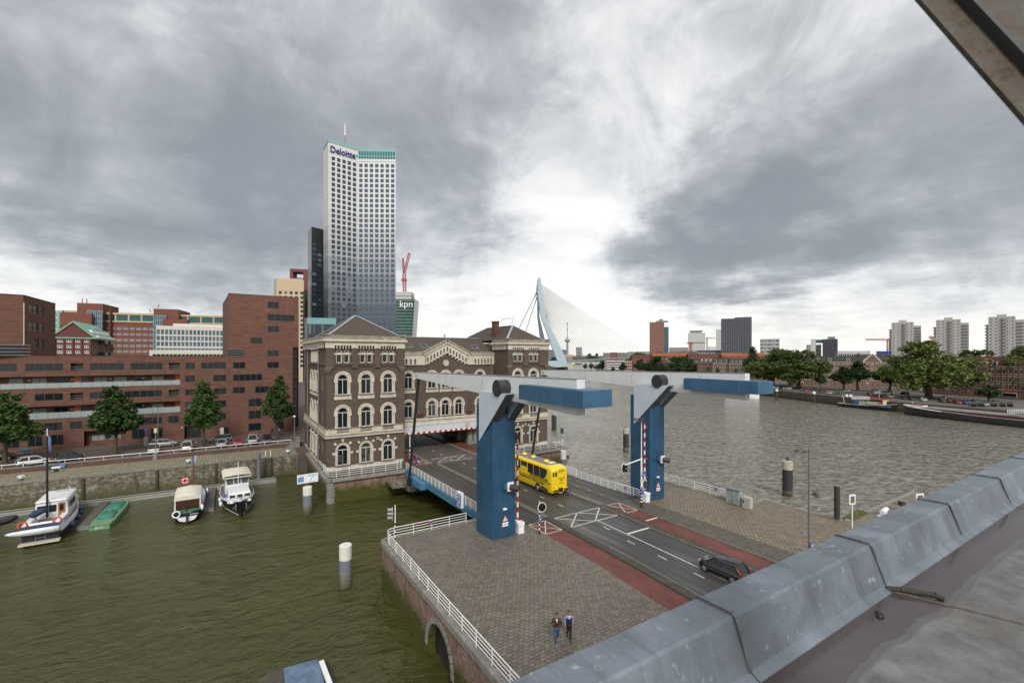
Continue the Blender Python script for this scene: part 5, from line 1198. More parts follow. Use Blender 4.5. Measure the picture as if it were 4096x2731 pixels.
FXR = Fac((x1,203),(0,1)); gridwall(GR, mb, FXR, 30, 0, ze, [1+i*2.4 for i in range(11)], [fz_(1369,250),fz_(1391,250),fz_(1413,250)], .9, 2.2, 'gr2', farwin(.9,2.2,1,WHITE,GLASS,.12,.15), None, .2)
mb.add([(x0-.5,203,ze),(x1+.5,203,ze),((x0+x1)/2,203,zr_-.4)],[(0,1,2)])
for i in range(5): FX.box(mb, Wx*(.02+.24*i)-.3,Wx*(.02+.24*i)+.1,-.25,0,0,ze-.5)
mb.build('wall', RB3, GR)
m = MB(); xm = (x0+x1)/2; zb_ = ze
for sgn_ in (-1,1):
    xe = xm+sgn_*(Wx/2+1.2); m.add([(xm,202.6,zr_),(xe,202.6,zb_),(xe,233,zb_),(xm,233,zr_),(xm,202.6,zr_-.5),(xe,202.6,zb_-.5),(xe,233,zb_-.5),(xm,233,zr_-.5)],[(0,1,2,3),(4,5,1,0),(5,6,2,1),(7,6,5,4)])
m.box(x0-1.3,x1+1.3,202.5,202.9,ze-.4,ze); m.build('roof', COP, GR)
m = MB(); m.box(x1-2.6,x1-.6,207,232,ze+1.6,ze+2.9,0); m.box(x1-2.8,x1-.4,206.8,232.2,ze+2.9,ze+3.2,1); m.box(x1+.2,x1+1.2,206,232,ze-.2,ze+.8,0); m.build('dormer', [WHITE,COP], GR)
m = MB()
for j in range(2):
    for i in range(3): m.box(x1,x1+1.8,212+j*9,217+j*9,fz_(1372,366)-i*4.2,fz_(1365,366)-i*4.2+.6)
m.build('balcony', DARKM, GR)
# ---- white office block
WO = thing('office_block', 'white concrete office block with rows of narrow windows behind the low flats', 'office block', (at(760,VH,230).x,at(760,VH,230).y,0), world=True)
WCON = paint('white_concrete',(.52,.50,.45),.6,var=.05,streak=.08)
def wx(u,y=222): t=(u-UC)/FPX; return y*(FW[0]+RT[0]*t)/(FW[1]+RT[1]*t)
def wz(v,u,y=222): t=(u-UC)/FPX; return H-(v-VH)/FPX*y/(FW[1]+RT[1]*t)
FO = Fac((wx(625),222),(1,0)); WW = wx(908)-wx(625); mb = MB(); r_ = [(1338,19),(1362,19),(1386,18),(1400,8)]
zs_ = [wz(1337.5,640)+0, wz(1361,640), wz(1384,640), wz(1400,640), wz(1422,640)-1.5]
gridwall(WO, mb, FO, WW, 0, wz(1302,640), [WW*(i+.5)/18-.5 for i in range(18)], zs_[:3], 1.0, wz(1317,640)-wz(1337.5,640), 'wo', farwin(1.0,wz(1317,640)-wz(1337.5,640),1,GREYM,BGL,.14,.2), None, .3)
for z in [q_-.55 for q_ in zs_[:3]]: FO.box(mb,-.1,WW+.1,-.1,.0,z,z+.25)
mb.build('wall', WCON, WO)
m = MB()
for i in range(18):
    FO.box(m, WW*(i+.5)/18-.55,WW*(i+.5)/18+.6,-.03,.02,wz(1399,640),wz(1392,640))
m.build('strip_window', BGL, WO)
m = MB(); FO.box(m,5,WW,3,20,wz(1302,640)-.5,wz(1290,640)); FO.box(m,-2.,WW,-1.2,0.,0,wz(1400,620)); FO.box(m,0.02,WW,.31,18,0,wz(1302,640)-.05); m.build('setback_storey', WCON, WO)
m = MB()
for i in range(18): FO.box(m, WW*(i+.5)/18-1.6,WW*(i+.5)/18-.5,-1.23,-1.2,wz(1424,620),wz(1416,620))
m.build('lower_window', GLASS, WO)
# ================================================================ cable-stayed bridge
EB = thing('cable_stayed_bridge', 'pale blue cable-stayed bridge with one bent pylon, crossing the river behind the portal building', 'bridge', (at(2230,VH,690).x,at(2230,VH,690).y,0), world=True)
PBL = paint('pylon_pale_blue',(.33,.42,.47),.45,var=.04)
Dp = 690
def slabpoly(pts, d0, th, mb, mi=0):
    n = len(pts); Fv = Vector((FW[0],FW[1],0)); a = [at(u,v,d0) for u,v in pts]; b = [p+Fv*th for p in a]
    mb.add(a+b, [list(range(n))[::-1],list(range(n,2*n))]+[(i,(i+1)%n,n+(i+1)%n,n+i) for i in range(n)], mi)
m = MB()
slabpoly([(2162,1107),(2168,1150),(2181,1262),(2194,1292),(2264,1434),(2271,1466),(2225,1466),(2236,1441),(2229,1441),(2165,1268),(2152,1180),(2152,1120)], 685, 12, m)
slabpoly([(2154,1108),(2158,1114),(2158,1268),(2180,1358),(2196,1444),(2170,1444),(2150,1266),(2149,1119)], 712, 8, m)
slabpoly([(2149,1135),(2156,1132),(2152,1166),(2159,1174),(2155,1188),(2145,1166)], 690, 20, m)
m.build('pylon', PBL, EB)
m = MB(); slabpoly([(2180,1444),(2236,1442),(2262,1434),(2271,1466),(2225,1469),(2180,1460)], 683, 14, m); m.build('pylon_foot', PBL, EB)
m = MB(); A_ = [at(2187,1450,720),at(2450,1434,800),at(2700,1426,900)]
for a, b in zip(A_, A_[1:]):
    for o_ in (0,1): m.bar(a,b,22,2.4)
m.build('deck', paint('bridge_deck_grey',(.3,.38,.42),.5,var=.05), EB)
m = MB()
for i in range(27):
    f_ = i/26.; a = at(2165+f_*17,1138+f_*125,692); tu = 2600-(f_**.85)*330; b = at(tu,1424+ (2600-tu)*.045,700+(tu-2187)*.42)
    m.bar(a,b,.42)
c_ = m.build('stay_cable', paint('cable_grey',(.17,.175,.18),.5,var=0), EB); c_['kind'] = 'stuff'
m = MB()
for a, b in (((2147,1170),(2060,1345)),((2149,1186),(2090,1366))): m.bar(at(*a,700),at(b[0],b[1]+60,705) if 0 else at(*b,700),2.0)
m.build('back_stay', paint('stay_grey',(.36,.40,.43),.5,var=0), EB)
m = MB()
for p_ in (at(2150,VH,690),): m.slab([(p_.x-50,p_.y-30),(p_.x+48,p_.y-14),(p_.x+66,p_.y+16),(p_.x-40,p_.y+20)],-5,1.2)
m.build('pier_base', FARQ, EB)
EM = thing('observation_tower', 'slender concrete observation tower with a round gondola seen through the bridge cables', 'observation tower', (at(2270,VH,1900).x,at(2270,VH,1900).y,0), world=True)
d_ = 1900; c_ = at(2269.5,VH,d_); zf_ = lambda v: zt(v,d_); CON = paint('grey_concrete',(.26,.25,.25),.7,var=.05)
m = MB(); m.cyl((c_.x,c_.y,0),(c_.x,c_.y,zf_(1362)),4.6,4.2,n=14); m.build('shaft', CON, EM)
m = MB(); m.cyl((c_.x,c_.y,zf_(1368)),(c_.x,c_.y,zf_(1362)),8,12.2,n=20); m.cyl((c_.x,c_.y,zf_(1362)),(c_.x,c_.y,zf_(1358)),12.2,12.2,n=20); m.cyl((c_.x,c_.y,zf_(1358)),(c_.x,c_.y,zf_(1347)),6.5,3.5,n=14); m.build('gondola', paint('gondola_grey',(.3,.33,.36),.5,var=.05), EM)
m = MB(); m.cyl((c_.x,c_.y,zf_(1350)),(c_.x,c_.y,zf_(1290)),1.4,1.2,n=8); m.cyl((c_.x,c_.y,zf_(1322)),(c_.x,c_.y,zf_(1317)),2.6,n=10); m.cyl((c_.x,c_.y,zf_(1296)),(c_.x,c_.y,zf_(1291)),2.8,n=10); m.build('mast', CON, EM)
# ================================================================ skyline across the river
def skybox(name, label, cat, u0, u1, d, vt, mat, th=25, rows=0, cols=0, wmat=None, ww=.6, wh=.5, z0=0, skew=0, budget=100, fm=None, group=None, wn_='window', z0v=None):
    th0, th1 = math.atan((u0-UC)/FPX), math.atan((u1-UC)/FPX); rho = d/cos((th0+th1)/2)
    a = at(u0,VH,rho*cos(th0)); b = at(u1,VH,rho*cos(th1)); t = thing(name, label, cat, ((a.x+b.x)/2,(a.y+b.y)/2,0), world=True, group=group)
    F_, W_ = FacP(a,b); z1 = zt(vt,d); mb = MB(); zb_ = z0 if z0v is None else zt(z0v,d)
    if rows:
        w = W_/cols*ww; h = (z1-max(zb_,0))/rows*wh
        gridwall(t, mb, F_, W_, zb_, z1, [W_*(i+.5)/cols-w/2 for i in range(cols)], [z1-(z1-zb_)/rows*(i+.8) for i in range(rows)], w, h, (name,u0,label), farwin(w,h,1,fm,wmat or GLD,.25,.3), [budget], .4)
    else: F_.wall(mb,0,W_,zb_,z1)
    q = [F_.p(0,0,0),F_.p(W_,0,0),F_.p(W_,0,th),F_.p(0,0,th)]; mb.add([(p.x,p.y,z) for z in (zb_,z1) for p in q],[(4,5,6,7),(1,2,6,5),(2,3,7,6),(3,0,4,7)])
    mb.build('wall', mat, t); return t, F_, W_, z1
OBR = paint('orange_brick_cladding',(.24,.10,.055),.7,var=.08); DGL = paint('dark_grey_cladding',(.045,.05,.065),.5,var=.1)
WHC = paint('white_high_rise',(.47,.47,.46),.7,var=.05); PGC = paint('pale_grey_concrete',(.36,.35,.34),.7,var=.06,streak=.15)
t,F_,W_,z1 = skybox('residential_tower','orange-brown brick residential tower with a glass edge, right of the cable bridge','residential tower',2598,2657,760,1288,OBR,26,26,8,BGL,.72,.42,budget=100)
m = MB(); F_.box(m,W_,W_+7,2,22,0,zt(1308,760)); m.build('glass_edge', glass('edge_glass',(.04,.09,.1),(.12,.2,.2),.5,.15), t); m = MB(); F_.box(m,10,W_+6,2,15,z1,z1+2.2); F_.box(m,15,22,5,12,z1+2.2,z1+5); m.build('roof_canopy', GREYM, t)
t,F_,W_,z1 = skybox('hospital_tower','white square hospital tower with a helipad on its roof','hospital tower',2752,2821,1150,1331,WHC,40,15,9,GREYM,.35,.45)
m = MB(); F_.box(m,5,W_-8,5,30,z1,z1+5); F_.box(m,3,W_-5,3,32,z1+5,z1+6); F_.box(m,0,W_,-.8,0,zt(1371,1150),zt(1368,1150)); m.build('helipad', GREYM, t)
skybox('office_tower','slim pale grey tower just left of the dark twin tower','office tower',2864,2890,1000,1317,WHC,25,20,4,GREYM,.5,.4)
for (u0,u1,vt,lab) in ((2884,2940,1274,'left half of the dark grey high-rise pair with rows of white balconies'),(2939,3007,1268,'taller right half of the dark grey high-rise pair with white balconies')):
    skybox('residential_tower',lab,'residential tower',u0,u1,620 if u0<2900 else 612,vt,DGL,24,26,6 if u0<2900 else 7,glass('balcony_glass',(.24,.25,.26),(.5,.5,.5),.5,.4),.4,.4)
skybox('apartment_building','long low dark apartment building with pale bays in front of the white hospital tower','apartment building',2790,2886,640,1401,DGL,20,3,16,CL1,.45,.5)
skybox('office_building','wide low grey office building with flat roof between the orange and the white towers','office building',2678,2795,720,1403,paint('mid_grey_cladding',(.15,.16,.18),.6,var=.08),20,3,10,GLD,.8,.4)
skybox('office_building','low beige grey building behind the wide grey offices','office building',2676,2752,900,1389,paint('taupe_cladding',(.24,.215,.195),.6,var=.06),20,2,8,GLD,.6,.4)
skybox('office_building','pale low building with flat roof behind the tower crane','office building',2832,2866,900,1386,CL1,20,2,5,GLD,.7,.4)
skybox('apartment_block','grey white slab block behind the large trees on the far bank','apartment block',3040,3118,520,1355,PGC,20,9,5,glass('slab_glass',(.06,.08,.08),(.3,.32,.3),.4,.3),.8,.4)
t,F_,W_,z1 = skybox('office_tower','dark blue grey office tower joined to a thin white slab by a glass bridge','office tower',3290,3351,430,1356,DGL,22,14,8,GLD,.6,.5)
m = MB(); F_.box(m,4,10,4,14,z1,z1+2.5); m.build('plant_room', GREYM, t); m = MB(); F_.box(m,-7.5,0.,3,12,z1-3.4,z1-.2); m.build('glass_bridge', GLT, t)
m = MB(); F_.box(m,-9.5,-5.5,0,10,0,zt(1355,430)); m.build('white_slab', WHC, t)
skybox('apartment_block','pale grey apartment block left of the thin white slab','apartment block',3225,3285,455,1378,PGC,20,8,6,GLD,.5,.4)
skybox('office_building','long low pale building with window strips right of the dark blue tower','office building',3352,3480,430,1403,CL1,20,3,14,GLD,.7,.4)
t,F_,W_,z1 = skybox('scaffolded_building','building wrapped in bright blue scaffold sheeting beside the first white high-rise','building site',3505,3567,400,1404,paint('blue_sheeting',(.035,.06,.36),.6,var=.15),15,0)
m = MB()
for i in range(5): F_.box(m,-6,W_,-.6,-.2,z1-1-i*2.2,z1-.85-i*2.2)
for i in range(12): F_.box(m,-6+i*1.8,-5.85+i*1.8,-.6,-.3,0,z1+(1.5 if i%3 else 3))
m.build('scaffold', GREYM, t)
for i,(u0,u1,u2,vt,lab) in enumerate(((3566,3655,3677,1289,'leftmost of the three pale grey high-rises on the far bank'),(3744,3843,3866,1278,'middle one of the three pale grey high-rises on the far bank'),(3953,4062,4086,1266,'rightmost of the three pale grey high-rises on the far bank'))):
    d_ = 420-i*25
    t,F_,W_,z1 = skybox('high_rise',lab,'high-rise',u0,u1,d_,vt,PGC,22,19,5,GLD,.28,.3,budget=95,group='pale grey high-rises')
    m = MB(); F_.box(m,W_-.01,W_+(u2-u1)*d_/FPX,3,18,0,zt(vt+14,d_)); F_.box(m,W_*.32,W_*.68,2,12,z1,zt(vt-9,d_)); F_.box(m,-1.3,0,3,16,0,z1-6); m.build('side_wing', PGC, t)
    m = MB()
    for r in range(18):
        z = z1-3-r*2.45-((z1/19)-2.45)*r; F_.box(m,W_*.46,W_*.66,-.9,0,z,z+.9); F_.box(m,W_+.5,W_+(u2-u1)*d_/FPX-.5,2.2,3,z-3,z-2.1); F_.box(m,-2.1,-1.3,5,12,z-4,z-3.2)
    m.build('balcony', paint('balcony_grey_%d'%i,(.17,.165,.16),.6,var=0), t)
for (u,v0,vt,d_,ju,jv,ju2,mat,lab) in ((3553,1404,1357,560,3463,1358,3562,CRED,'red tower crane with a long jib left of the first pale high-rise'),(2828,1395,1348,900,2862,1351,2822,CYEL,'cream tower crane beside the white hospital tower'),(2763,1424,1376,700,2749,1372,2772,CRED,'small red crane in front of the white hospital tower')):
    t = thing('tower_crane', lab, 'crane', at(u,v0,d_), world=True); m = MB(); lattice(m, (*flat(at(u,v0,d_)),0), at(u,vt,d_), 2.2, 14, .3); m.build('mast', mat, t)
    m = MB(); lattice(m, at(ju,jv,d_), at(ju2,jv+1,d_), 1.8, 18, .28); m.bar(at(u,vt-8,d_),at((ju+u)/2,jv,d_),.3); m.build('jib', mat, t)
t = thing('mobile_crane','yellow crane boom slanting up left of the middle pale high-rise','crane',at(3745,1365,360),world=True); m = MB(); lattice(m, at(3745,1365,360), at(3719,1346,360), 1.4, 8, .25); m.build('jib', CYEL, t)
# quayside rows behind the cable bridge
skybox('long_building','long dark slab building at the foot of the observation tower','building',2185,2268,1500,1398,paint('blue_grey_cladding',(.16,.17,.20),.6,var=.06),30,4,20,GLD,.6,.4)
skybox('office_tower','square grey tower block right of the observation tower','office tower',2304,2328,1500,1388,paint('warm_grey_cladding',(.17,.165,.17),.6,var=.05),25,10,7,CL1,.4,.4)
skybox('building','cream low building with tall windows across the river behind the bridge','building',2252,2290,1250,1417,paint('cream_render',(.42,.38,.28),.7,var=.05),20,1,9,GLD,.5,.5)
skybox('quay_building','long brown low building on the far quay behind the bridge cables','building',2290,2412,1300,1423,wall('far_brown',(.14,.1,.08),(.17,.13,.11),(.2,.16,.13),(.3,.3,1),1,0),20,1,20,GLD,.5,.5)
for i,(u0,u1,vt,c,lab) in enumerate(((2412,2440,1411,(.24,.2,.17),'beige flats on the far quay at the ends of the bridge cables'),(2440,2470,1409,(.22,.09,.07),'red flats on the far quay among the bridge cables'),(2470,2512,1410,(.25,.21,.18),'light brown flats on the far quay among the bridge cables'),(2512,2545,1406,(.33,.35,.38),'pale blue grey flats on the far quay left of the orange tower'),(2545,2602,1406,(.1,.11,.14),'dark flats on the far quay touching the orange tower'))):
    skybox('apartment_block',lab,'apartment block',u0,u1,1050,vt,paint('far_flats_%d'%i,c,.7,var=.08),20,5,max(3,(u1-u0)//7),GLD if i!=4 else CL1,.6,.45)
# ================================================================ left harbour
qw = thing('quay_wall', 'mossy rough stone quay wall along the left harbour behind the moored boats', 'wall', (-20,93,WZ), world=True)
m = MB(); m.box(-120,10.6,92.75,93.2,-7,-.95); m.build('stone_wall', QUAYS, qw)
m = MB(); coping(m, [(-120,93.05),(10.6,93.05)], .75, -.95, -.66, 2.4); m.build('coping', CAPS, qw)
m = MB()
for x in (-46,-32,-19.2,-10.3,-2.3,4.0,6.2): m.box(x-.16,x+.16,92.45,92.76,-5,-1.1)
m.build('timber_fender', mossy('wet_timber',(.04,.035,.025),(.055,.05,.035),(.08,.07,.05),-2.6,2,(.06,.07,.015)), qw)
rwl = thing('retaining_wall', 'low reddish brown brick wall between the street and the cobbled quay', 'wall', (-20,100.8,-.7), world=True)
m = MB(); m.box(-120,10.3,100.5,101.1,-.8,.0); m.build('brick_wall', WALLR, rwl)
m = MB(); coping(m, [(-120,100.8),(-11.6,100.8)], .72, 0, .12, 3); coping(m, [(-11.2,100.8),(10.3,100.8)], .72, 0, .12, 3); m.box(-11.75,-11.15,100.35,101.2,-.8,.42); m.build('cap', CAPS, rwl)
railing('railing', 'long single white handrail on top of the brown brick street wall', [(-80,100.7,.1),(10.2,100.7,.1)], .55, 1, 2.4, r=.045)
m = MB()
for k_ in range(5): m.box(9.2+k_*.32,11.6,99.0-.0,100.4,-.7+k_*.2,-.5+k_*.2)
m.box(10.9,11.6,98.9,100.45,.3,1.2); o = m.build('steps', CAPS); tag(o, 'small grey stone steps at the right end of the brown street wall', 'steps')
def bollard(x,y,z,lab):
    t = thing('bollard', lab, 'bollard', (x,y,z), group='white mooring bollards'); m = MB(); m.cyl((0,0,0),(0,0,.35),.26,.22,n=14); m.build('base', paint('bollard_blue',(.06,.08,.12),.5,var=.1), t)
    m = MB(); m.cyl((0,0,.35),(0,0,.72),.24,.3,n=14); m.cyl((-.42,0,.6),(.42,0,.6),.07,n=8); m.build('head', WHITE, t)
for p_, lab in zip(((-26.2,94.0),(-6.2,93.6),(8.9,93.5)),('white mooring bollard on the quay edge above the white motor yacht','white mooring bollard on the quay edge behind the red life ring board','white mooring bollard on the quay near the stone steps')): bollard(*p_,-.68,lab)
PCON = paint('pontoon_concrete',(.24,.23,.20),.7,var=.1,streak=.3); PWOOD = wall('weathered_deck_planks',(.075,.07,.06),(.1,.095,.085),(.13,.12,.11),(.3,5,1),1.5,.1)
pt = thing('pontoon', 'long narrow floating pontoon with pale edges along the stone quay wall', 'pontoon', (-20,89,WZ), world=True)
m = MB(); m.box(-90,6.6,88.55,89.9,-4.8,-3.95); m.build('float', PCON, pt)
m = MB(); m.box(-90,6.6,88.7,89.75,-3.95,-3.88); m.build('deck', PWOOD, pt)
m = MB(); m.box(-90,6.6,88.5,88.66,-4.0,-3.84); m.box(-90,6.6,89.8,89.95,-4.0,-3.84); m.box(-90,6.6,88.46,88.52,-4.4,-4.25); m.build('edge_rail', paint('galvanised',(.36,.37,.36),.45,.3,var=.1), pt)
for (x,y0,y1,w_,lab,wood) in ((-15.9,76.8,88.4,1.1,'wooden finger jetty between the white yacht and the green flat boat',1),(-2.75,76.6,88.4,1.15,'wooden finger jetty between the two moored cabin boats',1)):
    t = thing('jetty', lab, 'jetty', (x,y0,WZ), world=True); m = MB(); m.box(x-w_/2,x+w_/2,y0,y1,-4.8,-4.0); m.build('float', PCON, t); m = MB(); m.box(x-w_/2+.04,x+w_/2-.04,y0+.05,y1,-4.0,-3.92); m.build('deck', PWOOD, t)
    m = MB(); m.box(x-w_/2-.03,x+w_/2+.03,y0-.03,y0+.12,-4.2,-3.9); m.build('end_cap', GREYM, t)
lrb = thing('life_ring_board', 'red eight-sided board with a white life ring on a post at the pontoon', 'life ring', (-6.3,88.6,-3.9), world=True)
m = MB(); m.prism([(-6.3+.62*cos(a),-2.35+.62*sin(a)) for a in [pi/8+i*pi/4 for i in range(8)]], lambda p,q,t:(p,t,q), 88.5, 88.6); m.build('board', SRED, lrb)
m = MB()
for i in range(4):
    n=6; m.loft([[Vector((-6.3+R_*cos(b),y_,-2.35+R_*sin(b))) for R_,y_ in ((.27,88.48),(.36,88.41),(.46,88.48),(.36,88.52))] for b in [i*pi/2+.12+j*(pi/2-.24)/n for j in range(n+1)]])
m.build('ring', WHITE, lrb); m = MB(); m.cyl((-6.3,88.7,-3.95),(-6.3,88.7,-2.0),.05,n=8); m.build('post', GREYM, lrb)
pl_ = thing('mooring_pile','tall grey steel pile standing at the right end of the pontoon','mooring pile',(4.0,90.2,WZ),world=True); m = MB(); m.cyl((4.0,90.2,-6),(4.0,90.2,.7),.3,n=14); m.cyl((4,90.2,.7),(4,90.2,.74),.3,.2,n=14); m.build('shaft', paint('pile_grey',(.13,.14,.17),.5,var=.2,streak=.3), pl_)
ld_ = thing('quay_ladder','white topped ladder on the stone quay wall beside the grey pile','ladder',(5.6,92.6,WZ),world=True); m = MB()
for x in (5.2,6.0):
    m.tube([(x,92.5,-.9),(x,92.5,-.2),(x,92.55,.25),(x,92.9,.35),(x,93.4,.1),(x,93.6,-.66)],.05,n=6)
m.build('handrail', WHITE, ld_); m = MB()
for i in range(11): m.cyl((5.2,92.4,-4.1+i*.32),(6.0,92.4,-4.1+i*.32),.035,n=6)
for x in (5.15,6.05): m.box(x-.05,x+.05,92.35,92.45,-4.5,-.7)
m.build('ladder_frame', DARKM, ld_)
bn = MB(); bn.box(-25.5,-22.9,100.3,100.36,-.55,.02,0); bn.box(-23.6,-22.95,100.28,100.31,-.5,0.,1); o = bn.build('banner', [paint('navy_cloth',(.03,.045,.08),.7,var=.1),paint('bright_blue_cloth',(.05,.2,.5),.7,var=.05)]); tag(o, 'dark blue banner on the brown street wall behind the yacht mast', 'banner')
# ---------------------------------------------------------------- boats
HNAVY = paint('navy_hull',(.012,.014,.03),.25,var=.1); HBLK = paint('black_hull',(.012,.012,.013),.28,var=.1); BWHITE = paint('gelcoat_white',(.68,.69,.71),.3,var=.04); TEAK = paint('deck_grey',(.13,.12,.11),.6,var=.15); RUSTR = paint('waterline_red',(.10,.02,.014),.5,var=.2)
ORNG = paint('life_ring_orange',(.5,.06,.02),.5,var=0); NAVYC = paint('navy_canvas',(.02,.03,.07),.8,var=.2); CRC = paint('cream_canvas',(.55,.52,.44),.7,var=.08,vs=2); WOODB = paint('varnished_wood',(.30,.13,.03),.4,var=.15)
def hull(L, B, fa, ff, sternw=.8, bowp=2.2, n=16, flare=.86, draft=.5, round_=False):
    rings = []; deck = []
    for i in range(n+1):
        t = i/n; y = -L/2+L*t
        w = B/2*(sternw+(1-sternw)*min(1,t/.35)**.7 if t<.35 else (1-((t-.35)/.65)**bowp))
        if round_ and t < .12: w *= sqrt(max(.02,1-(1-t/.12)**2))*.9+.1
        w = max(w,.03); zt_ = fa+(ff-fa)*max(0,(t-.35)/.65)**1.8
        wl = w*(flare if t<.6 else flare-(t-.6)*1.1*flare); wl = max(wl,.01)
        rings.append([(-w,y,zt_),(-(w*.35+wl*.65),y-.0,zt_*.45),(-wl,y,0.02),(-wl*.55,y,-draft),(wl*.55,y,-draft),(wl,y,.02),((w*.35+wl*.65),y,zt_*.45),(w,y,zt_)]); deck.append((w,y,zt_))
    return rings, deck
def boat(name, label, loc, rz, L, B, fa, ff, hm, deckm, gm=None, **k):
    t = thing(name, label, 'boat', loc, rz); rings, dk = hull(L,B,fa,ff,**k)
    m = MB(); m.loft(rings, closed=False, caps=False); o=len(m.v)-8*len(rings); m.f.append([o+i for i in range(8)][::-1]); m.m.append(0); m.sm.append(False); m.build('hull', hm, t)
    m = MB(); m.add([(s*w,y,z-.12) for w,y,z in dk for s in (-1,1)], [(2*i,2*i+1,2*i+3,2*i+2) for i in range(len(dk)-1)]); m.build('deck', deckm, t)
    m = MB()
    for s in (-1,1): m.tube([(s*w,y,z) for w,y,z in dk], .06, n=6)
    m.bar((-dk[0][0],dk[0][1],dk[0][2]),(dk[0][0],dk[0][1],dk[0][2]),.12,.1); m.build('gunwale', gm or BWHITE, t)
    return t, dk
def deckrail(t, dk, i0, i1, h=.7, mat=GREYM, inset=.1, nr=2):
    m = MB()
    for s in (-1,1):
        P_ = [Vector((s*max(.02,w-inset),y,z)) for w,y,z in dk[i0:i1+1]]
        for k_ in range(nr): m.tube([p+Vector((0,0,h*(k_+1)/nr)) for p in P_], .022, n=5)
        for p in P_: m.cyl(p,p+Vector((0,0,h)),.022,n=5)
    return m.build('guard_rail', mat, t)
def lifering(t, loc, nrm, R=.36, mat=ORNG):
    m = MB(); m.torus(loc,nrm,R,.09,n=18,m=7); return m.build('life_ring', mat, t)
def trap(m, x0, x1, y0, y1, z0, z1, ins=(.1,.1,.1,.1), mi=0):
    a,b,c,d = ins; m.add([(x0,y0,z0),(x1,y0,z0),(x1,y1,z0),(x0,y1,z0),(x0+a,y0+c,z1),(x1-b,y0+c,z1),(x1-b,y1-d,z1),(x0+a,y1-d,z1)],[(0,3,2,1),(4,5,6,7),(0,1,5,4),(1,2,6,5),(2,3,7,6),(3,0,4,7)],mi)
# white yacht
y1_, dk = boat('motor_yacht','white and navy motor yacht with black mast and a folded dinghy across its stern', (-19.3,80.9,WZ), radians(3), 14.4, 4.1, 1.75, 2.5, HNAVY, TEAK, sternw=.82)
m = MB(); m.loft([[(s*w*1.005,y,z-.62),(s*w*1.01,y,z-.02),(s*(w-.05),y,z-.02)] for w,y,z in dk for s in (1,)], closed=False, caps=False); m.loft([[(-w*1.005,y,z-.62),(-w*1.01,y,z-.02),(-(w-.05),y,z-.02)] for w,y,z in dk[5:]], closed=False, caps=False); m.v = [v for v in m.v]; m.build('white_bulwark', BWHITE, y1_)
m = MB(); trap(m,-1.6,1.6,-2.6,3.4,1.6,3.75,(.22,.22,.1,.7)); trap(m,-1.35,1.35,2.9,5.4,2.1,2.95,(.2,.3,.0,.5)); m.build('deckhouse', BWHITE, y1_, bevel=.12)
m = MB(); trap(m,-1.5,1.5,-2.75,2.9,3.75,3.92,(.25,.25,.1,.1)); m.build('deckhouse_roof', BWHITE, y1_, bevel=.06)
m = MB()
for x0,x1 in ((-1.25,-.45),(-.2,.45)): m.box(x0,x1,-2.62,-2.54,2.45,3.3)
for y0 in (-1.6,-.5,.6): 
    for s in (-1,1): m.box(*(sorted((s*1.50,s*1.56))),y0,y0+.8,2.55,3.25)
m.build('cabin_window', GLASS, y1_)
m = MB(); m.box(.62,1.25,-2.66,-2.56,1.75,3.5); d_ = m.build('door', WOODB, y1_); m = MB(); m.box(.76,1.12,-2.69,-2.65,2.5,3.3); m.build('pane', GLASS, d_)
m = MB(); trap(m,-1.75,-1.0,-6.2,-3.2,1.6,2.35,(.05,.1,.1,.1)); trap(m,1.0,1.75,-6.2,-3.2,1.6,2.35,(.1,.05,.1,.1)); trap(m,-1.75,1.75,-6.6,-6.1,1.6,2.3,(.05,.05,.05,.05)); m.build('cockpit_coaming', BWHITE, y1_, bevel=.08)
m = MB(); m.box(-1.7,1.7,-8.0,-7.15,.25,.42); m.build('swim_platform', paint('platform_cream',(.5,.46,.38),.5,var=.1), y1_)
m = MB(); m.tube([(-.4,-7.25,1.4),(-.4,-7.3,.35)],.03); m.tube([(.4,-7.25,1.4),(.4,-7.3,.35)],.03); m.cyl((-.4,-7.28,.8),(.4,-7.28,.8),.025,n=5); m.build('stern_ladder', GREYM, y1_)
dg = thing('dinghy','white ribbed dinghy with dark cover, slung across the stern of the motor yacht','dinghy',(-19.0,73.35,WZ+1.75),radians(3))
m = MB(); m.loft([[(x,r_*cos(a),r_*sin(a)*.85) for a in [2*pi*j/12 for j in range(12)]] for x,r_ in ((-2.7,.05),(-2.2,.3),(-1.4,.48),(0,.55),(1.2,.55),(1.75,.5),(1.8,.3))]); m.build('tubes', BWHITE, dg)
m = MB(); m.loft([[(x,.1+r_*cos(a),.12+r_*sin(a)*.8) for a in [2*pi*j/12 for j in range(1,6)]] for x,r_ in ((-2.8,.1),(-2.2,.36),(-1.4,.54),(0,.6),(1.2,.6),(1.8,.5))], closed=False, caps=False); m.build('cover', NAVYC, dg)
m = MB()
for k_ in range(6): m.loft([[(x,-r_*cos(a)-.0,r_*sin(a)*.85) for a in (-.6+k_*.22,-.57+k_*.22)] for x,r_ in ((-2.2,.31),(-1.4,.5),(0,.57),(1.2,.57),(1.75,.52))], closed=False, caps=False)
m.build('rib_line', GREYM, dg)
lifering(y1_, (-1.6,-6.75,2.35), (.2,-1,.3)); lifering(y1_, (1.3,-6.75,2.35), (-.1,-1,.3))
m = MB(); m.cyl((-.3,-2.9,1.9),(-.3,-2.9,12.0),.12,.09,n=8); m.tube([(-.3,-2.9,7.4),(1.3,-2.9,7.5)],.03); m.cyl((.5,-2.9,7.5),(.5,-2.9,7.9),.22,.18,n=10); m.build('mast', BLACK, y1_)
m = MB(); m.cyl((-.3,-2.9,12),(-.3,-2.9,12.9),.05,n=6); m.box(.1,.9,-3.1,-2.75,7.9,8.1); m.build('mast_fitting', BWHITE, y1_)
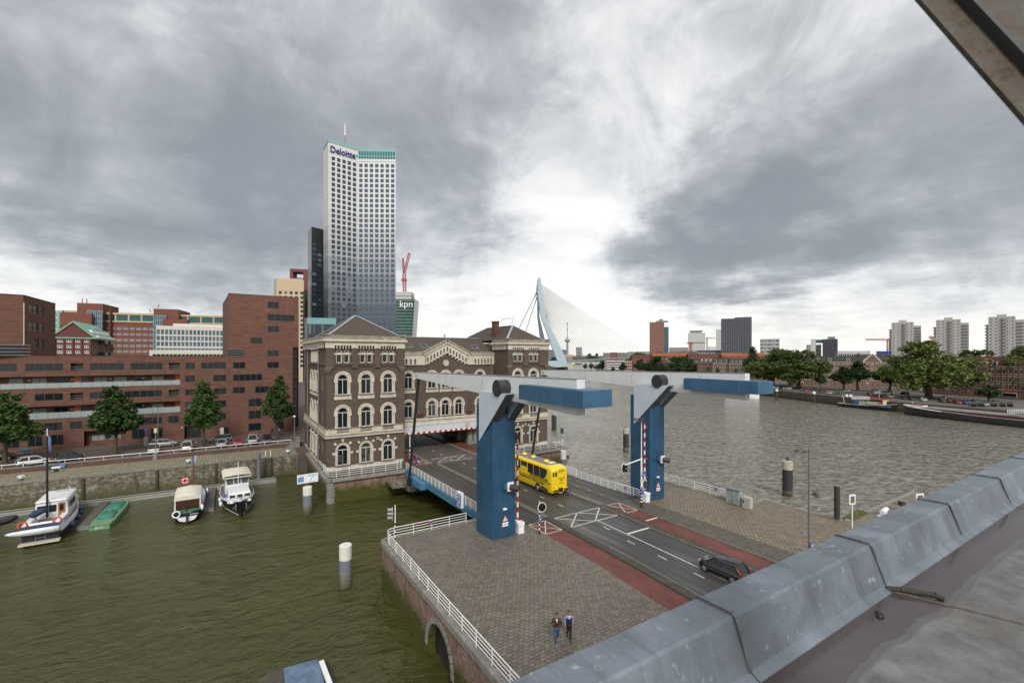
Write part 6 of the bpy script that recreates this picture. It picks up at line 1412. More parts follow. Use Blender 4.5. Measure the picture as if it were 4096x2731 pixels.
m = MB(); m.add([(-.22,-2.9,12.2),(.02,-2.85,11.7),(.08,-2.8,10.2),(-.12,-2.85,9.9),(-.2,-2.9,10.8)],[(0,1,2,3,4),(4,3,2,1,0)]); m.build('flag', [paint('flag_blue',(.12,.2,.40),.8,var=.35,vs=6)], y1_)
m = MB(); m.loft([[(x,-3.9+r_*cos(a),2.9+r_*sin(a)*1.1+ (x+.9)*.35) for a in [2*pi*j/8 for j in range(8)]] for x,r_ in ((-1.7,.1),(-1.3,.42),(-.7,.4),(-.1,.12))]); m.build('sail_cover', NAVYC, y1_)
deckrail(y1_, dk, 9, 16, .75, WHITE); deckrail(y1_, dk, 0, 9, .65)
m = MB()
for x,y,r_ in ((2.25,-1.2,.27),(2.2,.8,.25),(2.0,2.6,.27),(2.15,-4.2,.3)): m.ball((x,y,.95),r_,10,7,sc=(1,1,1.5))
m.build('fender', paint('fender_blue',(.03,.05,.13),.5,var=.2), y1_)
m = MB(); m.cyl((-.9,3.9,2.95),(-.9,3.9,3.05),.3,n=12); m.box(-.5,.9,1.8,2.0,3.9,3.97); m.tube([(.2,3.3,3.0),(.35,3.3,3.4),(.75,3.3,3.4),(.9,3.3,3.0)],.04); m.build('deck_fitting', GREYM, y1_)
# green flat boat
GRB = paint('pale_green_boat',(.13,.24,.13),.5,var=.12); GRT = paint('teal_tarpaulin',(.03,.16,.12),.6,var=.2,vs=2)
g_ = thing('work_boat','flat pale green work boat with two teal tarpaulins','boat',(-14.0,81.2,WZ),radians(-2))
m = MB(); P_ = [(-1.0,-5.4),(1.0,-5.4),(1.15,-3.5),(1.15,3),(.95,5.6),(-.95,5.6),(-1.15,3),(-1.15,-3.5)]; m.slab(P_,-.3,.62); m.build('hull', GRB, g_, bevel=.05)
m = MB(); m.slab([(a*1.04,b*1.01) for a,b in P_],.5,.6); m.build('gunwale', paint('dark_green_trim',(.07,.14,.08),.5), g_)
m = MB()
for y0,y1 in ((-3.0,-.2),(.8,4.2)):
    m.loft([[(-.85,y,.62),(-.75,y,.62+h_*.8),(-.2,y,.62+h_),(.3,y,.62+h_*.9),(.75,y,.62+h_*.75),(.85,y,.62)] for y,h_ in ((y0,.05),(y0+.25,.42),((y0+y1)/2,.3),(y1-.3,.4),(y1,.05))], closed=False, caps=False)
m.build('tarpaulin', GRT, g_); m = MB(); m.box(-.95,.95,.2,.38,.62,.72); m.box(-.1,.1,.25,.6,.7,.95); m.box(-.9,.9,4.9,5.1,.62,.7); m.build('thwart', GRB, g_)
text('BEUK', .34, WHITE, (0,-5.42,.28), (1,0,0),(0,0,1), g_, 'lettering', .006)
# gouda boat
g2, dk = boat('canal_boat','black hulled old Dutch barge yacht with cream canopy, stern towards the viewer', (-5.1,80.2,WZ), radians(1), 15, 3.7, 1.35, 1.75, HBLK, paint('pale_side_deck',(.36,.38,.40),.5,var=.1), gm=paint('dark_gunwale',(.02,.03,.05),.5,var=0), sternw=.78, bowp=5, round_=True)
m = MB(); trap(m,-1.25,1.25,-2.2,4.6,1.2,2.0,(.15,.15,.05,.3)); trap(m,-1.55,1.55,-2.2,5.2,1.15,1.35,(.05,.05,.05,.05)); m.build('coachroof', paint('pale_grey_paint',(.45,.48,.52),.5,var=.06), g2, bevel=.06)
m = MB()
for s in (-1,1): m.box(*(sorted((s*1.45,s*1.3))),-6.0,-1.8,1.2,3.15); 
m.box(-1.3,1.3,-1.9,-1.8,1.2,3.3); m.build('canopy_side', CRC, g2)
m = MB(); m.loft([[(-1.5,y,z),(-1.42,y,z+.35),(0,y,z+.5),(1.42,y,z+.35),(1.5,y,z)] for y,z in ((-6.05,2.75),(-4.2,3.2),(-1.7,3.1))], closed=False, caps=False); m.add([(-1.5,-6.05,2.7),(1.5,-6.05,2.7),(1.42,-6.05,3.1),(0,-6.05,3.25),(-1.42,-6.05,3.1)],[(0,1,2,3,4)]); m.build('canopy_roof', CRC, g2)
m = MB(); m.box(-1.28,1.28,-5.9,-5.8,1.3,2.75); m.build('cockpit_opening', paint('dark_mahogany',(.045,.014,.008),.35,var=.3), g2)
m = MB(); m.box(1.452,1.47,-5.0,-2.4,2.0,2.9); m.build('canopy_window', GLASS, g2)
m = MB(); m.box(-1.5,1.5,-6.5,-6.2,1.2,1.5); m.tube([(-1.35,-6.6,1.42),(1.35,-6.6,1.42)],.07); m.build('stern_bench', paint('bench_green',(.02,.16,.05),.5), g2)
m = MB(); m.prism([(-1.1,.9),(1.1,.9),(.8,.45),(.3,.3),(-.3,.3),(-.8,.45)], lambda p,q,t:(p,t,q), -7.66,-7.5); m.build('stern_panel', BWHITE, g2)
text('GOUDA', .26, BWHITE, (.75,-7.56,1.15), (1,0,0),(0,0,1), g2, 'lettering', .006)
m = MB(); m.box(-.09,.09,-8.15,-7.6,-.5,1.3); m.tube([(0,-7.9,1.3),(-.2,-5.2,1.9)],.05); m.build('rudder', BLACK, g2)
lifering(g2, (-1.15,-7.5,1.35), (.1,-1,.2), .38, BWHITE)
m = MB(); m.cyl((.1,5.6,1.5),(.1,5.6,7.2),.1,.07,n=8); m.box(-.5,.7,4.7,5.2,2.0,2.3); m.build('mast', paint('red_brown_mast',(.13,.045,.028),.5,var=.1), g2)
m = MB(); m.box(.15,.55,5.6,5.62,5.4,6.4); m.build('pennant', paint('pennant_blue',(.2,.28,.45),.7,var=.4,vs=8), g2)
m = MB(); m.ball((1.6,-6.6,1.6),.2,8,6,sc=(1,1,2)); m.ball((1.95,3.5,1.2),.18,8,6,sc=(1,1,2.2)); m.build('fender', BWHITE, g2)
# cruiser, bow towards the viewer
g3, dk = boat('motor_cruiser','white cabin cruiser with black hull and cream wheelhouse roof, bow towards the viewer', (.75,78.6,WZ), radians(183), 14, 4.3, 1.3, 2.35, HBLK, TEAK, sternw=.8, bowp=2.6)
m = MB(); m.loft([[(-w*.0,y,z-.0)]*1+[(-w,y,z-.22),(-w*1.01,y,z),(w*1.01,y,z),(w,y,z-.22)] for w,y,z in dk[8:]], closed=False, caps=False); m.build('white_sheer_band', BWHITE, g3)
m = MB(); m.add([(s*(w*.35+w*.3),y,.1) for w,y,z in dk[10:] for s in (-1,1)],[(0,1,3,2)]); 
m = MB(); m.tube([(-(w*.86*(1-max(0,(i/16-.6))*1.1)+.01),y,.10) for i,(w,y,z) in enumerate(dk)][:16],.035,n=5); m.tube([((w*.86*(1-max(0,(i/16-.6))*1.1)+.01),y,.10) for i,(w,y,z) in enumerate(dk)][:16],.035,n=5); m.build('waterline_stripe', BWHITE, g3)
m = MB(); trap(m,-1.5,1.5,-.6,4.0,1.25,2.55,(.15,.15,.0,.35)); trap(m,-1.3,1.3,3.6,5.4,1.6,2.0,(.2,.4,.0,.6)); m.build('fore_cabin', BWHITE, g3, bevel=.06)
m = MB(); trap(m,-1.55,1.55,-3.6,-.6,1.3,3.7,(.12,.12,.1,.25)); m.build('wheelhouse', BWHITE, g3, bevel=.05)
m = MB(); m.loft([[(-1.85,y,z),(-1.6,y,z+.28),(0,y,z+.36),(1.6,y,z+.28),(1.85,y,z)] for y,z in ((-5.2,3.95),(-2.6,4.1),(-.1,3.85))], closed=False, caps=False); m.box(-1.8,1.8,-5.15,-.15,3.78,3.9); m.build('wheelhouse_roof', CRC, g3)
m = MB()
for i in range(3): m.box(-1.35+i*.95,-.55+i*.95,-.78,-.66,2.85,3.6)
m.v = [(x,y+(3.6-z)*.08+.02,z) for x,y,z in m.v]; m.build('wheelhouse_window', glass('wheelhouse_glass',(.06,.07,.075),(.2,.2,.2),.3,.1), g3)
m = MB()
for i in range(3): m.box(-1.25+i*.9,-.6+i*.9,3.78,3.9,1.95,2.3)
m.v = [(x,y+(2.55-z)*.25-.07,z) for x,y,z in m.v]; m.build('fore_window', GLASS, g3)
m = MB(); m.cyl((0,1.2,2.5),(0,1.2,6.4),.05,n=6); m.cyl((-.7,1.2,5.3),(.7,1.2,5.3),.03,n=5); m.build('mast', BWHITE, g3)
m = MB(); m.ball((0,5.9,2.3),.18,8,5); m.tube([(-.5,5.6,2.3),(0,5.9,2.5),(.5,5.6,2.3)],.05); m.build('windlass', GREYM, g3)
m = MB()
for s in (-1,1): m.obox((s*.62,6.25,1.25),(.05,0,0),(0,.3,.0),(0,0,.38)); m.bar((s*.5,6.3,1.5),(s*.95,5.9,1.0),.08)
m.build('anchor', GREYM, g3)
deckrail(g3, dk, 7, 15, .6, GREYM, .12); m = MB()
for y,z in ((2.2,.9),(-.5,.8)): m.ball((2.2,y,z),.24,8,7,sc=(1,1,1.5)); 
m.build('fender', BWHITE, g3)
m = MB(); m.box(1.5,1.9,.2,1.4,1.3,1.7); m.build('tarp', paint('blue_tarp',(.03,.12,.4),.6,var=.2), g3)
rb = thing('inflatable_boat','black inflatable boat at the left edge of the harbour','boat',(-26.8,84.2,WZ),radians(-60))
m = MB()
for s in (-1,1): m.tube([(s*.9,-2,.35),(s*.9,1.2,.4),(s*.55,2.3,.5),(0,2.8,.55)],.33,n=10)
m.box(-.7,.7,-2,1.8,.1,.25); m.build('tubes', paint('black_rubber',(.02,.02,.022),.55,var=.1), rb)
# ---------------------------------------------------------------- mooring piles
PW = paint('pile_white',(.62,.61,.56),.6,var=.08,streak=.3); PGR = paint('pile_grey_paint',(.15,.155,.19),.6,var=.12,streak=.2); PBK = paint('pile_black',(.03,.029,.028),.6,var=.3); PMU = mossy('pile_mud',(.10,.09,.07),(.15,.14,.11),(.2,.19,.15),-4.0,1.2,(.05,.05,.02))
def pile(x,y,zt_,r,zc,zm,lab,body=PGR,cap=PW,knob=False,grp='white topped mooring piles'):
    t = thing('mooring_pile', lab, 'mooring pile', (x,y,WZ), world=True, group=grp); m = MB(); m.cyl((x,y,-7),(x,y,zc),r,n=28); m.build('shaft', body, t)
    m = MB(); m.cyl((x,y,zc),(x,y,zt_-.06),r*1.02,n=28); m.cyl((x,y,zt_-.06),(x,y,zt_),r*1.02,r*.9,n=28); m.build('cap', cap, t)
    m = MB(); m.cyl((x,y,-7),(x,y,zm),r*1.015,r*1.008,n=28,caps=False); m.build('tide_mark', PMU, t)
    if knob: m = MB(); m.cyl((x,y,zt_),(x,y,zt_+.25),.14,.1,n=10); m.ball((x,y,zt_+.42),.22,12,8); m.build('knob', DARKM, t)
pile(9.17,44.7,-.35,.56,-1.72,-3.1,'white and grey mooring pile alone in the water left of the paved platform')
pile(8.9,68.0,-.53,.58,-1.68,-3.1,'white and grey mooring pile carrying the harbour map sign')
pile(74.3,37.4,1.02,.72,-.28,-3.6,'thick black mooring pile with rusty white cap and ball on top',PBK,paint('rusty_white',(.4,.36,.3),.7,var=.4,vs=3,streak=.6),True,'black mooring piles')
pile(76.75,74.0,.92,.65,-.23,-3.4,'black mooring pile with pale cap and a bird, left of the far blue tower',PBK,paint('rusty_white2',(.36,.33,.27),.7,var=.3,vs=3,streak=.4),False,'black mooring piles')
c_ = at(2254,VH,79); pile(c_.x,c_.y,1.0,.48,-.5,-3.4,'white topped pile in the river behind the yellow bus',PGR,PW)
dw = wall('rotten_timber',(.035,.03,.02),(.055,.048,.034),(.08,.075,.05),(3,3,.5),1,.2)
t = thing('mooring_pile','bundle of rotten timber piles in the river right of the portal building','mooring pile',(81.4,107.3,WZ),world=True)
m = MB(); m2 = MB()
for i in range(7):
    a = i*2*pi/6; x = 81.4+(.5*cos(a) if i<6 else 0); y = 107.3+(.5*sin(a) if i<6 else 0); z = .9+.3*sin(i*2.3); m.cyl((x,y,-7),(x,y,z-.9),.3,n=10); m2.cyl((x,y,z-.9),(x,y,z),.29,.2,n=10)
m.build('timber', dw, t); m2.build('pale_top', paint('bleached_wood',(.36,.34,.28),.8,var=.3,vs=4), t)
brd = MB(); brd.ball((76.6,74,1.12),.14,8,6,sc=(1.5,.8,.9)); brd.ball((76.8,74,1.3),.07,6,5); brd.cyl((76.4,74,1.1),(76.2,74,1.05),.05,.01,n=5); o = brd.build('bird', DARKM); tag(o,'small dark bird on top of the black pile left of the far tower','bird')
for x,y,zt_,r,lab in ((55.3,22.75,3.55,.27,'black steel post at the inner corner of the cobbled quay'),(at(3608,2005,53).x,at(3608,2005,53).y,.5,.35,'short black post top beyond the white bollard')):
    t = thing('steel_post',lab,'post',(x,y,WZ),world=True); m = MB(); m.cyl((x,y,-6),(x,y,zt_),r,n=16); m.build('shaft',PBK,t); m = MB(); m.cyl((x,y,zt_),(x,y,zt_+.06),r*1.05,n=16); m.build('rim',GREYM,t)
# harbour map sign on the pile
hs = thing('harbour_sign','white harbour map sign with a blue drawing, on top of a mooring pile','sign',(8.9,68,-.5),world=True)
FH = Fac((7.6,67.9),(1,.06)); m = MB(); FH.box(m,0,2.7,-.03,.03,-.02,1.22); m.build('board', WHITE, hs); m = MB(); m.cyl((8.9,68,-.55),(8.9,68,.1),.05,n=6); m.build('post', GREYM, hs)
m = MB(); m.prism([(1.1,.95),(1.3,1.02),(1.4,.85),(1.95,.9),(1.6,.35),(1.72,.28),(2.12,.85),(2.55,.92),(2.5,1.05),(1.2,1.08)], lambda p,q,t: FH.p(p,q,t), -.045,-.03); FH.box(m,.1,.82,-.045,-.03,.12,.3); m.build('map_drawing', paint('map_blue',(.22,.5,.62),.5,var=0), hs)
m = MB(); FH.box(m,.1,.82,-.045,-.03,.3,.85); m.build('blue_panel', SBLUE, hs)
text('City Marina\nROTTERDAM', .15, WHITE, FH.p(.46,.57,-.05), FH.U,(0,0,1), hs,'lettering',.004,sx=.8); text('Tel. +31(0)10-4854096', .12, BLACK, FH.p(1.75,.12,-.035), FH.U,(0,0,1), hs,'lettering',.004); text('City Marina Rotterdam\nEntrepothaven', .085, BLACK, FH.p(.55,1.03,-.035), FH.U,(0,0,1), hs,'lettering',.004)
# square white signs at the right
for (x,y,z0,z1,w_,lab) in ((53.75,20.75,0,3.4,.8,'square white framed shipping sign on a white post beside the black steel post'),(63.4,18.2,.4,2.6,1.1,'white framed sign partly hidden behind the metal parapet')):
    t = thing('shipping_sign',lab,'sign',(x,y,z0),world=True); F_ = Fac((x-w_/2,y+w_*.15),(1,-.3)); m = MB(); F_.box(m,0,w_,-.04,.04,z1-1.0,z1); m.build('frame',WHITE,t); m = MB(); F_.box(m,.15,w_-.15,-.06,.05,z1-.85,z1-.15); m.build('panel',GREYM,t); m = MB(); m.cyl((x,y,z0),(x,y,z1-1),.06,n=8); m.build('post',WHITE,t)
    m = MB(); F_.box(m,w_*.3,w_*.36,-.075,-.06,z1-.8,z1-.2); F_.box(m,w_*.64,w_*.7,-.075,-.06,z1-.8,z1-.2); m.build('bars',BLACK,t)
t = thing('information_board','white double information board at the river edge right of the far blue tower','board',(49.4,42.6,0),world=True); F_ = Fac((46.6,42.5),(1,0)); m = MB(); F_.box(m,0,2.7,-.03,.03,1.5,2.7); m.build('panel',WHITE,t); m = MB()
for u in (0,2.6): F_.box(m,u,u+.1,-.06,.04,0,2.75)
for z in (1.45,2.08,2.68): F_.box(m,.1,2.6,-.055,.035,z,z+.07)
m.build('frame',GREYM,t)
t = thing('white_box','small white box on a stand behind the quay railing right of the far tower','box',(47.2,41.8,0),world=True); m = MB(); m.box(46.3,47.4,41.5,42.0,.35,1.0); m.build('body',WHITE,t,bevel=.04); m = MB(); m.box(46.4,46.5,41.6,41.9,0,.35); m.box(47.2,47.3,41.6,41.9,0,.35); m.build('leg',GREYM,t)
t = thing('white_bollard','large white mooring bollard at the mossy quay edge near the metal parapet','bollard',(60.6,20.4,0),world=True); m = MB(); m.cyl((60.6,20.4,0),(60.6,20.4,.5),.32,.26,n=16); m.loft([[(60.6-.1+s*.75+0*cos(a),20.4+.26*cos(a),.62+.22*sin(a)+.12*s) for a in [2*pi*j/12 for j in range(12)]] for s in (-.6,-.3,.2,.7,.9)]); m.build('head',BWHITE,t); m = MB(); m.box(60.0,61.2,19.9,20.9,0,.07); m.build('plate',BWHITE,t)
m = MB(); m.slab([(56.2,21.6),(60.5,21.7),(60.5,22.9),(56.2,22.6)],-.35,.06); o = m.build('mossy_ledge', mossy('mossy_ledge',(.06,.055,.03),(.09,.085,.05),(.12,.11,.07),2,1,(.10,.11,.02))); tag(o,'green mossy stone ledge at the quay corner beside the white bollard','ledge')
cb = thing('utility_cabinet','large grey green weathered electricity cabinet at the end of the quay railing','cabinet',(50.6,31.5,0),world=True); m = MB(); m.box(50.2,50.9,30.7,32.3,.05,1.75); m.build('body',paint('cabinet_grey',(.26,.30,.28),.6,var=.3,vs=2.5,streak=.5),cb,bevel=.02); m = MB(); m.box(50.1,51,30.6,32.4,1.75,1.85); m.build('lid',GREYM,cb); m = MB(); m.box(50.18,50.2,31.49,31.51,.1,1.7); m.build('door_gap',DARKM,cb)
cb = thing('utility_cabinet','smaller pale grey cabinet beside the large weathered cabinet','cabinet',(50.6,29.9,0),world=True); m = MB(); m.box(50.25,50.85,29.4,30.35,.0,1.25); m.build('body',paint('cabinet_pale',(.38,.37,.33),.6,var=.1,streak=.3),cb,bevel=.02); m = MB(); m.box(50.22,50.26,30.1,30.25,.6,.9); m.build('lock',DARKM,cb)
# street lamp right
t = thing('street_lamp','tall grey street lamp with two angular heads on the cobbled quay','street lamp',(43.1,19.9,0),world=True); m = MB(); m.cyl((43.1,19.9,0),(43.1,19.9,9.4),.085,.065,n=10); m.build('pole',paint('lamp_grey',(.16,.165,.17),.4,.3,var=.1),t)
m = MB(); lamphead(m,(43.1,19.9,9.1),(-.85,.52,0),1.0); m.build('lamp_head',DARKM,t); m = MB(); lamphead(m,(43.1,19.9,5.35),(.85,-.52,0),.55); m.build('lamp_head',DARKM,t)
m = MB(); m.box(43.0,43.5,19.7,19.74,.2,1.15); m.build('banner',SBLUE,t); m = MB(); m.box(43.1,43.4,19.67,19.7,.6,1.0); m.build('crest',paint('crest_cream',(.55,.45,.3),.6,var=.5,vs=12),t)
t = thing('street_lamp','short street lamp with a cream cylinder head on the brown wall pier','street lamp',(-11.4,100.8,.4),world=True); m = MB(); m.cyl((-11.4,100.8,.4),(-11.4,100.8,4.0),.07,n=8); m.build('pole',GREYM,t); m = MB(); m.cyl((-11.4,100.8,4.0),(-11.4,100.8,4.75),.26,.26,n=12); m.build('lamp_head',paint('lamp_cream',(.55,.48,.33),.5,var=0),t)
t = thing('street_lamp','tall thin street lamp in front of the long brick flats','street lamp',(-12.3,112,0),world=True); m = MB(); m.cyl((-12.3,112,0),(-12.3,112,8.0),.09,.06,n=8); m.build('pole',GREYM,t); m = MB(); lamphead(m,(-12.3,112,7.9),(0,-1,0),.5); m.build('lamp_head',DARKM,t)
t = thing('street_lamp','street lamp with a white dome head beside the portal building corner','street lamp',(10.9,102,0),world=True); m = MB(); m.cyl((10.9,102,0),(10.9,102,5.3),.08,n=8); m.build('pole',GREYM,t); m = MB(); m.cyl((10.9,102,5.1),(10.9,102,5.35),.3,.12,n=12); m.build('lamp_head',WHITE,t)
t = thing('parking_sign','blue parking sign with grey ticket machine in front of the brick flats','sign',(-14.1,112,0),world=True); m = MB(); m.box(-14.45,-13.85,111.9,111.95,2.9,3.5); m.build('sign_plate',SBLUE,t); text('P',.5,WHITE,(-14.15,111.88,3.2),(1,0,0),(0,0,1),t,'lettering',.005); m = MB(); m.cyl((-14.15,112,1.6),(-14.15,112,3.0),.04,n=6); m.build('post',GREYM,t); m = MB(); m.box(-14.5,-13.8,111.8,112.2,0,1.8); m.build('machine',paint('machine_grey',(.25,.26,.28),.5),t,bevel=.04)
# floating work platform at the bottom
fl = thing('work_pontoon','rusty work raft with a blue painted hatch at the bottom of the picture','raft',(4,32,WZ),world=True)
m = MB(); m.slab([(1.0,33.2),(2.2,34.6),(3.05,34.0),(2.95,28),(-1,28)],-4.6,-3.75); m.build('timber_deck',paint('rusty_brown',(.055,.045,.035),.7,var=.4,vs=2,streak=.4),fl)
m = MB(); m.slab([(2.95,34.05),(5.1,33.85),(5.05,29),(2.9,29)],-4.5,-3.55); m.build('blue_hatch',paint('worn_blue',(.09,.14,.21),.5,var=.45,vs=1.6),fl,bevel=.03)
m = MB(); m.bar((5.25,33.4,-3.6),(5.45,28.5,-3.6),.3,.25); m.build('white_beam',WHITE,fl); m = MB(); m.slab([(5.4,33.8),(5.75,33.8),(5.9,28.5),(5.5,28.5)],-4.6,-3.95); m.build('side_float',BLACK,fl)
# ================================================================ vehicles
RUB = NT('tyre_rubber').set((.015,.015,.016),.8); RIM = paint('alloy_rim',(.32,.33,.34),.35,.6,var=0); CHR = paint('headlamp',(.32,.34,.36),.15,.2,var=0); TAIL = paint('tail_lamp',(.20,.012,.016),.25,var=0); PLT = paint('yellow_plate',(.6,.38,.03),.5,var=0)
def carpaint(name, c, rough=.22, metal=.3):
    k = NT(name); k.set(c, rough, metal, .5); k.b.inputs['Coat Weight'].default_value = .6; k.b.inputs['Coat Roughness'].default_value = .05; return k.m
def wheel(t, x, y, r=.31, w=.2, s=1, z=None):
    z = z or r; m = MB(); m.cyl((x-w/2,y,z),(x+w/2,y,z),r,n=20); o = m.build('wheel', RUB, t)
    m = MB(); xo = x+s*w/2; m.cyl((xo-s*.02,y,z),(xo+s*.012,y,z),r*.64,n=18); 
    for k_ in range(6): a = k_*pi/3; m.bar((xo+s*.02,y,z),(xo+s*.02,y+r*.58*cos(a),z+r*.58*sin(a)),.05,.02,up=(1,0,0))
    q_ = m.build('rim', RIM, None); q_.parent = o; return o
KINDS = {  # length, width, height, belt, bonnet, roof rear, roof front, windscreen base, rear glass base
 'hatch': dict(L=4.0,W=1.68,H=1.48,belt=.92,hood=.88,rr=-1.35,rf=.45,wb=1.15,rb=-1.85),
 'estate': dict(L=4.4,W=1.72,H=1.5,belt=.93,hood=.88,rr=-1.75,rf=.4,wb=1.2,rb=-2.1),
 'van': dict(L=4.3,W=1.75,H=1.85,belt=1.08,hood=1.0,rr=-2.0,rf=.75,wb=1.4,rb=-2.12),
 'minibus': dict(L=6.0,W=1.95,H=2.5,belt=1.3,hood=1.15,rr=-2.85,rf=1.7,wb=2.4,rb=-2.95)}
def car(label, col, kind='hatch', loc=(0,0,0), rz=0, group=None, sc=1.0, rough=.22, blind=False, detail=True):
    K = KINDS[kind]; t = thing('parked_car' if kind!='minibus' else 'parked_minibus', label, 'car' if kind!='minibus' else 'minibus', loc, rz, group); t.scale = (sc,sc,sc)
    L, W, Hh, bt, hd = K['L']/2, K['W']/2, K['H'], K['belt'], K['hood']; P_ = carpaint('car_'+label[:24].replace(' ','_'), col, rough)
    st = [(-L,.38,bt*.72,W*.86),(-L+.06,.28,bt*.9,W*.92),(-L+.35,.2,bt,W*.985),(-.4,.17,bt*.99,W),(K['wb']-.1,.18,bt*.98,W*.99),(K['wb']+.25,.2,hd,W*.97),(L-.4,.22,hd*.93,W*.92),(L-.12,.27,hd*.8,W*.82),(L,.36,hd*.62,W*.66)]
    def ring_(y,zb,zt_,w): return [(-w*.86,y,zb),(-w,y,zb+.14),(-w*1.0,y,(zb+zt_)*.55),(-w*.95,y,zt_-.06),(-w*.86,y,zt_),(w*.86,y,zt_),(w*.95,y,zt_-.06),(w,y,(zb+zt_)*.55),(w,y,zb+.14),(w*.86,y,zb)]
    m = MB(); m.loft([ring_(*s_) for s_ in st]); body = m.build('body', P_, t)
    # greenhouse
    wb_, wt = W*.93, W*.74
    A_ = [(-wb_,K['rb'],bt-.03),(wb_,K['rb'],bt-.03),(wb_,K['wb'],bt-.03),(-wb_,K['wb'],bt-.03)]; B_ = [(-wt,K['rr'],Hh-.05),(wt,K['rr'],Hh-.05),(wt,K['rf'],Hh-.05),(-wt,K['rf'],Hh-.05)]
    m = MB(); m.add(A_+B_, [(0,1,5,4),(1,2,6,5),(2,3,7,6),(3,0,4,7)]); 
    m.build('window', GLASSC, t)
    m = MB(); y0,y1 = K['rr']-.06, K['rf']+.05
    m.loft([[(-wt-.03,y,Hh-.07-d_),(-wt*.8,y,Hh-.005-d_),(0,y,Hh+.02-d_),(wt*.8,y,Hh-.005-d_),(wt+.03,y,Hh-.07-d_)] for y,d_ in ((y0,.05),(y0+.25,0),((y0+y1)/2,-.01),(y1-.3,.0),(y1,.06))], closed=False, caps=False)
    for (a,b) in ((0,4),(1,5),(2,6),(3,7)): m.bar(A_[a],B_[b-4],.09,.07)
    for f_ in ((.42,.46),) if kind in('hatch',) else ((.33,.36),(.66,.7)):
        for s in (-1,1):
            ya = K['rb']+(K['wb']-K['rb'])*f_[0]; yb = K['rr']+(K['rf']-K['rr'])*f_[1]; m.bar((s*wb_,ya,bt-.03),(s*(wt+.01),yb,Hh-.06),.08,.05)
    if blind:
        for s in (-1,1): m.add([(s*(wb_+.01),K['rb'],bt-.03),(s*(wb_+.01),K['rb']+.9*K['L']/4.2,bt-.03),(s*(wt+.015),K['rr']+.9*K['L']/4.4,Hh-.06),(s*(wt+.015),K['rr'],Hh-.06)],[(0,1,2,3)])
    m.build('roof', P_, t)
    for s in (-1,1):
        for y in (-L+.72,L-.78): wheel(t, s*(W-.1), y, .31 if kind!='minibus' else .34, .2, s)
    if detail:
        m = MB()
        for s in (-1,1):
            for y in (-L+.72,L-.78): m.cyl((s*(W-.16),y,.33),(s*(W+.004),y,.33),.37,n=18)
        m.build('wheel_arch', BLACK, t)
        for s in (-1,1):
            m = MB(); m.obox((s*W*.62,L-.13,hd*.74),(.2,-.04*s,0),(0,.06,.0),(0,0,.08)); m.build('headlight', CHR, t)
            m = MB(); m.obox((s*W*.8,-L+.07,bt*.86),(.11,.02*s,0),(0,.06,0),(0,0,.14)); m.build('tail_light', TAIL, t)
            m = MB(); m.ball((s*(W+.1),K['wb']-.15,bt+.06),.1,8,6,sc=(1,.7,.8)); m.build('wing_mirror', P_, t)
        m = MB(); m.box(-.26,.26,-L-.012,-L+.03,.5,.62); m.box(-.26,.26,L-.03,L+.01,.4,.51); m.build('number_plate', PLT, t)
        m = MB(); m.box(-W*.6,W*.6,L-.05,L+.005,.55*hd,.68*hd); m.build('grille', BLACK, t)
    return t
# the dark hatchback on the road
c0 = car('black five-door hatchback driving on the road just behind the metal parapet', (.012,.012,.018), 'hatch', (33.42,21.75,.01), radians(1.5), None, .95, .15)
c0.name = 'moving_car'
m = MB()
for s in (-1,1): m.add([(s*.80,-1.86,.98),(s*.69,-1.95,1.0),(s*.585,-1.56,1.30),(s*.655,-1.47,1.32)],[(0,1,2,3),(3,2,1,0)])
m.build('tall_tail_light', TAIL, c0); m = MB(); m.cyl((0,-1.2,1.47),(0,-1.45,1.66),.012,n=5); m.cyl((0,-1.2,1.46),(0,-1.25,1.5),.03,n=6); m.build('aerial', BLACK, c0)
m = MB()
for s in (-1,1): m.box(*(sorted((s*.842,s*.85))),-1.0,1.0,.5,.53); m.box(*(sorted((s*.80,s*.815))),-1.5,1.1,.925,.945)
m.build('side_trim', GREYM, c0)
SILV = (.36,.38,.40)
for args in ((
 'white hatchback seen from behind on the harbour street, left of the yacht mast',(.62,.63,.63),'hatch',(-27.3,102.9,-.05),radians(-68)),
 ('black hatchback on the harbour street just right of the yacht mast',(.015,.015,.017),'hatch',(-23.2,103.6,-.05),radians(-72)),
 ('dark blue car at the left edge beside the first street tree',(.015,.02,.035),'estate',(-33.6,110.9,-.05),radians(-88)),
 ('silver people carrier parked sideways behind the white pick-up truck',SILV,'estate',(-11.2,110.4,-.05),radians(-88)),
 ('white panel van seen from behind, next to the third street tree',(.6,.6,.56),'van',(-6.9,104.0,-.05),radians(-4)),
 ('grey hatchback parked sideways near the white door',(.22,.24,.26),'estate',(-1.9,110.2,-.05),radians(91)),
 ('pale silver hatchback facing the water, left of the red car',(.38,.42,.46),'hatch',(-1.6,104.3,-.05),radians(176)),
 ('small bright red hatchback facing the water',(.42,.02,.025),'hatch',(1.0,104.3,-.05),radians(178)),
 ('silver compact van facing the water, right of the red car',(.36,.38,.4),'van',(3.6,104.6,-.05),radians(177)),
 ('black estate car facing the water at the right end of the row',(.02,.02,.022),'estate',(6.1,104.9,-.05),radians(176))):
    car(args[0],args[1],args[2],args[3],args[4],'cars parked on the harbour street',.98)
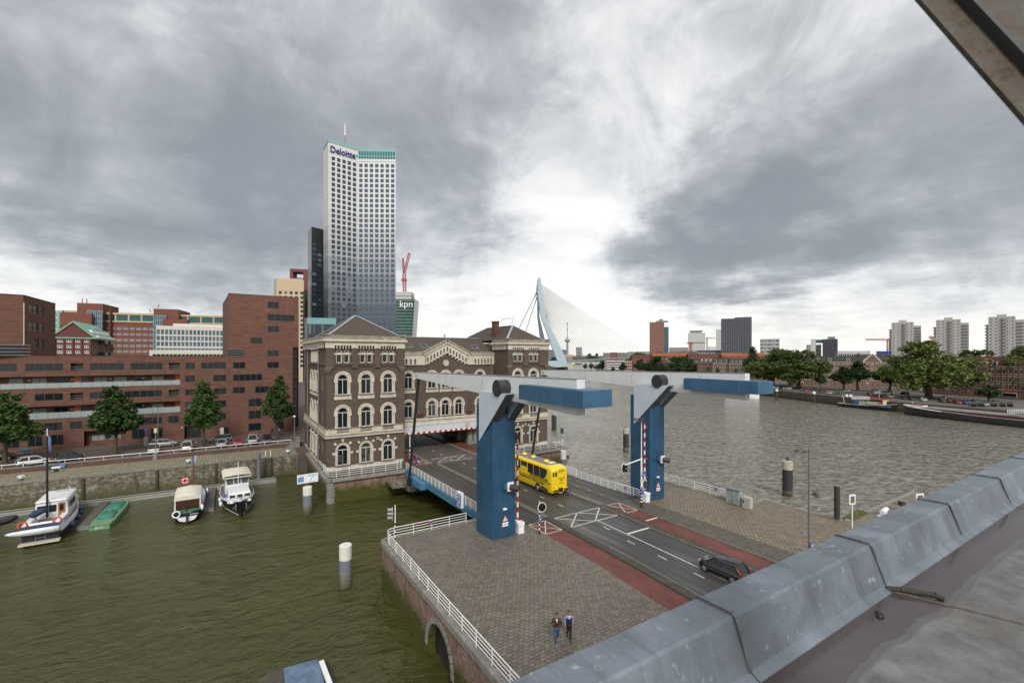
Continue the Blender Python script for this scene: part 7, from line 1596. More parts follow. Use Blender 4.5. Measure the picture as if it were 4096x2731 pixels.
# white pick-up truck
t = thing('parked_truck','small white pick-up truck with open bed facing the water, beside the lamp','truck',(-12.0,103.9,-.05),radians(185)); P_ = carpaint('truck_white',(.6,.6,.57)); m = MB(); trap(m,-.8,.8,.6,2.2,.35,1.05,(.0,.0,0,.05)); m.build('body',P_,t,bevel=.05); m = MB(); trap(m,-.76,.76,.62,2.05,1.05,1.85,(.1,.1,.05,.45)); m.build('cab_window',GLASSC,t); m = MB(); trap(m,-.7,.7,.6,1.65,1.83,1.92,(.05,.05,.03,.03)); m.build('roof',P_,t,bevel=.03)
m = MB(); m.box(-.8,.8,-2.1,.55,.6,.68); m.box(-.8,-.76,-2.1,.55,.68,1.05); m.box(.76,.8,-2.1,.55,.68,1.05); m.box(-.8,.8,-2.14,-2.1,.6,1.05); m.box(-.76,.76,.5,.55,.68,1.4); m.build('load_bed',P_,t)
for s in (-1,1):
    wheel(t,s*.7,1.5,.3,.2,s); wheel(t,s*.7,-1.3,.3,.2,s); m = MB(); m.box(*(sorted((s*.45,s*.72))),2.2,2.25,.6,.78); m.build('headlight',CHR,t)
m = MB(); m.box(-.26,.26,2.2,2.24,.42,.53); m.build('number_plate',PLT,t)
# ---------------------------------------------------------------- yellow amphibious bus
YEL = carpaint('bus_yellow',(.74,.53,.012),.3,0); YEL2 = YEL
BUSG = glass('bus_glass',(.018,.02,.02),(.06,.065,.06),.4,.06)
bus = thing('amphibious_bus','yellow amphibious tour bus with black lettering driving over the bridge','bus',(35.2,51,-.15),world=True)
bx0,bx1,by0,by1 = 33.95,36.5,45.2,57.2; bz=-.12
def bring(y,zb,zt_,ins=0.): 
    a,b = bx0+ins,bx1-ins; return [(a+.12,y,zb),(a,y,zb+.3),(a,y,zt_-.5),(a+.07,y,zt_-.18),(a+.35,y,zt_),(b-.35,y,zt_),(b-.07,y,zt_-.18),(b,y,zt_-.5),(b,y,zb+.3),(b-.12,y,zb)]
m = MB(); m.loft([bring(by0,.55+bz,3.2+bz,.22),bring(by0+.05,.42+bz,3.42+bz,.12),bring(by0+.25,.32+bz,3.62+bz,.02),bring(by0+.8,.28+bz,3.7+bz),bring(51,.28+bz,3.72+bz),bring(by1-2,.28+bz,3.72+bz),bring(by1-.4,.5+bz,3.5+bz,.05),bring(by1,1.0+bz,2.6+bz,.2)]); m.build('body',YEL,bus)
m = MB(); m.loft([[(bx0+.30,y,3.70+bz),(bx0+.5,y,3.77+bz),(35.2,y,3.82+bz),(bx1-.5,y,3.77+bz),(bx1-.30,y,3.70+bz)] for y in (by0+1.4,47,50,53,by1-2)],closed=False,caps=False); m.build('roof_panel',paint('roof_grey',(.17,.165,.16),.5,var=.3,vs=1.5),bus)
m = MB()
for y in (53.4,51.2,48.2): m.cyl((35.3,y,3.78+bz),(35.3,y,3.9+bz),.42,.36,n=14); m.cyl((35.3,y,3.9+bz),(35.3,y,4.0+bz),.28,.2,n=14)
m.build('roof_vent',YEL2,bus); m = MB(); m.box(34.8,35.7,46.7,47.3,3.78+bz,3.86+bz); m.build('roof_hatch',WHITE,bus)
FBu = Fac((33.95,57.2),(0,-1)); U_ = lambda y: 57.2-y
for s in (0,):
    segs = [(56.2,55.0,2.35,3.3),(54.9,53.7,2.35,3.3),(53.6,52.45,2.05,3.3),(52.3,50.75,2.62,3.3),(50.6,49.3,2.0,3.3),(49.2,47.9,1.98,3.3)]
    for a,b,z0,z1 in segs:
        m = MB(); FBu.box(m,U_(a),U_(b),-.012,.03,z0+bz+.02,z1+bz); m.build('window',BUSG,bus)
    m = MB(); c_ = [(U_(47.82),1.98+.02),(U_(46.9),2.0),(U_(46.45),2.35),(U_(46.2),2.9),(U_(46.3),3.22),(U_(47.82),3.3)]; m.prism(c_,lambda p,q,t:FBu.p(p,q+bz,t),-.012,.03); m.build('window',BUSG,bus)
m = MB()
for y in (52.9,51.6,50.1,48.6,47.2): 
    m.ball((34.25,y,2.35+bz),.0,4,3)
    m.ball((33.99,y,2.42+bz),.13,7,5,sc=(.3,1,1.1)); 
m.build('passenger_silhouette',paint('passenger_tone',(.10,.06,.045),.7,var=.6,vs=5),bus)
m = MB(); FBu.box(m,U_(57.0),U_(45.5),-.014,.02,1.52+bz,1.6+bz); m.build('stripe',BLACK,bus)
text('SPLASHTOURS.NL',.50,BLACK,FBu.p(U_(48.08),1.86+bz,-.02),FBu.U,(0,0,1),bus,'lettering',.006,sx=.98,bold=.006); text('SPLASHING WAY TO SEE ROTTERDAM',.34,BLACK,FBu.p(U_(49.7),1.27+bz,-.02),FBu.U,(0,0,1),bus,'lettering',.006,sx=.98,bold=.004)
for y in (48.25,54.6):
    m = MB(); m.cyl((bx0-.006,y,.5+bz),(bx0+.2,y,.5+bz),.62,n=26); m.build('wheel_arch',BLACK,bus)
    w_ = MB(); w_.cyl((bx0-.02,y,.5+bz),(bx0+.3,y,.5+bz),.5,n=24); w_=w_.build('wheel',RUB,bus); m = MB(); m.cyl((bx0-.05,y,.5+bz),(bx0,y,.5+bz),.28,.31,n=18); m.cyl((bx0-.09,y,.5+bz),(bx0-.04,y,.5+bz),.1,.12,n=10); m.build('rim',RIM,w_)
    w_ = MB(); w_.cyl((bx1-.3,y,.5+bz),(bx1+.02,y,.5+bz),.5,n=24); w_.build('wheel',RUB,bus)
m = MB(); m.prism([(U_(47.55),1.0),(U_(47.5),.42),(U_(46.2),.45),(U_(46.0),.62),(U_(46.2),.78)],lambda p,q,t:FBu.p(p,q+bz,t),-.012,.02); m.build('side_grille',paint('mesh_dark',(.06,.045,.02),.6,var=.3,vs=9),bus)
FRr = Fac((33.95,45.2),(1,0)); m = MB()
FRr.box(m,.92,2.05,-.03,.08,1.1+bz,3.4+bz); m.build('rear_door',YEL,bus,bevel=.02)
for a,b in ((.16,.36),(.5,.8)):
    m = MB(); FRr.box(m,a,b,-.02,.15,2.5+bz,3.05+bz); m.build('rear_window',BUSG,bus)
text('SI 14252 B\nBN 12553',.19,BLACK,FRr.p(1.48,3.1+bz,-.035),(1,0,0),(0,0,1),bus,'lettering',.004,bold=.004); text('SPLASHTOURS',.2,BLACK,FRr.p(1.48,2.2+bz,-.035),(1,0,0),(0,0,1),bus,'lettering',.004,sx=.78,bold=.006)
text('ROTTERDAM\nWEENATAX',.12,BLACK,FRr.p(1.48,1.6+bz,-.035),(1,0,0),(0,0,1),bus,'lettering',.004)
m = MB(); m.prism([(1.2,1.98),(1.35,1.9),(1.5,1.86),(1.62,1.92),(1.8,1.98),(1.6,2.02)],lambda p,q,t:FRr.p(p,q+bz,t),-.04,-.03); m.build('emblem',BLACK,bus)
m = MB(); FRr.box(m,.1,.95,-.2,.1,.45+bz,1.0+bz); FRr.box(m,1.7,2.45,-.2,.1,.45+bz,1.0+bz); m.build('rear_bumper',YEL,bus,bevel=.12)
m = MB()
for a,b in ((.12,.85),(1.78,2.42)):
    for k_ in range(6): FRr.box(m,a+k_*(b-a)/6,a+k_*(b-a)/6+.06,-.24,-.2,.5+bz,.95+bz)
    FRr.box(m,a,b,-.23,-.2,.7+bz,.76+bz)
FRr.box(m,.95,1.7,-.1,.1,.5+bz,1.0+bz); m.build('bumper_mesh',BLACK,bus)
m = MB(); m.tube([(34.3,45.0,.2+bz),(34.4,44.7,.25+bz),(36.1,44.7,.25+bz),(36.2,45,.2+bz)],.05); m.tube([(36.4,45.1,1.0+bz),(36.62,44.9,.8+bz),(36.6,44.9,.35+bz),(36.3,45.1,.3+bz)],.05); m.build('tow_bar',DARKM,bus)
m = MB(); FRr.box(m,1.05,1.55,-.14,-.1,.38+bz,.5+bz); m.build('number_plate',PLT,bus); m = MB()
for a in (.28,2.35): m.cyl(FRr.p(a,1.15+bz,-.06),FRr.p(a,1.15+bz,.1),.06,n=10)
m.build('tail_light',TAIL,bus)
# bicycles by the left wall of the flats
def bicycle(loc, rz, lab, col):
    t = thing('bicycle',lab,'bicycle',loc,rz,'parked bicycles'); m = MB()
    for y in (-.52,.52): 
        w_ = MB(); w_.torus((0,y,.34),(1,0,0),.32,.02,n=18,m=5); w_.cyl((-.03,y,.34),(.03,y,.34),.03,n=8); w_.build('wheel',RUB,t)
    m.tube([(0,-.52,.34),(0,-.15,.32),(0,.38,.78),(0,-.12,.8),(0,-.15,.32)],.018,n=5); m.tube([(0,-.12,.8),(0,-.52,.34)],.014,n=5); m.tube([(0,.52,.34),(0,.38,.95)],.018,n=5); m.tube([(-.25,.3,1.0),(0,.38,.98),(.25,.3,1.0)],.014,n=5); m.build('frame',paint('bike_'+lab[:8],col,.4,var=0),t)
    m = MB(); m.box(-.08,.08,-.28,-.02,.86,.92); m.build('saddle',BLACK,t)
bicycle((-31.4,113.8,-.05),radians(80),'dark bicycle with a blue cover by the left tree',(.03,.2,.3)); bicycle((-30.3,113.9,-.05),radians(96),'black bicycle right of the left street tree',(.03,.03,.03))
m = MB(); m.loft([[(x,114.0+r_*cos(a),.75+r_*sin(a)) for a in [2*pi*j/8 for j in range(8)]] for x,r_ in ((-31.9,.1),(-31.5,.3),(-30.9,.28),(-30.6,.1))]); o=m.build('blue_cover',paint('cyan_cloth',(.04,.3,.42),.6,var=.2)); tag(o,'bright blue cloth cover over a bicycle under the leftmost tree','cover')
# ================================================================ trees
def leafmat(name, c1, c2, c3):
    k = NT(name); p = k.pos(); o = k.n('ShaderNodeObjectInfo').outputs['Random']
    a = k.noise(p, .55, 3, .6); b = k.noise(p, 5, 2, .6)
    f = k.math('ADD', k.math('MULTIPLY', a, .6), k.math('MULTIPLY', b, .4)); f = k.math('ADD', f, k.math('MULTIPLY', k.math('SUBTRACT', o, .5), .12))
    return k.set(k.ramp(f,[(.36,c1),(.5,c2),(.66,c3)]), .6, 0, .25)
LF1 = leafmat('street_tree_leaves',(.018,.040,.010),(.038,.075,.017),(.068,.118,.026))
LF2 = leafmat('far_tree_leaves',(.036,.056,.015),(.075,.105,.024),(.14,.175,.042))
LF3 = leafmat('dark_tree_leaves',(.017,.036,.013),(.033,.062,.019),(.058,.095,.028))
BARK = wall('mossy_bark',(.04,.036,.022),(.065,.06,.03),(.09,.085,.04),(4,4,.8),1.5,.2)
def crownmesh(seed, nl, ls, lobes, dens=None):
    """leaf clusters: lobes = (x,y,z,rx,ry,rz); leaves mostly near lobe surfaces"""
    R = random.Random(seed); m = MB(); tot = sum(l[3]*l[4]+l[4]*l[5] for l in lobes)
    for l in lobes:
        n = int(nl*(l[3]*l[4]+l[4]*l[5])/tot)
        subs = []
        for _ in range(max(6,int(9*(l[3]+l[5])))):
            th = R.uniform(0,2*pi); ph = math.acos(R.uniform(-1,1)); r = R.uniform(.55,1.03)
            subs.append((l[0]+l[3]*r*sin(ph)*cos(th), l[1]+l[4]*r*sin(ph)*sin(th), l[2]+l[5]*r*cos(ph), R.uniform(.2,.42)*min(l[3],l[5])*1.1))
        for i in range(n):
            s_ = R.choice(subs); d = Vector((R.gauss(0,1),R.gauss(0,1),R.gauss(0,.8))); d.normalize(); c = Vector(s_[:3])+d*s_[3]*R.uniform(.5,1.15)
            u = Vector((R.uniform(-1,1),R.uniform(-1,1),R.uniform(-.5,.9))).normalized(); v = u.cross(Vector((R.uniform(-1,1),R.uniform(-1,1),R.uniform(-1,1)))).normalized(); k_ = ls*R.uniform(.6,1.3)
            m.add([c-u*k_,c+v*k_*.55,c+u*k_,c-v*k_*.55],[(0,1,2,3)])
    return m
def trunkmesh(h, r, lobes, seed):
    R = random.Random(seed); m = MB(); P_ = [Vector((0,0,0)),Vector((R.uniform(-.06,.06),0,h*.5)),Vector((R.uniform(-.1,.1),R.uniform(-.1,.1),h)),Vector((R.uniform(-.2,.2),R.uniform(-.2,.2),h*1.7))]
    rr = [r*1.25,r,r*.85,r*.4]
    for i in range(3): m.cyl(P_[i],P_[i+1],rr[i],rr[i+1],n=9,caps=False)
    for l in lobes[:8]:
        t_ = R.uniform(.0,.7); a = P_[2].lerp(P_[3],t_); b = Vector(l[:3]); mid = a.lerp(b,.55)+Vector((0,0,-.08*(b-a).length)); m.cyl(a,mid,r*.38,r*.22,n=6,caps=False); m.cyl(mid,b,r*.22,r*.06,n=6,caps=False)
    return m
TREES = {}
def tree(label, loc, kind, sc=1.0, rz=0, group=None, mat=None, seed=1, cat='tree'):
    key = (kind,seed)
    if key not in TREES:
        R = random.Random(seed*7+len(kind))
        if kind == 'street':   # rounded ovate crown, 5 m wide
            L_ = [(0,0,4.6,1.6,1.6,1.9),(R.uniform(-.3,.3),0,6.9,1.35,1.35,1.6),(R.uniform(-.4,.3),.2,8.3,.9,.9,1.1)]+[(1.35*cos(a+seed),1.35*sin(a+seed),3.9+R.uniform(0,1.0),1.15,1.15,1.2) for a in (0,1.25,2.5,3.8,5)]+[(.95*cos(a+.6),.95*sin(a+.6),6.0+R.uniform(-.3,.5),.85,.85,1.1) for a in (0,2.1,4.2)]
            nl, ls, h, r = 9000, .19, 2.6, .17
        elif kind == 'broad':  # large spreading elm
            L_ = [(0,0,10,3.4,3.4,3.6)]+[(R.uniform(3,5.6)*cos(a),R.uniform(3,5.6)*sin(a),R.uniform(5.0,10.5),R.uniform(2,3),R.uniform(2,3),R.uniform(2.0,3.0)) for a in [i*.6+R.uniform(0,.4) for i in range(12)]]+[(R.uniform(-2.5,2.5),R.uniform(-2.5,2.5),13+R.uniform(0,1.6),2.0,2.0,1.6) for _ in range(4)]
            nl, ls, h, r = 15000, .31, 4.2, .5
        elif kind == 'tall':
            L_ = [(0,0,8,2.4,2.4,3.4),(R.uniform(-1,1),.3,11.2,1.9,1.9,2.2),(R.uniform(-.8,.8),0,13.4,1.1,1.1,1.3)]+[(R.uniform(1.6,2.8)*cos(a),R.uniform(1.6,2.8)*sin(a),R.uniform(5.5,9.5),1.7,1.7,1.8) for a in (0,1.1,2.3,3.4,4.6,5.6)]
            nl, ls, h, r = 6000, .32, 3.6, .3
        else:                  # young small tree
            L_ = [(0,0,3.6,1.3,1.3,1.8),(R.uniform(-.4,.4),0,5.4,.8,.8,1.3)]+[(1.0*cos(a),1.0*sin(a),3.2+R.uniform(0,1),.8,.8,.9) for a in (0,1.6,3.1,4.7)]
            nl, ls, h, r = 1500, .24, 1.9, .14
        a = crownmesh(seed*13+5, nl, ls, L_).build('crown', LF1); b = trunkmesh(h, r, L_, seed).build('trunk', BARK)
        TREES[key] = (a.data, b.data); bpy.data.objects.remove(a); bpy.data.objects.remove(b)
    t = thing('tree', label, cat, loc, rz, group); t.scale = (sc if isinstance(sc,(int,float)) else sc[0],)*2+((sc if isinstance(sc,(int,float)) else sc[1]),)
    for nm, me in zip(('crown','trunk'), TREES[key]):
        o = bpy.data.objects.new(nm, me); COL.objects.link(o); o.parent = t
        if nm == 'crown' and mat: o.material_slots[0].link = 'OBJECT'; o.material_slots[0].material = mat
    return t
SG = 'young street trees in front of the brick flats'
tree('leftmost street tree, cut by the left edge of the picture', (-31.2,105.6,-.05), 'street', (1.75,1.28), .4, SG, LF1, 1)
tree('street tree between the black hatchback and the white pick-up truck', (-17.6,105.7,-.05), 'street', (1.62,1.3), 2.1, SG, LF1, 2)
tree('street tree right of the white panel van, narrower crown', (-4.6,105.6,-.05), 'street', (1.35,1.37), 3.6, SG, LF1, 3)
tree('street tree standing against the tall brick slab next to the portal building', (8.2,106.5,-.05), 'street', (1.3,1.42), 5.0, SG, LF1, 4)
# ================================================================ far bank
HB = [wall('row_brick_%d'%i,*c,(.5,.5,6),1,.15) for i,c in enumerate((((.13,.062,.045),(.17,.088,.064),(.21,.115,.085)),((.14,.058,.04),(.18,.078,.055),(.22,.10,.073)),((.13,.085,.06),(.17,.115,.08),(.2,.14,.1))))]
RTR = rooftile('red_brown_tiles',(.07,.026,.018),(.10,.038,.026),(.13,.055,.038),2); RTD = rooftile('dark_grey_tiles',(.03,.026,.024),(.045,.04,.037),(.06,.054,.05),2); RTO = rooftile('orange_tiles',(.22,.06,.022),(.28,.085,.035),(.33,.12,.055),2)
TRIM = paint('cream_trim',(.46,.44,.39),.6,var=.05)
def housewin(w,h): return farwin(w,h,1,TRIM,glass('house_glass',(.02,.022,.022),(.22,.23,.22),.3,.12),.14,.16,h*.62)
GLH = glass('house_glass',(.02,.022,.022),(.22,.23,.22),.3,.12)
def housewin(w,h): return farwin(w,h,1,TRIM,GLH,.14,.16,h*.62)
def house(label, a, b, z1, zr, ncol, mat, rmat, doors=(1,), gable=False, shop=False, group='brick houses along the far quay', storeys=4, dormers=(0,), depth=11):
    """a,b: plan corners left to right as seen from the river"""
    F_, W_ = FacP(a,b); t = thing('terraced_house', label, 'house', (F_.p(W_/2,0).x,F_.p(W_/2,0).y,-.55), world=True, group=group); mb = MB(); zg = -.55
    fh = (z1-.6-zg)/storeys; w = min(1.25,W_/ncol*.52); cols = [W_*(i+.5)/ncol-w/2 for i in range(ncol)]; rows = [zg+fh*k_+fh*.22 for k_ in range(1,storeys)]
    h_ = fh*.62; key = ('hw',round(w,2),round(h_,2)); fn = farwin(w,h_,1,TRIM,GLH,.14,.16,h_*.62)
    dcol = [c for i,c in enumerate(cols) if i in doors]; wcol = [c for i,c in enumerate(cols) if i not in doors]
    holes = [(c,c+w,r,r+h_) for c in cols for r in rows]+[(c,c+w,rows[0]-fh,rows[0]-fh+h_) for c in wcol]
    F_.wall(mb,0,W_,zg,z1,holes,.2)
    for c in cols:
        for r in rows: o = placeobj('window',tpl(key,fn)[0][1],t,F_.p(c,r),F_.ang())
    for c in wcol: placeobj('window',tpl(key,fn)[0][1],t,F_.p(c,rows[0]-fh),F_.ang())
    if gable: mb.add([F_.p(W_*.15,z1),F_.p(W_*.85,z1),F_.p(W_*.5,zr+.4)],[(0,1,2)])
    q = [F_.p(W_,0,0),F_.p(W_,0,depth),F_.p(0,0,depth),F_.p(0,0,0)]
    for i in range(3): mb.quad((q[i].x,q[i].y,zg),(q[i+1].x,q[i+1].y,zg),(q[i+1].x,q[i+1].y,z1),(q[i].x,q[i].y,z1))
    mb.build('wall', mat, t)
    m = MB(); e=.25; rd = depth*.42
    m.add([F_.p(0,z1,-e),F_.p(W_,z1,-e),F_.p(W_,zr,rd*.75),F_.p(0,zr,rd*.75),F_.p(0,zr,depth-rd*.5),F_.p(W_,zr,depth-rd*.5),F_.p(0,z1,depth),F_.p(W_,z1,depth)],[(0,1,2,3),(3,2,5,4),(4,5,7,6),(0,3,4,6),(1,7,5,2)])
    if gable: m.add([F_.p(W_*.15,z1,-.1),F_.p(W_*.5,zr+.5,-.1),F_.p(W_*.5,zr+.3,depth*.4),F_.p(W_*.85,z1,-.1)],[(0,1,2),(1,3,2)])
    rf_ = m.build('roof', rmat, t)
    for i,u in enumerate((.02,.98)):
        if (i==0): m = MB(); F_.box(m,W_*u-.1,W_*u+.8,depth*.35,depth*.5,zr-.8,zr+1.0); m.build('chimney', HB[0], rf_)
    for u in dormers:
        m = MB(); c = W_*(.5+u*.3); F_.box(m,c-.75,c+.75,.15,2.2,z1+.3,z1+1.95,0); F_.box(m,c-.5,c+.5,.1,.16,z1+.5,z1+1.75,1); F_.box(m,c-.9,c+.9,.0,2.4,z1+1.95,z1+2.1,0); m.build('dormer',[TRIM,GLH],rf_)
    m = MB(); F_.box(m,0,W_,-.35,.02,z1-.28,z1); 
    for r in rows: F_.box(m,0,W_,-.04,.01,r-.32,r-.2)
    for c in cols:
        for r in rows: F_.box(m,c-.12,c+w+.12,-.07,.01,r+h_,r+h_+.28)
    if gable:
        for s in (-1,1):
            for i in range(5):
                u = W_*(.5+s*(.35*(1-i/5.))); z = z1+(zr+.4-z1)*i/5.; F_.box(m,u-.35,u+.35,-.2,.05,z,z+(zr+.4-z1)/5.+.15)
    m.build('stone_trim', TRIM, t)
    for c in dcol:
        m = MB(); F_.box(m,c-.05,c+w+.05,-.03,.02,zg+.1,rows[0]-fh+h_,0); F_.box(m,c+.1,c+w-.1,-.06,-.03,zg+.12,zg+2.3,1); m.build('door',[TRIM,paint('door_red_brown',(.10,.03,.02),.5,var=.1) if 'DOORM' not in globals() else DOORM],t)
    if shop:
        m = MB(); F_.box(m,.3,W_*.7,-.1,.0,zg+.7,rows[0]-fh*.35,0); F_.box(m,.5,W_*.66,-.12,-.1,zg+.9,rows[0]-fh*.5,1); F_.box(m,.3,W_*.7,-.3,.0,rows[0]-fh*.3,rows[0]-fh*.12,2); m.build('shop_front',[TRIM,GLASS,SRED],t)
    return t
DOORM = paint('front_door_brown',(.10,.03,.02),.5,var=.1)
ORD = ['rightmost','second from the right','third from the right','fourth from the right','fifth from the right','sixth from the right','seventh from the right']
# near row (right), facade plane x ~ 243, y from low (right) to high (left): left-to-right seen from the river = decreasing y
def row(x0,y0,x1,y1,n): return [(x0+(x1-x0)*i/n,y0+(y1-y0)*i/n) for i in range(n+1)]
def rowat(u0,d0,u1,d1,n):
    a=at(u0,VH,d0); b=at(u1,VH,d1); return row(a.x,a.y,b.x,b.y,n)
specs = [(rowat(3690,222,4200,178,6),13.2,17.3,RTR,[HB[1],HB[0],HB[1],HB[1],HB[0],HB[1]],4,'dark red roof row right of the largest tree',[4,4,5,4,4,4]),
         (rowat(3165,272,3640,250,5),14.0,17.6,RTD,[HB[0]]*5,4,'dark roof row behind the tug boat trees',[5,5,5,5,5])]
nm_ = {0:['red brick house directly right of the largest far bank tree','red brick house with three close window columns, far bank right','wide red brick house behind the young tree by the barge','red brick house with a balcony, far bank right','red brick corner house with a shop front, far bank right','red brick house at the right picture edge on the far bank'],
       1:['leftmost house of the dark roofed brick row on the far bank','second house of the dark roofed row, above the parked red car','third house of the dark roofed row, with white lintels','brick house with stepped white edged gable on the far bank','brick house right of the stepped gable, partly behind trees']}
for si,(pts,z1,zr,rm,mats,stn,_,nc) in enumerate(specs):
    for i in range(len(pts)-1):
        house(nm_[si][i], pts[i], pts[i+1], z1, zr if not (si==1 and i==3) else zr+.6, nc[i], mats[i], rm, doors=(1,) if i%2 else (2,), gable=(si==1 and i==3), shop=(si==0 and i==4), dormers=(-.9,.7) if i%2 else (0,), storeys=4)
# side street house front left of row 2 and further rows
for i,(u0,d0,u1,d1,z1,zr,mat,rm,lab,nc,gb) in enumerate((
  (2975,345,3065,335,12.0,15.5,HB[2],RTD,'striped cream and brown house row behind the white counterweight end',9,False),
  (2915,352,2973,346,12.0,15.5,HB[2],RTD,'cream banded houses left of the far arm counterweight',6,False),
  (2850,362,2914,354,12.3,16,HB[2],RTD,'tall cream banded houses above the far white arm',7,False),
  (2790,385,2849,372,12.8,14.6,HB[1],RTD,'bright red brick house with white bands above the far arm',6,False),
  (2745,400,2789,390,11.5,15.4,HB[0],RTD,'red house with grey roof right of the large dark green tree',4,False),
  (2615,430,2700,415,9.5,15.6,HB[0],RTD,'brick houses with two pointed white edged gables left of the dark tree',7,True))):
    a=at(u0,VH,d0); b=at(u1,VH,d1); house(lab,(a.x,a.y),(b.x,b.y),z1,zr,nc,mat,rm,doors=(1,4),gable=gb,storeys=4,dormers=(-1,0,1))
t,F_,W_,z1 = skybox('apartment_block','low brown apartment block with long balconies behind the small far bank trees','apartment block',2418,2528,500,1440,HB[0],12,4,16,CL1,.6,.5)
m = MB()
for i in range(4): F_.box(m,2,W_-8,-1.2,0,z1-1.6-i*2.8,z1-.8-i*2.8)
m.build('balcony',WHITE,t)
# rooftops behind the rows
for i,(u0,u1,d,vr,mat,lab) in enumerate(((2610,2760,480,1411,RTO,'orange tiled roofs behind the gabled houses on the far bank'),(2890,3070,450,1411,RTO,'orange tiled roofs in front of the dark twin tower'),(2755,2888,470,1414,RTR,'red brown roofs behind the banded houses'),(2530,2612,520,1418,RTR,'red roofs left of the gabled houses'),(3070,3170,400,1424,RTO,'orange roofs seen between the large trees'),(3100,3180,330,1432,RTD,'dark roofed house block between the two large trees'))):
    a=at(u0,VH,d); b=at(u1,VH,d); F_,W_=FacP(a,b); zr=zt(vr,d); t=thing('house_row',lab,'houses',(a.x,a.y,-.5),world=True); m=MB(); F_.box(m,0,W_,0,10,-.5,zr-3.5); m.build('wall',HB[i%2],t); m=MB()
    n=max(2,int(W_/9))
    for j in range(n): u_=W_*j/n; e=.25*(j%3); m.add([F_.p(u_,zr-3.5,-.3),F_.p(u_+W_/n,zr-3.5,-.3),F_.p(u_+W_/n,zr-e,5),F_.p(u_,zr-e,5),F_.p(u_+W_/n,zr-3.5,10.3),F_.p(u_,zr-3.5,10.3)],[(0,1,2,3),(3,2,4,5),(0,3,5),(1,4,2)])
    rf_=m.build('roof',mat,t); m=MB()
    for j in range(n): F_.box(m,W_*j/n+.5,W_*j/n+1.5,4.4,5.2,zr-1,zr+.9)
    m.build('chimney',HB[0],rf_)
# trees on the far bank
FT = 'large trees along the far quay'
def ft(u, d, vt, kind, lab, mat=LF2, seed=1, wpx=None, grp=FT):
    p = at(u,VH,d); hh = {'broad':15.9,'tall':14.6,'young':6.9,'street':9.6}[kind]; H_ = zt(vt,d)+.55; ww = {'broad':14.,'tall':8.2,'young':4.2,'street':5.4}[kind]
    sx = (wpx*d/FPX/ww) if wpx else H_/hh; tree(lab,(p.x,p.y,-.55),kind,(sx,H_/hh),seed*1.7,grp,mat,seed)
ft(3088,272,1396,'broad','broad pale green tree left, above the small white boat bow',LF2,1,225)
ft(3195,248,1401,'broad','broad tree right of the counterweight box with bright leaf patch',LF2,2,215)
ft(3715,192,1362,'broad','largest tree on the far bank, behind the barge bow',LF2,3,300)
ft(4125,190,1370,'broad','large tree cut by the right edge of the picture',LF2,4,240)
ft(3282,240,1481,'young','small dark tree standing alone before the dark roofed row',LF3,1,50,None)
ft(3375,238,1462,'tall','round dark tree before the stepped gable, left one of the pair',LF3,1,100,None)
ft(3430,236,1440,'tall','taller dark tree before the stepped gable, right one of the pair',LF3,2,110,None)
ft(3560,225,1450,'tall','dark tree left of the largest tree, near the minibus',LF3,3,130,None)
ft(3955,178,1533,'young','small dark bare-looking tree near the black cylinders on the right quay',LF3,2,110,None)
ft(3910,330,1399,'broad','wide dark green tree crown behind the roofs between the high-rises',LF3,2,170,None)
ft(3010,330,1383,'tall','dark tall tree beside the twin dark tower',LF3,2,70,None)
for i,(u,d,vt,k_,w_,mt,lab) in enumerate(((2545,600,1411,'broad',110,LF3,'dark green tree clump at the foot of the orange tower'),(2632,600,1409,'broad',90,LF3,'dark green tree crown hugging the right foot of the orange tower'),(2560,440,1435,'tall',60,LF3,'tree left of the big clump above the far white arm'),(2622,430,1424,'broad',130,LF3,'big dark green tree clump above the far white arm'),(2722,400,1425,'broad',115,LF1,'bright dark green round tree above the far white arm'),(2758,395,1436,'tall',60,LF3,'tree touching the bright round tree on its right'),
  (2410,520,1440,'tall',50,LF3,'tree at the left end of the balcony flats'),(2365,560,1449,'young',26,LF3,'small tree right of the yellow river sign'),(2340,560,1450,'young',24,LF3,'small tree nearest to the yellow river sign'),(2492,470,1449,'tall',40,LF3,'tree in front of the brown balcony flats'),(2452,470,1462,'young',22,LF3,'small round tree before the balcony flats'),(2590,440,1462,'young',24,LF3,'small low tree before the gabled houses'),(2830,345,1466,'young',20,LF3,'small tree before the red banded house'),(2870,345,1462,'young',24,LF3,'young tree before the cream banded houses'),(2942,340,1470,'young',22,LF2,'young tree near the far counterweight, left'),(2985,330,1465,'young',30,LF2,'young pale tree near the far counterweight, right'),(2220,1150,1428,'broad',45,LF3,'distant dark tree seen through the cable bridge pylon'),(2360,1200,1413,'broad',30,LF3,'distant round tree on the horizon among the cables'),(2385,1200,1412,'broad',26,LF3,'distant round tree right of its twin on the horizon'))):
    ft(u,d,vt,k_,lab,mt,1+i%3,w_,None)
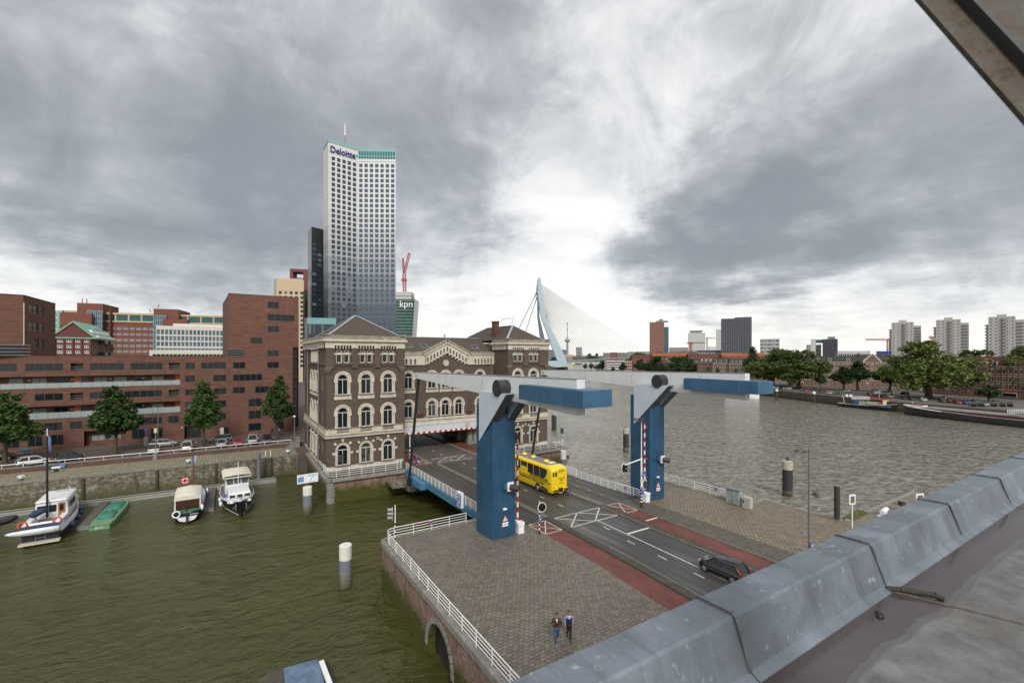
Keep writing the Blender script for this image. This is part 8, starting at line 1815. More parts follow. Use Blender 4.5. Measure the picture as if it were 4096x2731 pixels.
# far quay: parked cars, jetties, vessels
fcars = {}
cols = {'white':(.6,.6,.6),'silver':(.36,.38,.4),'dark grey':(.05,.055,.06),'black':(.015,.015,.017),'red':(.33,.02,.025),'blue':(.03,.07,.25),'teal':(.01,.18,.17),'dark blue':(.02,.03,.07)}
def fcar(u, v, c, kind, rz, lab):
    d = FPX*(H+.55)/(v-VH); p = at(u,v,d); key = (c,kind)
    if key not in fcars: fcars[key] = car(lab, cols[c], kind, (p.x,p.y,-.55), rz, 'cars parked on the far quay', 1.0); fcars[key].name='parked_car'
    else: dup(fcars[key], (p.x,p.y,-.55), rz, lab, 'cars parked on the far quay')
rq = radians(90)
for u,v,c,k_,a,lab in ((3079,1552,'silver','hatch',170,'silver car at the left end of the far quay row'),(3104,1555,'white','hatch',165,'white hatchback second in the far quay row'),(3121,1553,'blue','hatch',150,'blue car beside the white ones on the far quay'),(3140,1557,'silver','estate',100,'silver car parked sideways left of the big tree trunk'),(3157,1558,'white','hatch',95,'white car closest to the trunk of the bright patched tree'),
  (3210,1563,'dark grey','hatch',100,'dark car just right of the trunk'),(3230,1566,'red','hatch',100,'dark red car right of the trunk'),(3252,1560,'dark blue','estate',95,'dark blue car parked farther back'),(3268,1570,'dark grey','hatch',100,'grey car near the white topped post'),(3290,1572,'black','hatch',100,'black car near the white topped post'),(3305,1563,'red','hatch',95,'bright red car behind the black one'),
  (3322,1576,'silver','hatch',100,'silver car left of the round dark trees'),(3348,1577,'black','hatch',100,'black car in front of the round dark trees'),(3375,1579,'dark grey','hatch',100,'dark car in front of the round dark trees'),(3390,1569,'silver','estate',95,'silver car between the round dark trees'),
  (3482,1584,'red','hatch',130,'red car above the tug boat'),(3508,1588,'dark grey','hatch',130,'dark car above the tug boat'),(3533,1590,'dark blue','hatch',130,'dark blue car above the tug cabin'),(3562,1590,'white','van',120,'white van right of the tug flag'),(3495,1570,'dark grey','van',90,'dark van on the street behind the tug'),(3550,1566,'silver','hatch',90,'silver car on the street behind the tug'),
  (3618,1597,'black','hatch',120,'black estate left of the largest tree'),(3648,1600,'dark blue','hatch',120,'dark green blue car left of the largest tree'),(3694,1604,'white','hatch',120,'white hatchback behind the trunk of the largest tree'),
  (3770,1609,'dark blue','hatch',125,'dark blue car behind the barge bow'),(3775,1599,'silver','estate',100,'silver estate car behind the dark blue one'),(3800,1611,'red','hatch',130,'red car behind the barge, left of its twin'),(3830,1615,'red','hatch',130,'bright red car left of the blue one'),(3862,1617,'blue','hatch',130,'bright blue car behind the barge'),(3905,1612,'teal','hatch',120,'teal car behind the black cylinders'),(3934,1623,'silver','hatch',130,'silver car near the small dark tree'),(3985,1616,'teal','hatch',120,'teal car right of the small dark tree')):
    fcar(u,v,c,k_,radians(a),lab)
p=at(3620,1588,FPX*18.05/164.); mbus = car('silver minibus with long side windows left of the largest tree', (.3,.32,.33), 'minibus', (p.x,p.y,-.55), radians(-88), None, 1.0)
t = thing('black_cylinders','row of big black tubular rolls on the far quay behind the barge','rolls',at(3900,1630,150),world=True)
m = MB()
for u in (3895,3925,3975,4010,4040):
    d=FPX*18.05/(1625-VH); a=at(u-12,1625,d); b=at(u+12,1626,d-1); m.cyl(a+Vector((0,0,.9)),b+Vector((0,0,.9)),.9,n=12)
m.build('roll',DARKM,t)
# tug boat
def shiploc(u,v): d=FPX*(H+4.4)/(v-VH); return at(u,v,d)
a_ = shiploc(3362,1623); b_ = shiploc(3590,1647); ax = (b_-a_); Lt = ax.length; rzt = atan2(ax.y,ax.x)-pi/2
tg,dk = boat('tug_boat','black tug boat with cream and red wheelhouse moored at the far quay',((a_.x+b_.x)/2,(a_.y+b_.y)/2,WZ),rzt,Lt,5.0,1.4,3.0,HBLK,TEAK,sternw=.75,bowp=4)
m = MB(); trap(m,-1.7,1.7,Lt*.05,Lt*.32,1.9,4.6,(.1,.1,.1,.1)); m.build('wheelhouse',paint('tug_cream',(.55,.48,.3),.5,var=.05),tg); m = MB(); m.box(-1.9,1.9,Lt*.03,Lt*.34,4.6,4.85); m.build('wheelhouse_roof',paint('tug_red',(.25,.02,.025),.5,var=.1),tg)
m = MB(); 
for i in range(6): m.box(1.62,1.72,Lt*.07+i*Lt*.04,Lt*.07+i*Lt*.04+.8,3.4,4.2); m.box(-1.72,-1.62,Lt*.07+i*Lt*.04,Lt*.07+i*Lt*.04+.8,3.4,4.2)
m.build('wheelhouse_window',GLASS,tg); m = MB(); m.box(-2.0,2.0,Lt*.02,Lt*.42,1.5,2.1); m.build('blue_band',BLUEG,tg)
m = MB(); trap(m,-1.2,1.2,-Lt*.12,Lt*.04,1.2,2.9,(.1,.1,.1,.1)); m.build('engine_casing',paint('casing_cream',(.5,.45,.3),.5,var=.1),tg); m = MB(); m.box(-1.4,1.4,-Lt*.2,-Lt*.13,1.2,2.8); m.build('blue_crate',SBLUE,tg)
m = MB(); m.cyl((0,-Lt*.42,1.3),(0,-Lt*.46,5.0),.08,n=6); m.cyl((0,Lt*.2,4.8),(0,Lt*.22,8.0),.06,n=6); m.build('mast',WHITE,tg); m = MB(); m.add([(0,Lt*.21,7.9),(0,Lt*.12,7.2),(0,Lt*.10,6.2),(0,Lt*.21,6.8)],[(0,1,2,3),(3,2,1,0)]); m.build('flag',paint('tug_flag',(.6,.55,.6),.8,var=.3,vs=4),tg)
lifering(tg,(1.8,Lt*.26,3.0),(1,0,0),.4); lifering(tg,(1.8,Lt*.3,3.0),(1,0,0),.4); lifering(tg,(-1.8,Lt*.26,3.0),(-1,0,0),.4); lifering(tg,(-1.8,Lt*.3,3.0),(-1,0,0),.4)
# barge
a_ = shiploc(3625,1658); b_ = shiploc(4330,1735); ax = (a_-b_); Lb = ax.length; rzb = atan2(ax.y,ax.x)-pi/2
bg,dk = boat('cargo_barge','long dark cargo barge with red hold coaming and pale hatch edge at the far quay',((a_.x+b_.x)/2+2.2,(a_.y+b_.y)/2+1.5,WZ),rzb,Lb,7,2.3,3.6,paint('barge_grey_black',(.035,.034,.036),.5,var=.25,streak=.15),TEAK,sternw=.9,bowp=9)
m = MB(); m.box(-2.6,2.6,-Lb*.45,Lb*.33,2.2,3.2); m.build('hold_coaming',paint('coaming_red',(.14,.03,.025),.6,var=.3,vs=1),bg); m = MB(); m.box(-2.75,2.75,-Lb*.45,Lb*.33,3.2,3.4); m.build('hatch_edge',paint('pale_blue_grey',(.36,.40,.45),.5,var=.15),bg); m = MB(); m.box(-2.3,2.3,-Lb*.44,Lb*.32,3.4,3.55); m.build('hatch_cover',paint('hatch_brown',(.2,.185,.165),.8,var=.2,vs=.5),bg)
m = MB(); m.box(-1.5,1.5,Lb*.34,Lb*.41,2.6,4.0); m.build('fore_cabin',WHITE,bg); m = MB(); m.box(-1.6,1.6,Lb*.335,Lb*.415,4.0,4.15); m.build('fore_cabin_roof',paint('roof_red2',(.22,.03,.03),.5),bg); m = MB(); m.box(1.0,1.6,Lb*.42,Lb*.425,3,4.2); m.build('door',ORG,bg); m = MB(); m.cyl((0,Lb*.43,3),(0,Lb*.43,5),.07,n=6); m.build('post',WHITE,bg)
m = MB(); m.tube([(-w*1.02,y,z-.1) for w,y,z in dk[11:]],.16,n=6); m.tube([(w*1.02,y,z-.1) for w,y,z in dk[11:]],.16,n=6); m.build('white_bow_stripe',WHITE,bg)
a_ = shiploc(2982,1592); b_ = shiploc(3042,1594); ax=b_-a_; sb,dk = boat('motor_boat','white motor boat bow with an anchor, peeping out from under the far counterweight',((a_.x+b_.x)/2-5,(a_.y+b_.y)/2+3,WZ),atan2(ax.y,ax.x)-pi/2,16,4,2.2,3.0,BWHITE,BWHITE,sternw=.8,bowp=3)
m = MB(); m.box(-.1,.1,7.2,7.3,1,2); m.bar((-.4,7.0,1.3),(.4,7.3,1.3),.1); m.build('anchor',DARKM,sb)
for i,(u0,u1,v,lab) in enumerate(((3408,3478,1597,'white railed jetty bridge above the tug boat'),(3075,3093,1566,'small white railed jetty at the end of the counterweight box'),(4030,4120,1652,'white railed gangway on the far quay behind the barge'))):
    d=FPX*(H+.2)/(v-VH); a=at(u0,v,d); b=at(u1,v,d-2); t=thing('gangway',lab,'gangway',a,world=True); m=MB(); m.bar(a,b,1.2,.2); m.build('deck',GREYM,t); m=MB()
    for k_ in range(3): m.bar(a+Vector((0,0,.5*k_+.1)),b+Vector((0,0,.5*k_+.1)),.1)
    n=10
    for k_ in range(n+1): p=a.lerp(b,k_/n); m.bar(p,p+Vector((0,0,1.1)),.12)
    m.build('railing',WHITE,t)
FP='white capped mooring posts at the far quay'
for i,(u,vt_,vb) in enumerate(((3107,1556,1600),(3256,1566,1614),(3386,1577,1620),(3402,1578,1621),(4004,1626,1655),(4030,1627,1660))):
    d=FPX*21.9/(vb-VH); p=at(u,vb,d); z=zt(vt_,d); t=thing('mooring_post',['white capped post nearest the counterweight box','white capped post below the black parked car','left of two close white capped posts at the tug stern','right of two close white capped posts at the tug stern','left white drum shaped post behind the barge','right white drum shaped post behind the barge'][i],'post',(p.x,p.y,WZ),world=True,group=FP); m=MB(); m.cyl((p.x,p.y,-6),(p.x,p.y,z-1),.5,n=10); m.build('shaft',dw,t); m=MB(); m.cyl((p.x,p.y,z-1),(p.x,p.y,z),.65,.6,n=12); m.build('cap',WHITE,t)
t=thing('river_sign','yellow square river sign with a black letter shape','sign',at(2296,1465,600),world=True); c_=at(2296,1461,600); F_=Fac((c_.x-1.7,c_.y),(RT[0],RT[1])); m=MB(); F_.box(m,0,3.4,-.1,.1,c_.z-1.4,c_.z+1.8); m.build('board',paint('sign_yellow',(.5,.5,.03),.5,var=0),t); m=MB(); F_.box(m,.6,2.8,-.15,-.1,c_.z-.8,c_.z+.9); m.build('mark',BLACK,t); m=MB(); m.cyl((c_.x,c_.y+.3,-4.4),(c_.x,c_.y+.3,c_.z),.15,n=6); m.build('post',GREYM,t)
for i,(u0,u1,v,lab) in enumerate(((2244,2262,1457,'small white and teal river cruiser beyond the bridge foot'),(2266,2296,1458,'white tour boat moored beyond the bridge foot'),(2298,2320,1457,'dark barge moored beyond the tour boats'))):
    d=FPX*21.9/(v-VH); a=at(u0,v,d); b=at(u1,v,d); ax=b-a; bt_,dk=boat('river_boat',lab,((a.x+b.x)/2,(a.y+b.y)/2,WZ),atan2(ax.y,ax.x)-pi/2,ax.length,5,2,2.6,HBLK if i==2 else BWHITE,BWHITE,sternw=.8,bowp=4); m=MB(); m.box(-2,2,-ax.length*.4,ax.length*.25,1.8,4.2); m.build('saloon',[GLASS,BWHITE][0] if i<2 else TEAK,bt_); m=MB(); m.box(-2.1,2.1,-ax.length*.42,ax.length*.27,4.2,4.6); m.build('saloon_roof',BWHITE,bt_)
# distant trees mass along the horizon
m = MB(); R_=random.Random(5)
for u in range(2300,2960,9):
    d=1500+R_.uniform(-60,60); p=at(u,VH,d); r_=R_.uniform(5,10)
    for _ in range(26):
        c=Vector((p.x,p.y,6))+Vector((R_.gauss(0,1)*r_*.7,R_.gauss(0,1)*r_*.7,abs(R_.gauss(0,1))*r_*.7)); u_=Vector((R_.uniform(-1,1),R_.uniform(-1,1),R_.uniform(-1,1))).normalized()*3; v_=u_.cross(Vector((R_.uniform(-1,1),R_.uniform(-1,1),R_.uniform(-1,1)))).normalized()*2.2; m.add([c-u_,c+v_,c+u_,c-v_],[(0,1,2,3)])
o=m.build('distant_trees',LF3); tag(o,'thin far-off line of trees on the horizon behind the bridge','trees',kind='stuff')
# ================================================================ people
SKIN = paint('skin',(.42,.22,.15),.5,var=0); HAIR = paint('dark_hair',(.012,.009,.007),.6,var=0); HAIRB = paint('auburn_hair',(.16,.06,.025),.6,var=0)
def skinned(name, joints, bones, mat, parent, sub=1):
    me = bpy.data.meshes.new(name); idx = {k_:i for i,k_ in enumerate(joints)}; me.from_pydata([joints[k_][0] for k_ in joints],[(idx[a],idx[b]) for a,b in bones],[])
    o = bpy.data.objects.new(name, me); COL.objects.link(o); md = o.modifiers.new('skin','SKIN'); md.use_smooth_shade = True
    if not me.skin_vertices: me.skin_vertices.new()
    root = next(iter(joints))
    for k_,i in idx.items():
        r = joints[k_][1]; r = (r,r) if isinstance(r,(int,float)) else r; me.skin_vertices[0].data[i].radius = r; me.skin_vertices[0].data[i].use_root = (k_==root)
    sb = o.modifiers.new('sub','SUBSURF'); sb.levels = sub; sb.render_levels = sub
    dg = bpy.context.evaluated_depsgraph_get(); nm = bpy.data.meshes.new_from_object(o.evaluated_get(dg)); o.modifiers.clear(); o.data = nm; bpy.data.meshes.remove(me)
    nm.materials.clear(); nm.materials.append(mat)
    for p in nm.polygons: p.use_smooth = True
    o.parent = parent; return o
def person(label, loc, rz, pose, top, topm, botm, shoem, hair=HAIR, hgt=1.8, extra=None, skirt=False, sleeves=None, group=None, tilt=.0):
    """faces +y; local units metres for a 1.8 m figure"""
    t = thing('person', label, 'person', loc, rz, group); t.scale = (hgt/1.8,)*3
    J = dict(pose); hd = Vector((0,.05+tilt,1.66))
    jb = {'pelvis':((0,0,.98),(.15,.11)),'waist':((0,.0,1.12),(.13,.10)),'chest':((0,.0,1.34),(.165,.115)),'neckb':((0,.01,1.47),(.075,.07)),'neck':((0,.03+tilt*.5,1.54),.052),'head0':((0,.04+tilt,1.60),(.07,.075)),'head1':((0,.05+tilt,1.70),(.082,.10)),'head2':((0,.035+tilt,1.78),(.06,.075))}
    bn = [('pelvis','waist'),('waist','chest'),('chest','neckb'),('neckb','neck'),('neck','head0'),('head0','head1'),('head1','head2')]
    for s,n in ((-1,'l'),(1,'r')):
        kn, an, toe, el, wr = (Vector(J[n+q_]) for q_ in ('knee','ankle','toe','elbow','wrist'))
        jb.update({n+'hip':((s*.1,0,.92),(.095,.1)),n+'knee':(tuple(kn),.058),n+'calf':(tuple(kn.lerp(an,.35)+Vector((0,-.015,0))),.056),n+'ankle':(tuple(an),.038),n+'toe':(tuple(toe),(.042,.028)),
            n+'sho':((s*.19,0,1.42),.062),n+'elbow':(tuple(el),.042),n+'wrist':(tuple(wr),.027)})
        bn += [('pelvis',n+'hip'),(n+'hip',n+'knee'),(n+'knee',n+'calf'),(n+'calf',n+'ankle'),(n+'ankle',n+'toe'),('chest',n+'sho'),(n+'sho',n+'elbow'),(n+'elbow',n+'wrist')]
        d = (wr-el).normalized(); side = Vector((0,1,0)) if abs(d.y)<.8 else Vector((0,0,1)); side = (side-d*side.dot(d)).normalized(); pn = d.cross(side)
        jb[n+'palm'] = (tuple(wr+d*.065),(.034,.016)); bn.append((n+'wrist',n+'palm'))
        for f_,(o_,L_) in enumerate(((.03,.07),(.011,.082),(-.009,.077),(-.027,.06))):
            a = wr+d*.095+side*o_; b = a+d*L_*.55-pn*s*.012; c = b+d*L_*.4-pn*s*.028
            jb[n+'f%da'%f_] = (tuple(a),.0095); jb[n+'f%db'%f_] = (tuple(b),.0085); jb[n+'f%dc'%f_] = (tuple(c),.007); bn += [(n+'palm',n+'f%da'%f_),(n+'f%da'%f_,n+'f%db'%f_),(n+'f%db'%f_,n+'f%dc'%f_)]
        a = wr+d*.045+side*.04; b = a+d*.035+side*.02; jb[n+'tha'] = (tuple(a),.010); jb[n+'thb'] = (tuple(b),.008); bn += [(n+'wrist',n+'tha'),(n+'tha',n+'thb')]
    bo = skinned('body', jb, bn, SKIN, t); bo.data.materials.append(sleeves or topm); bo.data.materials.append(SKIN if skirt else botm)
    for p in bo.data.polygons:
        c = p.center
        if .98 < c.z < 1.515 and abs(c.x) < .24 and not (c.z > 1.47 and abs(c.x) < .07): p.material_index = 1
        elif .1 < c.z <= .98 and abs(c.x) < .17: p.material_index = 2
    g = .03
    jt = {k_:(jb[k_][0], tuple((x if isinstance(x,(int,float)) else x)+g for x in (jb[k_][1] if isinstance(jb[k_][1],tuple) else (jb[k_][1],)*2))) for k_ in ('waist','pelvis','chest','neckb','lsho','rsho')}
    jt['pelvis'] = ((0,0,.93),(.185,.145)); jt['neckb'] = ((0,.01,1.475),(.10,.095)); bt_ = [('waist','pelvis'),('waist','chest'),('chest','neckb'),('chest','lsho'),('chest','rsho')]
    o_sl = sleeves is None
    def arms(jd, bd_, gg):
        for n in 'lr':
            jd[n+'elbow'] = (jb[n+'elbow'][0],.042+gg); wr = Vector(jb[n+'wrist'][0]); jd[n+'wrist'] = (tuple(wr),.034+gg*.6); bd_ += [(n+'sho',n+'elbow'),(n+'elbow',n+'wrist')]
    if o_sl: arms(jt,bt_,.02)
    skinned(top, jt, bt_, topm, t)
    if sleeves is not None:
        for n in 'lr':
            js = {n+'elbow':(jb[n+'elbow'][0],.058),n+'sho':(tuple(Vector(jb[n+'sho'][0])*.94+Vector((0,0,.085))),.085),n+'wrist':(jb[n+'wrist'][0],.044)}; skinned('sleeve', js, [(n+'sho',n+'elbow'),(n+'elbow',n+'wrist')], sleeves, t)
    if skirt:
        m = MB(); m.loft([[(r1*cos(a),.0+r1*.75*sin(a)+dy,z) for a in [2*pi*i/14 for i in range(14)]] for z,r1,dy in ((1.02,.16,0),(.9,.2,0),(.7,.2,0),(.48,.24,.0))]); m.build('skirt', botm, t)
    else:
        jp = {'pelvis':((0,0,.97),(.165,.13)),'lhip':(jb['lhip'][0],(.118,.12)),'rhip':(jb['rhip'][0],(.118,.12))}
        bp = [('pelvis','lhip'),('pelvis','rhip')]
        for n in 'lr':
            for q_,r in (('knee',.082),('calf',.078),('ankle',.066)): jp[n+q_] = (jb[n+q_][0],r)
            ca_, an_ = Vector(jb[n+'calf'][0]), Vector(jb[n+'ankle'][0]); jp[n+'cuff'] = (tuple(an_+(an_-ca_).normalized()*.03),.064)
            bp += [(n+'hip',n+'knee'),(n+'knee',n+'calf'),(n+'calf',n+'ankle'),(n+'ankle',n+'cuff')]
        skinned('trousers', jp, bp, botm, t)
    for n in 'lr':
        an, toe = Vector(jb[n+'ankle'][0]), Vector(jb[n+'toe'][0]); heel = an+(an-toe).normalized()*.06; heel.z = min(an.z,toe.z)+.0
        m = MB(); d = (toe-heel); d.normalize(); x = d.cross(Vector((0,0,1))).normalized(); up = x.cross(d)
        def sr(p,w_,h_): return [p-x*w_-up*.035,p+x*w_-up*.035,p+x*w_-up*.0,p+x*w_*.6+up*h_,p-x*w_*.6+up*h_,p-x*w_-up*.0]
        m.loft([sr(heel-d*.02,.03,.05),sr(heel+d*.05,.045,.07),sr(heel.lerp(toe,.6),.05,.045),sr(toe,.05,.03),sr(toe+d*.07,.028,.015)]); m.build('shoe', shoem, t)
    m = MB(); c = Vector((0,.035+tilt,1.735)); 
    hv = MB(); hv.ball((c.x,c.y-.012,c.z+.005),.105,14,10,sc=(.92,1.08,1.0)); keep = [i for i,f_ in enumerate(hv.f) if sum(hv.v[j][2] for j in f_)/len(f_) > c.z+(.0 if sum(hv.v[j][1] for j in f_)/len(f_) < c.y-.02 else .045)]
    m.add(hv.v,[hv.f[i] for i in keep],0,True)
    if skirt: m.loft([[(r_*cos(a),c.y-.06+r_*.6*sin(a),z) for a in [2*pi*i/10 for i in range(10)]] for z,r_ in ((c.z+.03,.09),(c.z-.1,.11),(c.z-.22,.07))])
    m.build('hair', hair, t)
    f = MB(); fy = .05+tilt
    f.prism([(0,0),(.02,0),(.005,.045)],lambda p,q,tt:(tt,fy+.092+p*1.2,1.665+q),-.012,.012,0)
    for s in (-1,1): f.ball((s*.03,fy+.088,1.708),.012,6,5,mi=1); f.ball((s*.084,fy-.005,1.69),.022,6,5,mi=0,sc=(.4,.8,1.3))
    f.box(-.025,.025,fy+.085,fy+.094,1.635,1.642,2); f.box(-.05,-.012,fy+.085,fy+.097,1.725,1.732,1); f.box(.012,.05,fy+.085,fy+.097,1.725,1.732,1)
    f.build('face', [SKIN,HAIR,paint('lips',(.25,.08,.07),.5,var=0) if 'LIPS' not in globals() else LIPS], t)
    if extra: extra(t, jb)
    return t
LIPS = paint('lip_tone',(.25,.08,.07),.5,var=0)
P1 = dict(lknee=(-.08,-.03,.52),lankle=(-.07,-.30,.18),ltoe=(-.07,-.21,.07),rknee=(.07,.16,.52),rankle=(.05,.25,.09),rtoe=(.05,.39,.05),
          lelbow=(-.30,.0,1.14),lwrist=(-.27,.14,.93),relbow=(.30,-.10,1.18),rwrist=(.2,.03,1.0))
P2 = dict(lknee=(-.07,.12,.52),lankle=(-.05,.20,.09),ltoe=(-.05,.34,.05),rknee=(.08,.04,.53),rankle=(.08,-.28,.20),rtoe=(.08,-.20,.08),
          lelbow=(-.25,-.05,1.16),lwrist=(-.2,.06,.96),relbow=(.25,-.04,1.15),rwrist=(.25,.10,.93))
JEAN = paint('blue_jeans',(.035,.075,.15),.8,var=.4,vs=6); LEATH = paint('brown_leather',(.055,.022,.014),.4,var=.25,vs=5); VEST = paint('black_vest',(.014,.012,.02),.6,var=.2,vs=5); SHIRT = paint('blue_shirt',(.22,.27,.55),.7,var=.08,vs=5); TROU = paint('black_trousers',(.008,.008,.008),.7,var=.1); SHOEW = paint('canvas_shoe',(.25,.24,.22),.6,var=.5,vs=30); SHOEB = paint('black_shoe',(.01,.01,.01),.35,var=0); WSH = paint('white_tshirt',(.6,.62,.66),.7,var=0)
# walking towards the viewer's building: heading roughly -y towards the camera
def tee(t, jb):
    m = MB(); m.add([(-.05,.125,1.46),(.05,.125,1.46),(.0,.142,1.27)],[(0,1,2)]); m.add([(-.055,.07,1.5),(.055,.07,1.5),(.05,.125,1.46),(-.05,.125,1.46)],[(0,1,2,3)]); m.build('shirt_front', WSH, t)
HD = radians(180-35)
person('man in a brown leather jacket and blue jeans walking on the platform paving', (16.85,21.95,.012), radians(150), P1, 'jacket', LEATH, JEAN, SHOEW, HAIR, 1.80, tee, tilt=.015)
person('man in a black vest and pale blue shirt walking on the platform paving', (17.74,21.85,.012), radians(150), P2, 'vest', VEST, TROU, SHOEB, HAIR, 1.76, tee, sleeves=SHIRT, tilt=.03)
P3 = dict(lknee=(-.09,.08,.52),lankle=(-.09,.1,.09),ltoe=(-.09,.24,.05),rknee=(.09,.0,.52),rankle=(.09,-.12,.1),rtoe=(.09,.02,.05),lelbow=(-.26,.0,1.16),lwrist=(-.2,.12,1.0),relbow=(.27,.02,1.16),rwrist=(.14,.2,1.1))
SUIT = paint('dark_suit',(.03,.032,.04),.7,var=.1); PURP = paint('purple_dress',(.07,.03,.16),.7,var=.25,vs=8); 
def tie(t,jb): m = MB(); m.box(-.07,.07,.13,.14,1.15,1.45); m.build('shirt_front',WSH,t); m = MB(); m.box(-.02,.02,.142,.15,1.12,1.42); m.build('tie',paint('gold_tie',(.4,.2,.05),.6,var=0),t)
def bag(t,jb): m = MB(); m.loft([[(-.18+r_*cos(a),.16+r_*.4*sin(a),z) for a in [2*pi*i/10 for i in range(10)]] for z,r_ in ((.78,.12),(.9,.17),(1.02,.12))]); m.tube([(-.28,.16,1.0),(-.2,.14,1.16),(-.08,.16,1.0)],.012); m.build('handbag',paint('cream_bag',(.55,.5,.42),.6,var=0),t)
person('man in a dark suit walking onto the bridge beside the woman in purple', (24.85,71.9,-.41), radians(172), P3, 'suit_jacket', SUIT, SUIT, SHOEB, paint('grey_hair',(.2,.17,.15),.7,var=0), 1.78, tie)
person('woman in a purple dress with a cream handbag walking onto the bridge', (25.5,70.3,-.40), radians(178), P3, 'dress_top', PURP, PURP, SHOEB, HAIRB, 1.66, bag, skirt=True)
person('dark dressed person with a red bag walking under the portal building', (41.4,94.5,-.54), radians(100), P3, 'coat', TROU, TROU, SHOEB, HAIR, 1.75, lambda t,jb: MB().box(-.35,-.2,.0,.1,.8,1.05).build('red_bag',SRED,t))
person('cyclist in white walking a bike on the street near the portal building corner', (8.9,112.5,-.05), radians(150), P3, 'jacket', WSH, JEAN, SHOEB, HAIR, 1.75)
person('person in dark clothes under the street lamp by the portal building corner', (7.7,114.5,-.05), radians(120), P1, 'jacket', SUIT, TROU, SHOEB, HAIR, 1.75)
p_=shiploc(3877,1607); person('person in dark clothes standing on the far quay behind the blue car', (at(3877,1424,160).x,at(3877,1424,160).y,-.55), radians(80), P3, 'jacket', SUIT, JEAN, SHOEB, HAIR, 1.78)
# ================================================================ the viewer's own roof
def zinc():
    k = NT('weathered_zinc'); p = k.pos(); a = k.noise(p, 2.2, 7, .65, .3); b = k.noise(p, 14, 5, .6); c = k.noise(k.map(p,(7,1.2,1.2),(0,0,0),(0,0,.2)), 1.2, 5, .7); d = k.noise(p,60,2,.6)
    col = k.ramp(a,[(.28,(.105,.12,.142)),(.5,(.155,.178,.21)),(.72,(.225,.258,.305))]); col = k.mix(k.ramp(c,[(.5,(0,0,0)),(.72,(.5,)*3)]), col, (.06,.066,.075)); col = k.mix(k.ramp(b,[(.62,(0,0,0)),(.74,(.6,)*3)]), col, (.42,.47,.54))
    g = k.n('ShaderNodeTexVoronoi'); g.inputs['Scale'].default_value = 5; k.L.new(p,g.inputs['Vector']); rg = k.ramp(g.outputs['Distance'],[(.06,(0,0,0)),(.075,(.4,)*3),(.095,(0,0,0))]); col = k.mix(rg, col, (.5,.53,.57))
    return k.set(col, k.ramp(a,[(.3,(.38,)*3),(.7,(.55,)*3)]), .35, .5, bump=k.math('ADD',a,k.math('MULTIPLY',d,.04)), bs=.25, bd=.02)
ZN = zinc()
pr = thing('roof_parapet','blue grey zinc clad parapet of the roof in the foreground','parapet',(3,1.4,15.9),world=True)
SEAM = paint('seam_grey',(.12,.125,.13),.5,.3,var=.5,vs=12); ztop = 16.2; yo, yi = 1.534, 1.342; zb_, yb = 15.94, 1.252
xs = [-1.2,.52,2.14,3.73,5.32,6.9,8.5,10.1,11.7,13.3,15,17,19,22]
for i,(a,b) in enumerate(zip(xs,xs[1:])):
    m = MB(); a+=.004; b-=.004; e = .006
    pr_ = [(yo+.012,15.3),(yo+.012,ztop-.012),(yo,ztop),(yi,ztop+.004),(yi-.012,ztop-.010),(yb,zb_+.03),(yb-.05,zb_+.004),(yb-.05,zb_-.02),(yb,15.3)]
    m.prism(pr_, lambda p,q,t:(t,p,q), a, b); m.build('zinc_panel', ZN, pr)
for x in xs[1:-1]:
    m = MB(); sp = [(yo+.02,ztop-.05),(yo+.006,ztop+.007),(yi,ztop+.012),(yi-.02,ztop-.004),(yb-.004,zb_+.03)]
    for (p0,q0),(p1,q1) in zip(sp,sp[1:]): m.bar((x,p0,q0),(x,p1,q1),.020,.008,up=(0,-.5,.8))
    m.build('seam', SEAM, pr)
m = MB()
for x in xs[2:-1]:
    R_=random.Random(int(x*9)); P_=[(x+R_.uniform(-.008,.008),yi-.012-(yi-yb-.012)*j/8,ztop-.012-(ztop-zb_-.03)*j/8) for j in range(9)]; m.tube([(a,b-.006,c+.004) for a,b,c in P_],.0045,n=5)
m.build('sealant', paint('old_sealant',(.05,.046,.04),.7,var=.6,vs=40), pr)
def roofmat():
    k = NT('stained_roof_membrane'); p = k.pos(); a = k.noise(p, .9, 7, .65, .4); b = k.noise(p, 5, 6, .65); c = k.noise(p, 30, 3, .6); s_ = k.n('ShaderNodeSeparateXYZ'); k.L.new(p,s_.inputs[0])
    col = k.ramp(b,[(.3,(.072,.074,.076)),(.52,(.125,.125,.124)),(.72,(.185,.187,.188))]); col = k.mix(k.ramp(a,[(.48,(0,0,0)),(.7,(.75,)*3)]), col, (.075,.052,.04)); col = k.mix(k.ramp(c,[(.55,(0,0,0)),(.75,(.3,)*3)]), col, (.2,.195,.185))
    # the wet gutter band with an uneven shore
    sh = k.math('ADD', s_.outputs[1], k.math('MULTIPLY', k.math('SUBTRACT', a, .5), .22)); sh = k.math('ADD', sh, k.math('MULTIPLY', k.math('SUBTRACT', b, .5), .05))
    wet = k.ramp(sh,[(.985,(0,0,0)),(.995,(1,1,1))]); rim = k.ramp(sh,[(.935,(0,0,0)),(.955,(1,1,1))])
    col = k.mix(k.math('MULTIPLY',rim,.75), col, (.07,.066,.062)); col = k.mix(k.math('MULTIPLY',wet,.85), col, (.06,.042,.043))
    r = k.ramp(sh,[(.93,(.75,)*3),(.95,(.5,)*3),(.99,(.12,)*3)])
    return k.set(col, r, 0, .5, bump=k.math('MULTIPLY',b,k.math('SUBTRACT',1.0,wet)), bs=.25, bd=.01)
RM = roofmat()
rs = thing('flat_roof','stained grey flat roof with a puddle gutter behind the zinc parapet','roof',(4,0,15.3),world=True)
m = MB(); m.add([(-1,-6,15.94),(22,-6,15.94),(22,yb-.02,15.94),(-1,yb-.02,15.94)],[(0,1,2,3)]); m.box(-1,22,-6,yb-.02,15.2,15.93); m.build('membrane',RM,rs)
m = MB()
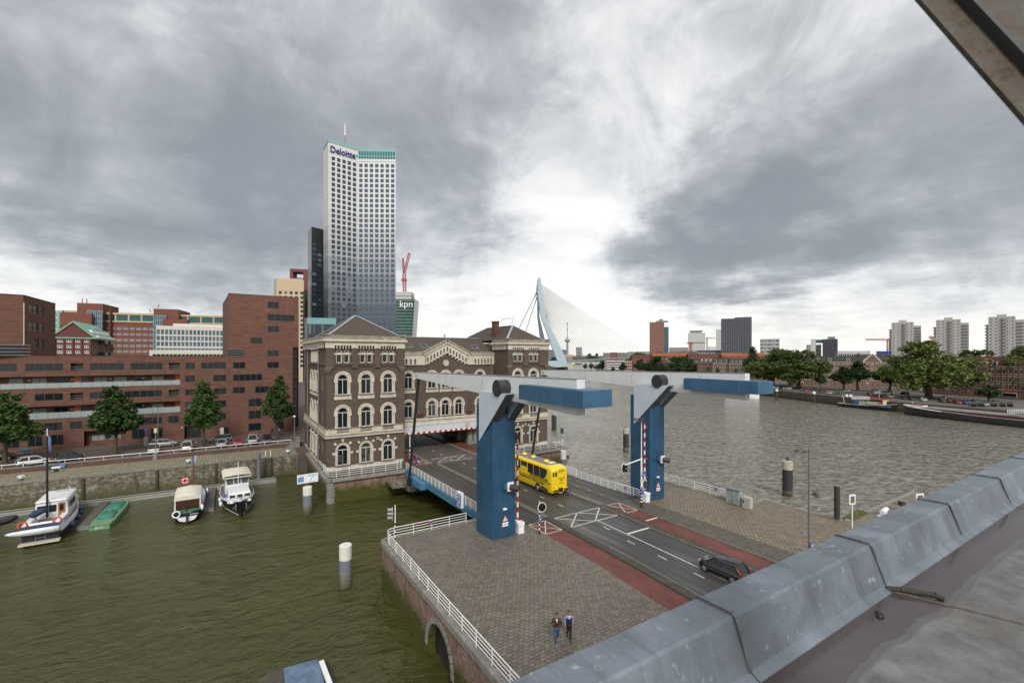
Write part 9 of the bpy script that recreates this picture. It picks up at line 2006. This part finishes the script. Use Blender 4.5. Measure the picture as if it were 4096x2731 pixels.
for (x0,y0,x1,y1) in ((3.72,yb-.05,4.35,-.6),(6.9,yb-.05,7.6,-.8),(2.1,yb-.05,2.3,-1.)):
    n=14; R_=random.Random(3); P_=[(x0+(x1-x0)*i/n+R_.uniform(-.01,.01),y0+(y1-y0)*i/n,15.943) for i in range(n+1)]; m.tube(P_,.008,n=5)
m.build('membrane_joint',paint('joint_dark',(.09,.075,.06),.6,var=.4,vs=20),rs)
m = MB(); P_=[(3.70,1.235,15.955),(3.74,1.17,15.965),(3.80,1.10,15.96),(3.84,1.03,15.965),(3.86,.99,15.95)]; m.tube(P_,.018,n=8); o=m.build('mossy_strip',paint('dark_moss',(.03,.026,.02),.8,var=.5,vs=40)); tag(o,'dark mossy strip of debris lying across the roof gutter','debris')
m = MB(); m.ball((3.30,1.13,15.948),.028,8,5,sc=(1.2,.7,.35)); m.ball((3.33,1.15,15.95),.018,7,5,sc=(1,.6,.5)); o=m.build('dead_leaf',paint('black_leaf',(.012,.01,.009),.5,var=0)); tag(o,'small black clump of wet leaves in the roof gutter','leaves')
# own building below the roof
bw = thing('warehouse_wall','brick wall of the building the picture is taken from, below the zinc parapet','wall',(10,0,0),world=True); m = MB(); m.box(1.2,24,-12,1.45,-.5,15.2); m.build('wall',BB,bw)
# rusty steel beam in the top right corner
def rusty():
    k = NT('rusty_painted_steel'); p = k.pos(); a = k.noise(p, 18, 6, .65); b = k.noise(k.map(p,(1,1,1)), 70, 4, .6); f = k.math('ADD',k.math('MULTIPLY',a,.75),k.math('MULTIPLY',b,.25))
    return k.set(k.ramp(f,[(.40,(.022,.014,.009)),(.49,(.06,.038,.02)),(.56,(.05,.045,.037)),(.7,(.085,.08,.072))]),.6,.1,.4)
sb_ = thing('steel_brace','rust stained diagonal steel brace very close to the viewer, cutting the top right corner','steel brace',at(3900,250,1.15),world=True)
e0 = at(3600,-110,1.25); e1 = at(4318,700,.98); dv = (e1-e0).normalized(); Fv = Vector((FW[0],FW[1],0)); nv = dv.cross(Fv).normalized()
if (nv.z < 0): nv = -nv
e0 = e0-dv*.5; e1 = e1+dv*1.2
m = MB(); m.obox((e0+e1)/2+nv*.045+Fv*.012, dv*(e1-e0).length/2, nv*.045, Fv*.006); m.build('flange',rusty(),sb_)
m = MB(); m.obox((e0+e1)/2+nv*.20+Fv*.03, dv*(e1-e0).length/2, nv*.115, Fv*.008); m.build('web',rusty(),sb_)
m = MB(); m.obox((e0+e1)/2+nv*.085-Fv*.0, dv*(e1-e0).length/2, nv*.006, Fv*.02); m.build('lip',DARKM,sb_)

# rubble at the river end of the portal terrace and concrete blocks below the deck
R_ = random.Random(11); m = MB()
for i in range(42): x=58+R_.uniform(0,4.5); m.ball((x,78+R_.uniform(-2.5,5),-4.4+max(0,(62.5-x))*.22*R_.uniform(.2,1)),R_.uniform(.35,.8),7,5,sc=(1,1,.6))
o=m.build('rubble_bank',mossy('rubble_stone',(.03,.028,.018),(.05,.047,.03),(.075,.07,.05),-3,2,(.03,.035,.01))); tag(o,'dark heap of wet stones in the river beside the portal terrace','rubble',kind='stuff')
t = thing('bearing_block','mossy concrete bearing ledge under the portal end of the deck','block',(24,69,-3),world=True); m = MB(); m.box(20.6,25.2,67.2,70.8,-2.5,-2.0); m.build('ledge',QUAYS,t); m = MB(); m.box(23.0,24.3,67.0,69.5,-3.3,-2.5); m.build('block',BLUEST,t)
